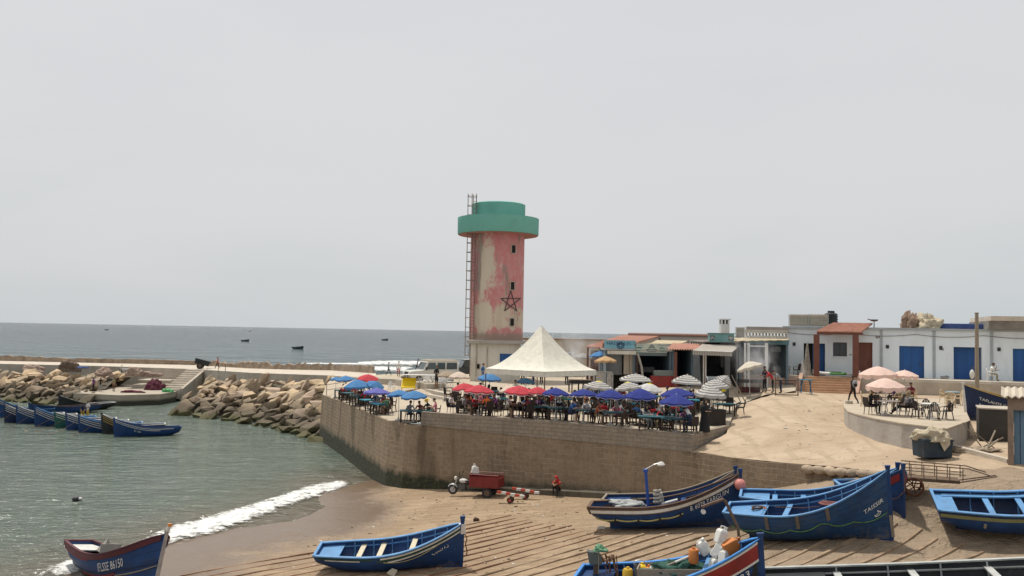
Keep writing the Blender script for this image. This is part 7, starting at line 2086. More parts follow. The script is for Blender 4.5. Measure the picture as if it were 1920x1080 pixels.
# grill, its parasol, people
x, y, z = stand_at(1402, 738, tz, 6)
t = thing('grill_table', 'long dark grill table giving off smoke under the tilted white parasol', 'grill', (x, y, z), .05)
mb = MB(); mb.box((.2, 0, .88), (1.7, .65, .22)); mb.build('fire_tray', ENGINE, t)
mb = MB()
for i in range(12): mb.box((-.6 + i * .14, 0, 1.005), (.02, .6, .02))
mb.build('grate', STEEL, t)
for xx in (-.55, .95):
    for yy in (-.25, .25): mb = MB(); mb.box((xx, yy, .385), (.07, .07, .77)); mb.build('leg', STEEL, t)
mb = MB(); mb.box((.2, .2, .25), (1.4, .05, .4)); mb.build('back_board', MAROON, t)
t, rim, gz = parasol('tilted white parasol over the smoking grill table', 1406, 692, 52, 'white', tilt=(.06, -.3), d=62.5, group=None)
xr = lambda x, y: max(H_rmp(x, y), H_ter(x, y))
person('person in a red shirt bending over the smoking grill', 'bend', stand_at(1449, 737, rz_, 6), face((0, 0), (-1, .3)), 'brown', 'red', 'black')
person('person in a grey shirt standing behind the one in red at the grill', 'bend', stand_at(1464, 738, rz_, 6), face((0, 0), (-1, .1)), 'tan', 'grey', 'navy', scale=.98)
person('person in dark clothes tending the grill beside the one in red', 'work', stand_at(1434, 736, rz_, 6), face((0, 0), (-1, -.5)), 'brown', 'navy', 'black')
x, y, z = stand_at(1475, 742, rz_, 6)
t = thing('metal_frame', 'bare rusty metal trestle frame standing on the sandy forecourt', 'frame', (x, y, z), .02)
for xx in (-.72, .72): mb = MB(); mb.bar((xx, 0, 0), (xx, 0, 1.15), .06); mb.build('upright', STEEL, t)
mb = MB(); mb.bar((-.72, 0, .05), (.72, 0, .05), .06); mb.build('lower_bar', STEEL, t)
mb = MB(); mb.box((0, .12, .95), (1.2, .25, .06)); mb.box((0, .12, .75), (.9, .2, .06)); mb.build('shelf', DWOOD, t)
FPZ = GZ - .17
def on_plat(px, back): x_, _ = bl(px); return (A_.x + u2.x * x_ - u2.y * back, A_.y + u2.y * x_ + u2.x * back, GZ - .03 if back > -1.7 else FPZ)
for i, px in enumerate((1474, 1496)): place(CH['wicker'], on_plat(px, -.9), R(150 + 60 * i), 'dark armchair against the white building wall, %s of the pair' % ('left' if i == 0 else 'right'), None)
t = thing('small_table', 'small blue topped table at the left foot of the terracotta steps', 'table', stand_at(1511, 738, rz_, 6)); mb = MB(); mb.box((0, 0, .95), (.85, .6, .05)); mb.build('tabletop', CYAN, t)
for xx in (-.35, .35): mb = MB(); mb.bar((xx, -.2, 0), (xx * .8, .2, .93), .05); mb.bar((xx, .2, 0), (xx * .8, -.2, .93), .05); mb.build('leg', mat('blue_metal', (.04, .12, .22), .5), t)
x, y, z = on_plat(1513, -.7); t = thing('folded_parasol', 'folded parasols leaning like a cone in the blue doorway', 'parasol', (x, y, z))
mb = MB(); mb.lathe([(.02, 2.5), (.08, 2.2), (.16, 1.4), (.30, .5), (.42, .02), (.001, .02)], 9); mb.build('canopy', mat('folded_cloth', (.34, .30, .25), .9, .4, 4, .8, 6), t, smooth=True)
mb = MB(); mb.tube([(.3, -.1, 0), (.02, 0, 2.6)], .03, 5); mb.build('pole', POLE, t)
mb = MB(); mb.lathe([(.02, 1.2), (.1, .9), (.24, .02), (.001, .02)], 8, (-.42, -.25, 0)); mb.build('pale_bundle', WHITEP, t, smooth=True)
x, y, z = on_plat(1567, -1.0); t = thing('kayak', 'white and green kayak lying under the porch window', 'kayak', (x, y, z + .02), ang)
mb = MB(); rows = []
for i in range(15):
    u_ = -1 + 2 * i / 14; w_ = .36 * max(.03, 1 - abs(u_) ** 2.4); hh_ = .17 + .16 * u_ ** 4; rows.append([(u_ * 1.7, w_ * math.cos(a), .2 + .1 * u_ ** 4 + hh_ * .6 * math.sin(a)) for a in [2 * PI * k / 10 for k in range(10)]])
mb.loft(rows); mb.m = [1 if 50 < i < 100 else 0 for i in range(len(mb.f))]; mb.build('hull', [PLWHITE, mat('kayak_green', (.10, .26, .08), .4)], t, smooth='all')
mb = MB(); mb.box((0, 0, .31), (.7, .36, .05)); mb.build('cockpit', RUBBER, t)
# sling frame with rolled striped canvas
x, y, z = stand_at(1386, 757, tz, 5.4)
t = thing('sling_frame', 'tall wooden frame draped with striped canvas at the end of the terrace', 'frame', (x, y, z), .1)
for xx in (.12, .42): mb = MB(); mb.bar((xx, -.1, 0), (xx - .75, .5, 1.75), .05); mb.build('leg', GREYW, t)
for xx in (-1.1, -1.4): mb = MB(); mb.bar((xx, .9, 0), (xx + .6, .5, 1.75), .05); mb.build('leg', GREYW, t)
o = canopy_mb(.62, 6, .42, .1).build('striped_canvas', UM['stripe'], t, smooth=True); o.location = (-.8, .5, 1.35); o.rotation_euler = (.2, .5, 0)
mb = MB(); mb.add([(-1.0, .45, 1.45), (-.55, .45, 1.45), (-.75, .3, .75), (-1.05, .3, .7)], [(0, 1, 2, 3), (3, 2, 1, 0)]); mb.build('hanging_cloth', UM['whitey'], t)
# small dark box and plank in the shadow of the terrace end
t = thing('dark_cabinet', 'dark cabinet standing behind the person in black at the terrace end', 'cabinet', stand_at(1343, 797)); mb = MB(); mb.box((0, 0, .45), (.95, .6, .9)); mb.build('cabinet', ENGINE, t, bev=.02); mb = MB(); mb.box((0, -.31, .45), (.85, .02, .78)); mb.build('door', WICK, t)

# ------------------------------------------------------------------ raised right terrace with pink parasols
PZT = 5.75
poly = [G(px, py, PZT) for px, py in ((1581, 752), (1583, 763), (1590, 771), (1608, 777), (1640, 784), (1690, 793), (1740, 799), (1775, 803), (1818, 788), (1800, 747), (1640, 747))]
t = thing('curved_terrace', 'raised grey rendered terrace with a curved front wall under the pink parasols', 'terrace', (poly[5].x, poly[5].y, PZT))
pl = [(p.x - poly[5].x, p.y - poly[5].y) for p in poly]
mb = MB(); mb.prism(pl, -2.2, -.06); mb.build('wall', CONC_GREY, t)
mb = MB(); cx_ = sum(p[0] for p in pl) / len(pl); cy_ = sum(p[1] for p in pl) / len(pl); mb.prism([(p[0] + (p[0] - cx_) * .008, p[1] + (p[1] - cy_) * .008) for p in pl], -.06, 0); mb.build('floor', FLOORM, t)
t = thing('small_plinth', 'small block on the front corner of the curved terrace', 'block', tuple(G(1592, 757, PZT))); mb = MB(); mb.box((0, 0, .09), (.38, .3, .18)); mb.build('block', CONC, t, bev=.02)
pz = lambda x, y: PZT + .005
pk = []
for lab, px, py, wd in (('front pink parasol of the three', 1660, 731, 69), ('back left pink parasol of the three', 1646, 708, 67), ('back right pink parasol of the three', 1696, 709, 50)):
    t, rim, gz = parasol(lab + ' on the curved terrace', px, py, wd, 'pink', hf=pz, above=1.3, hk=.42, vk=.22, n=10, group='pink parasols on the curved terrace'); pk.append(rim)
for i, (rim, wt) in enumerate(zip(pk, ('front', 'back left', 'back right'))):
    tt = thing('white_table', 'white table under the %s pink parasol' % wt, 'table', (rim.x + .1, rim.y + .05, PZT + .005)); mb = MB(); mb.box((0, 0, .73), (1.0, .8, .04)); mb.build('tabletop', PLWHITE, tt, bev=.01)
    for xx in (-.4, .4):
        for yy in (-.32, .32): mb = MB(); mb.tube([(xx, yy, 0), (xx * .9, yy * .9, .72)], .025, 5); mb.build('leg', PLWHITE, tt)
def pink_seat(px, py, kind, rz, desc=None, ps='sit', **kw):
    p = G(px, py, PZT + .005); place(CH[kind], p, rz, CHN[kind] + (' under the pink parasols' if kind != 'beige' else ' at the edge of the pink parasols'), '%s chairs on the curved terrace' % kind)
    if desc: person(desc, ps, p + Vector((0, 0, -.01)), rz, **kw)
pink_seat(1623, 762, 'beige', R(60)); pink_seat(1632, 777, 'wicker', R(100), 'person in dark clothes seated left under the front pink parasol', 'sit', top='black', bot='black', skin='brown')
pink_seat(1652, 772, 'wicker', R(30)); pink_seat(1699, 779, 'wicker', R(-75), 'person in a grey hoodie lounging with legs stretched out under the pink parasol', 'lounge', top='grey', bot='black', sleeve='grey', hair='scarf', hairm=CL['khaki'])
pink_seat(1688, 770, 'wicker', R(-60), 'person in a khaki top seated behind the lounging one', 'sit', top='khaki', bot='brown', skin='tan')
pink_seat(1710, 757, 'beige', R(-50), 'person in a maroon top turned sideways on a beige chair', 'sit', top='maroon', bot='khaki', skin='brown', shin='bare')
pink_seat(1640, 760, 'beige', R(120), 'person in navy seated at the back left pink parasol', 'sit', top='navy', bot='navy', skin='brown')
pink_seat(1678, 758, 'wicker', R(200), 'person in purple seated with the back to the wall', 'lean', top='purple', bot='black', skin='brown', hair='scarf', hairm=CL['purple'])
pink_seat(1772, 757, 'beige', R(20)); pink_seat(1783, 764, 'beige', R(-30)); pink_seat(1795, 760, 'beige', R(-100))
c = G(1744, 784, PZT + .005)
tt = thing('round_table', 'round white table ringed by empty brown plastic chairs', 'table', c); mb = MB(); mb.lathe([(.001, .74), (.45, .74), (.46, .72), (.45, .70), (.001, .70)], 20); mb.build('tabletop', PLWHITE, tt, smooth=True)
mb = MB(); mb.lathe([(.28, 0), (.06, .06), (.05, .7)], 12); mb.build('pedestal', PLWHITE, tt, smooth=True)
for a in (200, 250, 300, 340, 70, 115):
    x, y = c.x + .78 * math.cos(R(a)), c.y + 1.0 * math.sin(R(a)); place(CH['brown'], (x, y, PZT + .005), face((x, y), c), 'empty brown plastic chair around the round white table', 'brown chairs at the round table')
tt = thing('small_table', 'small table with a pale blue top beside the stored navy boat', 'table', G(1787, 757, PZT + .005)); mb = MB(); mb.box((0, 0, .72), (.7, .6, .05)); mb.build('tabletop', mat('pale_blue_top', (.30, .42, .48), .5), tt)
for xx in (-.28, .28): mb = MB(); mb.box((xx, 0, .35), (.06, .5, .7)); mb.build('leg', GREYW, tt)
person('person in black carrying a backpack, walking up beside the curved terrace', 'walk', stand_at(1600, 758, rz_, 5.6), R(200), 'brown', 'black', 'black', 'black')
x, y, z = stand_at(1599, 758, rz_, 5.6); t = thing('backpack', 'grey backpack on the person in black by the terrace', 'backpack', (x + .05, y - .2, z + 1.2)); mb = MB(); mb.ball((0, 0, .05), (.17, .12, .24), 10, 7); mb.build('bag', CL['grey'], t, smooth='all'); mb = MB(); mb.ball((0, -.09, -.02), (.11, .06, .11), 8, 6); mb.build('pocket', CL['black'], t, smooth='all')
# man by the pole
zf = GZ + .003
c = on_plat(1850, -1.3); c = Vector((c[0], c[1], zf))
place(CH['white'], c, R(70), 'white plastic chair beside the wooden pole', None); person('person in a pale shirt seated by the wooden pole before the blue doors', 'eat', c, R(70), 'brown', 'white', 'khaki')
c = D(1829, 702, 60.6); t = thing('hanging_sack', 'white sack hanging from the wooden pole', 'sack', (c.x - .22, c.y, c.z)); mb = MB(); mb.ball((0, 0, 0), (.16, .14, .32), 9, 7); mb.build('sack', WHITEP, t, smooth='all'); mb = MB(); mb.tube([(0, 0, .3), (.1, .05, .55)], .015, 4); mb.build('cord', ROPEB, t)

# ------------------------------------------------------------------ right foreground: shed, container, skip, cart
g = lambda px, py: Vector(stand_at(px, py, rz_, 4.4))
p0 = g(1893, 872); zt_ = D(1893, 745, p0.y).z - p0.z
t = thing('blue_shed', 'brown plastered shed with a blue plank door at the right edge', 'shed', p0, -.50)
PLAS = mat('peeling_plaster', (.25, .18, .135), .9, .25, 1.4, .5, 5, dirt=(.30, .26, .2), dirt_amt=.7)
mb = MB(); mb.box((.05, 1.2, zt_ / 2 - .1), (.22, 2.6, zt_ + .2)); mb.box((1.55, 1.2, zt_ - .24), (2.776, 2.6, .55)); mb.box((2.6, 1.2, zt_ / 2 - .1 - .3), (.6, 2.4, zt_ - .4)); mb.build('wall', PLAS, t)
mb = MB(); mb.box((1.2, .25, (zt_ - .5) / 2), (2.06, .06, zt_ - .52)); d_ = mb.build('door', mat('worn_blue_planks', (.15, .25, .35), .7, .2, 1.8, .3, 10, dirt=(.05, .10, .17), dirt_amt=.6, streak=True), t)
mb = MB()
for i in range(6): mb.box((.4 + i * .3, .215, (zt_ - .5) / 2), (.02, .012, zt_ - .56))
mb.build('plank_gap', DARK, d_)
mb = MB(); corr(mb, (-.3, 2.9, zt_ + .3), (3.4, 2.9, zt_ + .3), (3.4, -.35, zt_ + .06), (-.3, -.35, zt_ + .06), 14, .045); mb.build('corrugated_roof', mat('pale_corrugated', (.50, .44, .35), .7, .2, 2), t)
p1 = g(1866, 828); t = thing('concrete_tank', 'dark concrete box with a pale lid in front of the navy boat', 'container', p1, -.42)
w_ = 54 * p1.y / F_PX; h_ = D(1860, 768, p1.y).z - p1.z
mb = MB(); mb.box((0, 1.0, h_ / 2), (w_, 2.0, h_)); mb.build('box', mat('dark_concrete', (.055, .05, .045), .9, .3, 1.2, .3, 6), t, bev=.02); mb = MB(); mb.box((0, 1.0, h_ + .03), (w_ + .06, 2.06, .06)); mb.build('lid', CONC, t)
pts = []
for px, py in ((1768, 838), (1820, 852), (1888, 870)):
    p = g(px, py); pts.append((p.x, p.y, p.z + .2, p.z - .2))
strip_wall('earth_kerb', pts, CONC_PALE, .3, batter=0, label='low pale kerb between the dumpster and the shed', cat='kerb')
rgd = random.Random(8)
for i in range(5):
    p = g(1850 + rgd.uniform(-10, 28), 842 + rgd.uniform(-6, 6)); a = rgd.uniform(0, 6); mb = MB(); mb.bar((0, 0, .03), (.9 * math.cos(a), .6 * math.sin(a), .3 + rgd.uniform(0, .9)), .06, .05); o = mb.build('scrap_plank', GREYW); o.location = p
    tag(o, 'broken grey plank in the litter beside the shed', 'plank', 'scrap planks beside the shed')
p = g(1868, 848); o = heap('rubbish_heap', 'small heap of rags and litter between the kerb and the dark box', p + Vector((-.6, .5, -.05)), 1.1, .7, .25, mat('litter', (.28, .22, .16), .9, .6, 5, 1, 6), 9)
p2 = g(1748, 858)
t = thing('dumpster', 'dark blue dumpster with a cream tarpaulin bulging out of it', 'dumpster', p2, .12)
mb = MB(); mb.loft([[(-.65, -.46, .05), (.65, -.46, .05), (.65, .46, .05), (-.65, .46, .05)], [(-.68, -.5, .80), (.68, -.5, .80), (.68, .5, .80), (-.68, .5, .80)]]); mb.build('bin', mat('dark_blue_plastic', (.022, .04, .06), .6, .25, 3, dirt=(.05, .05, .05), dirt_amt=.5), t, bev=.03)
mb = MB(); mb.box((0, -.0, .8), (1.42, 1.06, .07)); mb.build('rim', mat('dark_blue_plastic', ()), t, bev=.01)
for xx in (-.45, .45): mb = MB(); mb.tube([(xx, -.35, .05), (xx, .35, .05)], .06, 8); mb.build('caster', RUBBER, t)
o = heap('tarpaulin', 'cream tarpaulin stuffed into the dark blue dumpster', p2 + Vector((0, 0, .78)), .74, .58, .5, TARP, 14, cat='tarpaulin', lump=.5, freq=2.5)
mb = MB(); k_ = [(.05, -.52, .14), (.5, -.57, .16), (.52, -.58, -.12), (.26, -.60, -.42), (.1, -.57, -.1)]; mb.loft([k_, [(x, y + .04, z) for x, y, z in k_]]); q_ = mb.build('hanging_flap', TARP, o)
p3 = Vector(stand_at(1712, 926, lz, 3.7)); t = thing('handcart', 'rusty two-wheeled handcart with a barred frame behind the boats', 'handcart', p3, R(-20))
WOODC = mat('cart_wood', (.12, .08, .05), .9, .3, 3)
mb = MB(); mb.box((.35, 0, .62), (2.5, .9, .12)); mb.build('bed', WOODC, t)
for yy in (-.44, .44):
    mb = MB(); mb.tube([(-.4, yy, .68), (-.4, yy, 1.2), (1.9, yy, 1.15), (2.6, yy, .95)], .025, 5); mb.tube([(-.4, yy, .95), (1.8, yy, .9)], .018, 4)
    for i in range(5): mb.tube([(-.1 + i * .45, yy, .68), (-.1 + i * .45, yy, 1.18)], .018, 4)
    mb.build('side_frame', STEEL, t)
for yy in (-.5, .5):
    mb = MB(); pts = [(.33 * math.cos(2 * PI * i / 18), yy, .34 + .33 * math.sin(2 * PI * i / 18)) for i in range(19)]; mb.tube(pts, .045, 6, caps=False); w2 = mb.build('wheel', mat('rust_red', (.13, .05, .03), .8, .3, 4), t)
    mb = MB()
    for i in range(5): a = 2 * PI * i / 5; mb.bar((0, yy, .34), (.31 * math.cos(a), yy, .34 + .31 * math.sin(a)), .04)
    mb.build('spokes', mat('rust_red', ()), w2)
mb = MB(); mb.tube([(1.6, -.3, .6), (2.9, -.15, .9)], .03, 5); mb.tube([(1.6, .3, .6), (2.9, .15, .9)], .03, 5); mb.build('shaft', STEEL, t)

# ------------------------------------------------------------------ fittings on the boats
def loc(r, v): return r.matrix_basis @ Vector(v)
BPOST = mat('post_blue', (.03, .08, .32), .5, .2, 3)
mb = MB(); mb.tube([(-.78, .1, .3), (-.78, .1, 2.35)], .07, 7); lpst = mb.build('lamp_post', BPOST, r3)
mb = MB(); mb.box((-.78, .1, 2.38), (.2, .2, .12)); mb.build('collar', BPOST, lpst); mb = MB(); mb.tube([(-.78, .1, 2.42), (-.4, .1, 2.62), (-.15, .1, 2.68)], .03, 5); mb.build('lamp_arm', GALV, lpst)
mb = MB(); mb.lathe([(.001, .12), (.1, .1), (.17, .0), (.16, -.05), (.001, -.05)], 12, (-.1, .1, 2.62)); mb.build('lamp_shade', WHITEP, lpst, smooth=True)
mb = MB(); mb.tube([(-.2, 0, .95), (.5, 0, 1.12)], .06, 6); mb.build('spar', WHITEP, r3)
p = loc(r3, (-.35, .05, 1.05)); t = thing('rope_bundle', 'thick bundle of pale rope tied on the boat with the lamp post', 'rope', p)
mb = MB(); pts = [(.15 * math.cos(i * .9), .16 * math.sin(i * .9), -.1 + i * .022) for i in range(28)]; mb.tube(pts, .07, 6); mb.build('rope_coil', mat('pale_rope', (.45, .42, .36), .9, .3, 8, .8, 20), t, smooth='all'); mb = MB(); mb.tube([(.1, .1, .4), (.24, .15, .15), (.22, .1, -.2)], .05, 6); mb.build('rope_end', mat('pale_rope', ()), t, smooth='all')
p = loc(r3, (-1.75, .2, .92)); o = heap('folded_sheet', 'grey sheet folded over the stern of the boat with the lamp post', p, .8, .5, .22, mat('grey_sheet', (.33, .34, .33), .8, .2, 3, .8, 4), 6, cat='sheet', lump=.6)
p = loc(r3, (h3.L / 2 + .12, -.28, h3.Hb - .42)); t = thing('pink_buoy', 'round pink buoy hanging at the bow of the white-striped boat', 'buoy', p)
mb = MB(); mb.ball((0, 0, 0), .24, 16, 12); mb.build('ball', mat('pink_buoy', (.55, .20, .17), .5, .15, 3), t, smooth='all'); mb = MB(); mb.tube([(0, 0, .2), (-.06, .12, .42)], .04, 5); mb.build('eyelet', RUBBER, t)
p = loc(r5, (1.0, .1, 1.14)); t = thing('net_heap', 'reddish coil of netting lying in the large blue boat', 'net', p); mb = MB(); rg = random.Random(2)
for i in range(9): r_ = .2 + .04 * i; mb.tube([(r_ * 1.2 * math.cos(a + i), r_ * .8 * math.sin(a + i), .02 * i + rg.uniform(-.02, .02)) for a in [2 * PI * k / 14 for k in range(13)]], .03, 4)
mb.build('coil', mat('red_net', (.22, .09, .08), .9, .4, 8), t); mb = MB(); mb.tube([(-.5, 0, .05), (-1.2, .1, -.05), (-2.2, .2, -.05)], .012, 4); mb.build('line', ROPEB, t)
t = thing('rope_pile', 'small heap of brown rope on the stern deck of the large blue boat', 'rope', loc(r5, (-1.9, .2, 1.02))); mb = MB(); mb.tube([(.25 * math.cos(i), .15 * math.sin(i * 1.3), .03 + .01 * i) for i in range(14)], .03, 5); mb.build('coil', ROPEB, t); mb = MB(); mb.ball((.3, .1, .06), (.09, .07, .06), 7, 5); mb.build('float', mat('orange_float', (.6, .2, .04), .5), t)

# load of the bottom boat
H10 = h10.H
def jerry(label, v, m, s=1.0, rot=(0, 0, 0), group=None):
    t = thing('jerrycan', label, 'jerrycan', loc(r10, v), rot=rot, scale=s, group=group)
    mb = MB(); mb.loft([[(-.15 * k, -.11 * k, z), (.15 * k, -.11 * k, z), (.15 * k, .11 * k, z), (-.15 * k, .11 * k, z)] for k, z in ((.9, 0), (1, .03), (1, .34), (.85, .40), (.5, .43))]); mb.build('body', m, t, bev=.03)
    mb = MB(); mb.tube([(-.1, 0, .40), (-.1, 0, .50), (.04, 0, .50), (.06, 0, .42)], .022, 6); mb.build('handle', m, t)
    mb = MB(); mb.lathe([(.04, .42), (.04, .50), (.001, .50)], 8, (.1, 0, 0)); mb.build('cap', m if m is not PLWHITE else RUBBER, t); return t


ORANGE = mat('orange_plastic', (.55, .19, .045), .5, .15, 3, dirt=(.3, .12, .05), dirt_amt=.4)
top = h10.sheer(.8)
WJ = mat('milky_plastic', (.68, .67, .62), .4, .06, 4)
for i, (lab, v, rot, s) in enumerate((('lowest white jerrycan leaning in the bow of the loaded boat', (1.30, .0, top - .50), (.2, .1, .3), 1.1), ('white jerrycan standing behind the others near the red band', (1.62, -.1, top - .25), (-.1, .3, .8), 1.05), ('white jerrycan at the left of the bow pile, tipped outward', (1.12, .25, top + .02), (.3, -.6, .2), 1.0),
                                      ('topmost white jerrycan of the pile in the bow', (1.52, .2, top + .30), (.1, .3, .5), 1.0), ('white jerrycan in the middle of the bow pile', (1.35, .1, top - .06), (.5, .2, 1.0), 1.1))): jerry(lab, v, WJ, s, rot)
jerry('orange square jerrycan tied on top of the white ones', (1.62, .05, top + .14), ORANGE, 1.25, (.15, 1.2, .5))
t = thing('wooden_tray', 'long shallow wooden tray full of green netting in the loaded boat', 'tray', loc(r10, (.2, .12, H10 - .08)), rz=r10.rotation_euler.z + .1)
t.rotation_euler = (R(-3), R(-4), math.atan2((r10.matrix_basis @ Vector((1, 0, 0)) - r10.matrix_basis.translation).y, (r10.matrix_basis @ Vector((1, 0, 0)) - r10.matrix_basis.translation).x) + .12)
mb = MB(); L_, W_2 = 2.2, .95
for yy in (-W_2 / 2, W_2 / 2): mb.box((0, yy, .1), (L_, .04, .28))
for xx in (-L_ / 2, L_ / 2): mb.box((xx, 0, .1), (.04, W_2 - .05, .278))
mb.box((0, 0, -.03), (L_ - .05, W_2 - .05, .03)); mb.build('tray', GREYW, t)
o = heap('green_net', 'heap of dark green netting filling the wooden tray', loc(r10, (.25, .12, H10 - .02)), .85, .38, .3, mat('green_net', (.04, .11, .085), .9, .5, 9, 1.0, 18, dirt=(.10, .2, .16), dirt_amt=.6, dirt_scale=5), 4, cat='net', lump=.7, freq=3)
t = thing('orange_canister', 'orange round canister lying on the green netting', 'canister', loc(r10, (.72, .2, H10 + .22))); mb = MB(); mb.lathe([(.001, -.02), (.14, 0), (.15, .05), (.15, .36), (.12, .4), (.001, .4)], 14); mb.build('drum', ORANGE, t, smooth=True); mb = MB(); mb.lathe([(.05, .4), (.05, .46), (.001, .46)], 8); mb.build('cap', ORANGE, t)
t = thing('long_pole', 'long pale pole lying across the loaded boat', 'pole', loc(r10, (-.2, -.1, H10 + .2))); dirp = (loc(r10, (.75, .2, H10 + .55)) - loc(r10, (-1.3, -.75, H10 + .05))); mb = MB(); mb.tube([-dirp * .5, dirp * .5], .035, 6); mb.build('shaft', GREYW, t); mb = MB(); mb.tube([dirp * .2, dirp * .52], .04, 6); mb.build('sleeve', WHITEP, t)
for lab, v, m_, r_ in (('yellow round float in the loaded boat', (-.85, .3, H10 + .05), YEL, .14), ('orange round float beside the yellow one', (-.62, .12, H10 + .0), mat('orange_float', ()), .17)):
    t = thing('float', lab, 'float', loc(r10, v)); mb = MB(); mb.ball((0, 0, 0), r_, 14, 10); mb.build('ball', m_, t, smooth='all'); mb = MB(); mb.lathe([(.04, r_ - .01), (.04, r_ + .05), (.001, r_ + .05)], 8); mb.build('neck', m_, t)
t = thing('yellow_can', 'yellow canister standing upright in the loaded boat', 'canister', loc(r10, (-1.25, -.15, H10 - .32))); mb = MB(); mb.lathe([(.001, 0), (.15, 0), (.155, .04), (.155, .48), (.12, .53), (.001, .54)], 14); mb.build('drum', mat('ochre_plastic', (.55, .34, .03), .45), t, smooth=True); mb = MB(); mb.lathe([(.05, .53), (.05, .58), (.001, .58)], 8); mb.build('cap', mat('ochre_plastic', ()), t)
t = thing('grey_bucket', 'grey plastic bucket between the canisters', 'bucket', loc(r10, (-.98, .35, H10 - .25))); mb = MB(); mb.lathe([(.001, 0), (.14, 0), (.19, .42), (.17, .42), (.13, .04), (.001, .04)], 14); mb.build('bucket', mat('grey_plastic', (.13, .14, .15), .5), t, smooth=True); mb = MB(); mb.tube([(.18 * math.cos(a), .05, .42 + .1 * math.sin(a)) for a in [PI * i / 8 for i in range(9)]], .012, 4); mb.build('handle', GALV, t)
t = thing('white_tub', 'pale blue and white tub at the edge of the load', 'tub', loc(r10, (-.35, -.1, H10 - .1))); mb = MB(); mb.lathe([(.001, 0), (.18, 0), (.2, .3), (.18, .3), (.16, .05), (.001, .05)], 14); mb.build('tub', mat('pale_blue_plastic', (.40, .50, .58), .4), t, smooth=True); mb = MB(); mb.lathe([(.19, .27), (.215, .28), (.215, .32), (.19, .32)], 14); mb.build('rim', PLWHITE, t)
jerry('yellow jerrycan half under the long pole', (-.48, -.05, H10 - .22), mat('ochre_plastic', ()), .95, (.2, .3, .4))
t = thing('outboard_motor', 'outboard motor with brown ropes at the stern of the loaded boat', 'outboard motor', loc(r10, (-h10.L / 2 + .25, .35, H10 - .1)))
mb = MB(); mb.loft([[(-.2, -.15, .3), (.2, -.15, .3), (.2, .15, .3), (-.2, .15, .3)], [(-.28, -.16, .72), (.14, -.12, .62), (.14, .12, .62), (-.28, .16, .72)]]); mb.build('cowling', mat('grey_green_cowling', (.10, .12, .11), .5), t, bev=.03); mb = MB(); mb.box((0, 0, .0), (.14, .1, .7)); mb.build('leg', STEEL, t)
mb = MB(); rg = random.Random(5)
for i in range(7): mb.tube([(.2 + rg.uniform(-.1, .3), rg.uniform(-.3, .2), .35), (.35 + rg.uniform(-.2, .3), rg.uniform(-.3, .2), .55), (.5 + rg.uniform(-.1, .2), rg.uniform(-.3, .2), -.2)], .022, 5)
mb.build('ropes', ROPEB, t)
o = heap('green_cloth', 'scrap of green cloth tied above the outboard motor', loc(r10, (-h10.L / 2 + .5, .35, H10 + .62)), .2, .14, .14, mat('green_cloth', (.14, .30, .18), .9, .3, 4), 3, cat='cloth', lump=.7); 
mb = MB(); mb.tube([(-.05, 0, -.7), (-.05, 0, .05)], .02, 5); mb.build('stick', GREYW, o)
# bent pipe davit on that boat
a, b2, c = D(1384, 990, 26.9), D(1359, 937, 26.9), D(1315, 951, 26.7)
t = thing('pipe_davit', 'bent rusty pipe with a pulley rising from the loaded boat', 'davit', a); mb = MB(); mb.tube([Vector((.05, 0, -.6)), Vector((0, 0, 0)), (b2 - a) * .93 + Vector((-.0, 0, 0)), (b2 - a) + (c - b2) * .08 + Vector((0, 0, .03)), (c - a)], .045, 7); mb.build('pipe', STEEL, t)
mb = MB(); mb.lathe([(.001, -.03), (.07, -.03), (.05, 0), (.07, .03), (.001, .03)], 10); mb.v = [tuple(Vector((x, z, y)) + (c - a) + Vector((.06, 0, -.13))) for x, y, z in mb.v]; mb.build('pulley', WHITEP, t)

# ------------------------------------------------------------------ by the wall: three-wheeler, trolleys, person, stones
REDT = mat('truck_red', (.19, .022, .020), .5, .2, 2, dirt=(.11, .04, .03), dirt_amt=.5)
p = Vector(stand_at(893, 930, lz, .6)); t = thing('cargo_tricycle', 'red motor tricycle with a cargo box parked by the harbour wall', 'motor tricycle', p, R(-16), scale=.95)
mb = MB()                                     # front towards -X
mb.box((.62, 0, .62), (1.75, 1.15, .06)); mb.build('cargo_floor', REDT, t)
for yy in (-.58, .58): mb = MB(); mb.box((.62, yy, .92), (1.75, .04, .55)); s_ = mb.build('side_panel', REDT, t); mb = MB(); mb.tube([(-.25, yy, 1.2), (-.25, yy, 1.32), (1.49, yy, 1.32), (1.49, yy, 1.2)], .02, 5); mb.build('rail', REDT, s_)
mb = MB(); mb.box((-.24, 0, 1.0), (.04, 1.12, .7)); mb.build('front_panel', REDT, t); mb = MB(); mb.box((1.5, 0, .90), (.04, 1.12, .5)); mb.box((1.53, 0, .66), (.03, 1.18, .06)); mb.build('tailgate', REDT, t)
for yy in (-.5, .5): wheel(t, (.8, yy, .29), .29, .16, hub=STEEL)
wheel(t, (-1.45, 0, .29), .29, .11, hub=GALV)
mb = MB(); mb.lathe([(.28, -.06), (.34, 0), (.28, .06)], 14); mb.v = [(x - 1.45, z, y + .31) for x, y, z in mb.v if True]; mb.f = [f for f in mb.f if min(mb.v[i][2] for i in f) > .35]; mb.m = [0] * len(mb.f); mb.build('mudguard', GALV, t)
mb = MB()
for yy in (-.08, .08): mb.tube([(-1.45, yy, .29), (-1.15, yy, .98)], .028, 6)
mb.build('fork', GALV, t)
mb = MB(); mb.tube([(-.95, -.36, 1.08), (-1.12, -.2, 1.06), (-1.14, 0, 1.02), (-1.12, .2, 1.06), (-.95, .36, 1.08)], .022, 6); mb.build('handlebar', ENGINE, t)
mb = MB(); mb.ball((-1.28, 0, .95), (.1, .12, .12), 10, 8); mb.build('headlight', mat('lamp_cream', (.7, .68, .58), .3), t, smooth='all')
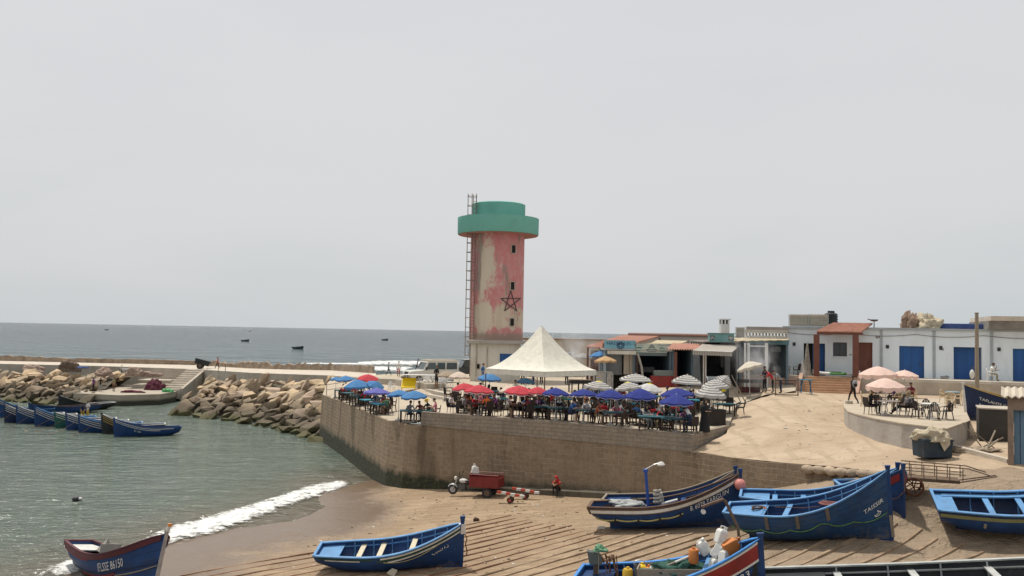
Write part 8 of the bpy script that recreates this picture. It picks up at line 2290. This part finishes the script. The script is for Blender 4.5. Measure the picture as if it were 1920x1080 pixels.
mb = MB(); mb.ball((-.8, 0, .82), (.28, .15, .14), 10, 8); mb.build('fuel_tank', WHITEP, t, smooth='all'); mb = MB(); mb.box((-.45, 0, .82), (.4, .3, .1)); mb.build('seat', ENGINE, t, bev=.03)
mb = MB(); mb.box((-.85, 0, .48), (.4, .28, .36)); mb.tube([(-1.05, .1, .4), (-.5, .16, .3), (.2, .2, .3)], .04, 6); mb.build('engine', mat('engine_grey', (.10, .10, .10), .5, .4, 6, metal=.4), t)
mb = MB(); mb.bar((-1.15, 0, .85), (-.2, 0, .55), .07); mb.bar((-.9, -.12, .3), (1.3, -.3, .42), .06); mb.bar((-.9, .12, .3), (1.3, .3, .42), .06); mb.tube([(.8, -.5, .29), (.8, .5, .29)], .04, 6); mb.build('chassis', ENGINE, t)
for yy in (-.3, .3): mb = MB(); mb.tube([(-1.0, yy, 1.07), (-.95, yy * 1.1, 1.25)], .012, 4); mb.box((-.95, yy * 1.15, 1.29), (.03, .13, .09)); mb.build('mirror', ENGINE, t)
q = t.matrix_basis; pz2 = Matrix.Translation(p) @ Matrix.Rotation(R(-16), 4, 'Z') @ Vector((-.1 * .95, .0, 1.33 * .95))
o = heap('white_sack', 'white sack tied up on the front of the red cargo box', pz2, .24, .2, .4, mat('white_sack', (.60, .58, .54), .85, .12, 4, .6, 6), 2, cat='sack', lump=.25); mb = MB(); mb.tube([(0, 0, .3), (-.06, 0, .5)], [.08, .05], 6); mb.build('knot', WHITEP, o)
for i, (px, py, lab) in enumerate(((957, 943, 'front red and white striped boat trolley on two small wheels'), (985, 936, 'rear red and white striped boat trolley, nearer the wall'))):
    p = Vector(stand_at(px, py, lz, .7)); t = thing('boat_trolley', lab, 'trolley', p, R(-18)); mb = MB()
    for k in range(6): mb.m; mb.box((-.62 + k * .25, 0, .52 - k * .025), (.25, .16, .12), mi=k % 2)
    mb.build('roller_beam', [mat('trolley_red', (.42, .07, .04), .6, .25, 4), WHITEP], t)
    for yy in (-.16, .16): wheel(t, (.0, yy, .16), .16, .06, hub=mat('trolley_red', ()))
    mb = MB(); mb.tube([(0, -.16, .16), (0, 0, .46), (0, .16, .16)], .02, 5); mb.tube([(0, 0, .2), (.4, 0, .44)], .02, 5); mb.build('fork', STEEL, t)
p = Vector(stand_at(1048, 931, lz, .9)); p.z = lz(p.x, p.y); pp = person('person in a red hood and orange jacket crouching on the ledge at the wall foot', 'crouch', p + Vector((0, .25, .02)), R(-35), 'tan', 'rust', 'black', 'red', 'black', 'scarf', CL['red'])
def stone(label, px, py, s, m, seed):
    p = stand_at(px, py, lz, .7); o = bpy.data.objects.new('stone', rock_mesh(seed, 1, .9, .8)); COL.objects.link(o); o.data.materials.append(m); o.location = (p[0], p[1], p[2] + .4 * s); o.scale = (s, s, s); tag(o, label, 'stone')
stone('dark brown stone lying alone on the sand by the small boat', 893, 977, .17, mat('dark_stone', (.09, .055, .04), .9, .3, 5), 91)
stone('pale stone in front of the small boat at the bottom edge', 735, 1080, .22, mat('pale_stone', (.40, .36, .28), .9, .2, 5), 92)

# ------------------------------------------------------------------ breakwater and landing stage
p = G(384, 691.5, 3.75); t = thing('wheelbarrow_cart', 'dark two-wheeled cart tipped forward on the breakwater', 'handcart', p, R(10)); 
mb = MB(); mb.loft([[(-1.3, -.6, .75), (.5, -.6, .35), (.75, -.6, 1.0), (-1.2, -.6, 1.5)], [(-1.3, .6, .75), (.5, .6, .35), (.75, .6, 1.0), (-1.2, .6, 1.5)]]); mb.build('tray', ENGINE, t)
for yy in (-.68, .68): wheel(t, (-.6, yy, .42), .42, .1, hub=STEEL)
mb = MB(); mb.tube([(.5, -.4, .7), (1.5, -.4, .8)], .03, 5); mb.tube([(.5, .4, .7), (1.5, .4, .8)], .03, 5); mb.build('handle', STEEL, t)
person('person in a red shirt pushing the dark cart along the breakwater', 'walk', (p.x + 1.75, p.y + .1, 3.75), R(-90), 'brown', 'red', 'black', scale=.95)
t = thing('railing_stub', 'short broken railing at the head of the harbour stairs', 'railing', G(415, 697, 3.85)); mb = MB()
for x in (-.4, .5): mb.tube([(x, 0, 0), (x, 0, 1.0)], .04, 5)
mb.build('post', STEEL, t); mb = MB(); mb.tube([(-.4, 0, .9), (.5, 0, .7)], .03, 5); mb.build('rail', STEEL, t)
for i, (px, tp, bt) in enumerate(((175, 'purple', 'black'), (188, 'black', 'grey'), (213, 'khaki', 'brown'))):
    person('%s person standing on the landing stage, in a %s top' % (('left', 'middle', 'right')[i], tp), ('stand', 'work', 'stand')[i], G(px, 734, 1.31), i * .8 - .4, 'brown', tp, bt, scale=1.0)
for i, px in enumerate((155, 165)):
    v = D(px, 762, 89.0 + i); person('%s fisherman in yellow trousers, person standing in the grey boat' % ('left' if i == 0 else 'right'), 'work' if i else 'bend', (v.x, v.y, .35), .5 - i, 'brown', 'navy' if i == 0 else 'white', 'yellow')
NETP = mat('pinkish_net', (.33, .24, .19), .95, .4, 6, 1, 14); NETD = mat('dark_red_net', (.10, .025, .04), .95, .5, 6, 1, 14)
heap('net_heap', 'dark red fishing net heaped on the landing stage at the stairs', G(292, 731, 1.3), 1.15, .8, 1.15, NETD, 4, cat='net')
heap('net_heap', 'low dark red net spread along the landing stage edge', G(250, 736, 1.3), 1.5, .6, .3, NETD, 7, cat='net')
heap('net_heap', 'bright green net at the foot of the stairs', G(314, 735, 1.3), .7, .5, .35, mat('bright_green_net', (.10, .34, .14), .9, .3, 6), 8, cat='net')
heap('net_heap', 'large brown net heap hanging over the breakwater edge', G(131, 696, 3.1), 1.55, 1.2, 1.3, mat('brown_net', (.17, .12, .09), .95, .5, 5, 1, 14), 2, cat='net')
heap('net_heap', 'rounded pale pink net on the rocks at the left', G(62, 697, 3.0), 1.5, 1.0, .8, NETP, 5, cat='net'); heap('net_heap', 'pale pink net beside the brown heap on the rocks', G(194, 704, 2.9), 1.1, .9, .95, NETP, 11, cat='net')
heap('net_heap', 'pale pink net above the stone ledges', G(252, 705, 2.9), 1.1, .9, .95, NETP, 13, cat='net'); heap('net_heap', 'flat pale pink net heap just left of the topmost ledge', G(283, 706, 2.8), 1.2, .9, .6, NETP, 15, cat='net')
heap('tarp_heap', 'small blue tarpaulin lying beside the brown net heap', G(154, 690, 3.75), .8, .6, .25, BLUETARP, 6, cat='tarpaulin')
t = thing('moped', 'small white moped leaning against the breakwater face', 'moped', G(232, 700, 3.0)); wheel(t, (-.5, 0, .28), .28, .1); wheel(t, (.5, 0, .28), .28, .1); mb = MB(); mb.tube([(-.5, 0, .28), (-.35, 0, .95), (-.3, 0, 1.05)], .05, 5); mb.box((.15, 0, .55), (.8, .25, .3)); mb.build('body', WHITEP, t, bev=.03); mb = MB(); mb.tube([(-.3, -.3, 1.05), (-.3, .3, 1.05)], .03, 5); mb.build('handlebar', ENGINE, t)
# ------------------------------------------------------------------ far out
DBO = mat('far_boat_dark', (.04, .045, .05), .7)
for lab, px, py, s in (('tiny dark boat far out near the horizon at the left', 200, 619, 1.2), ('small dark boat on the open sea left of the middle', 460, 640, 1.0), ('small open boat with a figure on the sea above the rocks', 559, 654, 1.0), ('tiny boat on the sea beside the tower', 722, 638, 1.1)):
    p = G(px, py, 0); rr, hh = boat(lab, p + Vector((-2.2 * s, 0, -.1)), p + Vector((2.2 * s, .4, -.1)), .9 * s, 1.5 * s, 1.6 * s, hullm=DBO, innm=DBO, gunm=DBO, simple=True, thw=(.4,), thwm=DBO, aft=0, post=.1)
    mb = MB(); mb.ball((0, 0, 1.0 * s), (.25, .25, .5), 7, 6); mb.build('crew_bundle', DBO, rr)
t = thing('gull', 'dark gull gliding low over the sea', 'bird', D(468, 621, 90)); mb = MB(); mb.ball((0, 0, 0), (.08, .24, .07), 8, 6); mb.build('body', CL['grey'], t, smooth='all')
for sx_ in (-1, 1): mb = MB(); mb.loft([[(0, -.07, 0), (0, .09, 0), (0, .09, .02), (0, -.07, .02)], [(sx_ * .28, -.07, .13), (sx_ * .28, .07, .13), (sx_ * .28, .07, .145), (sx_ * .28, -.07, .145)], [(sx_ * .62, .06, .02), (sx_ * .62, .1, .02), (sx_ * .62, .1, .03), (sx_ * .62, .06, .03)]]); mb.build('wing', CL['grey'], t)
t = thing('mooring_buoy', 'small dark and white buoy floating in the bay', 'buoy', G(142, 939, .0)); mb = MB(); mb.ball((0, 0, .08), (.2, .2, .16), 10, 7); mb.build('float', ENGINE, t, smooth='all'); mb = MB(); mb.ball((.22, .05, .1), (.13, .12, .1), 8, 6); mb.build('white_float', WHITEP, t, smooth='all')

# ------------------------------------------------------------------ scraps lying about
def scatter(name, hf, quads, n, m, smin, smax, seed, dz=.012):
    r = random.Random(seed); mb = MB()
    for _ in range(n):
        a, b2, c, e = r.choice(quads); u, v = r.random(), r.random()
        x0, y0 = a[0] + (b2[0] - a[0]) * u, a[1] + (b2[1] - a[1]) * u; x1, y1 = e[0] + (c[0] - e[0]) * u, e[1] + (c[1] - e[1]) * u
        p = G(x0 + (x1 - x0) * v, y0 + (y1 - y0) * v, 1.0); p = Vector(stand_at(x0 + (x1 - x0) * v, y0 + (y1 - y0) * v, hf, 2.0)); s_ = r.uniform(smin, smax); k = r.randint(4, 6); an = r.uniform(0, 6.3); st_ = r.uniform(1, 2.6)
        ring = [(s_ * st_ * math.cos(2 * PI * i / k) * r.uniform(.6, 1.1), s_ * math.sin(2 * PI * i / k) * r.uniform(.6, 1.1)) for i in range(k)]
        lo_ = [(p.x + x * math.cos(an) - y * math.sin(an), p.y + x * math.sin(an) + y * math.cos(an), p.z - .02) for x, y in ring]
        mb.loft([lo_, [(x, y, z + .02 + dz + r.uniform(0, s_ * .35)) for x, y, z in lo_]])
    return tag(mb.build(name, m), kind='stuff')


BQ = [((760, 930), (1120, 940), (1120, 965), (700, 985)), ((640, 990), (1000, 975), (1000, 1075), (480, 1075)), ((900, 960), (1150, 960), (1400, 1040), (900, 1060))]
scatter('seaweed_scraps', lz, BQ, 170, mat('dry_seaweed', (.09, .06, .038), .9, .4, 6), .02, .075, 3, .004)
scatter('litter', lz, BQ, 60, mat('pale_litter', (.55, .52, .46), .8, .3, 5), .02, .06, 4)
RQ = [((1390, 790), (1560, 775), (1590, 830), (1370, 845)), ((1480, 750), (1580, 750), (1580, 800), (1430, 800)), ((1600, 825), (1740, 868), (1700, 880), (1480, 862)), ((1790, 870), (1880, 885), (1920, 900), (1760, 885))]
scatter('litter', rz_, RQ, 70, mat('pale_litter', ()), .02, .06, 5); scatter('loose_stones', rz_, RQ, 60, mat('ramp_stone', (.42, .33, .24), .9, .4, 5), .02, .05, 6)
# ------------------------------------------------------------------ smoke
def smoke(c, size, dens, seed):
    m, nt, b, out = new_mat('smoke'); nt.nodes.remove(b)
    tcn = nt.nodes.new('ShaderNodeTexCoord').outputs['Object']
    v = nd(nt, 'VectorMath', {0: tcn, 1: (seed, seed * 2, 0)}, operation='ADD').outputs[0]
    n = noise_(nt, v, 1.1, 4, .6, .8, (1, 1, .7))
    r = nd(nt, 'VectorMath', {0: nd(nt, 'VectorMath', {0: tcn, 1: (1 / size[0], 1 / size[1], 1 / size[2])}, operation='MULTIPLY').outputs[0]}, operation='LENGTH').outputs['Value']
    d = math_(nt, 'MULTIPLY', math_(nt, 'MULTIPLY', rng_(nt, n, .42, .68), rng_(nt, r, 1.0, .25)), dens)
    pv = nd(nt, 'VolumePrincipled', {'Color': (.88, .90, .94, 1), 'Density': d, 'Anisotropy': .2}); nt.links.new(pv.outputs[0], out.inputs['Volume'])
    mb = MB(); mb.ball((0, 0, 0), size, 14, 10); o = mb.build('smoke', m); o.location = c; return tag(o, kind='stuff')


smoke(D(1420, 690, 63.3), (1.9, 1.2, 2.0), 1.1, 1.3); smoke(D(1400, 658, 64), (2.6, 1.3, 1.8), .45, 4.1)
smoke(D(1095, 668, 70.5), (2.0, 1.5, 1.7), .7, 7.7); smoke(D(1080, 646, 72), (2.4, 1.6, 1.8), .3, 3.2)

for c_ in CH.values():
    if c_.name not in USED: [bpy.data.objects.remove(o) for o in list(c_.children_recursive) + [c_]]
for c_ in TB.values():
    if c_.name not in USED: [bpy.data.objects.remove(o) for o in list(c_.children_recursive) + [c_]]
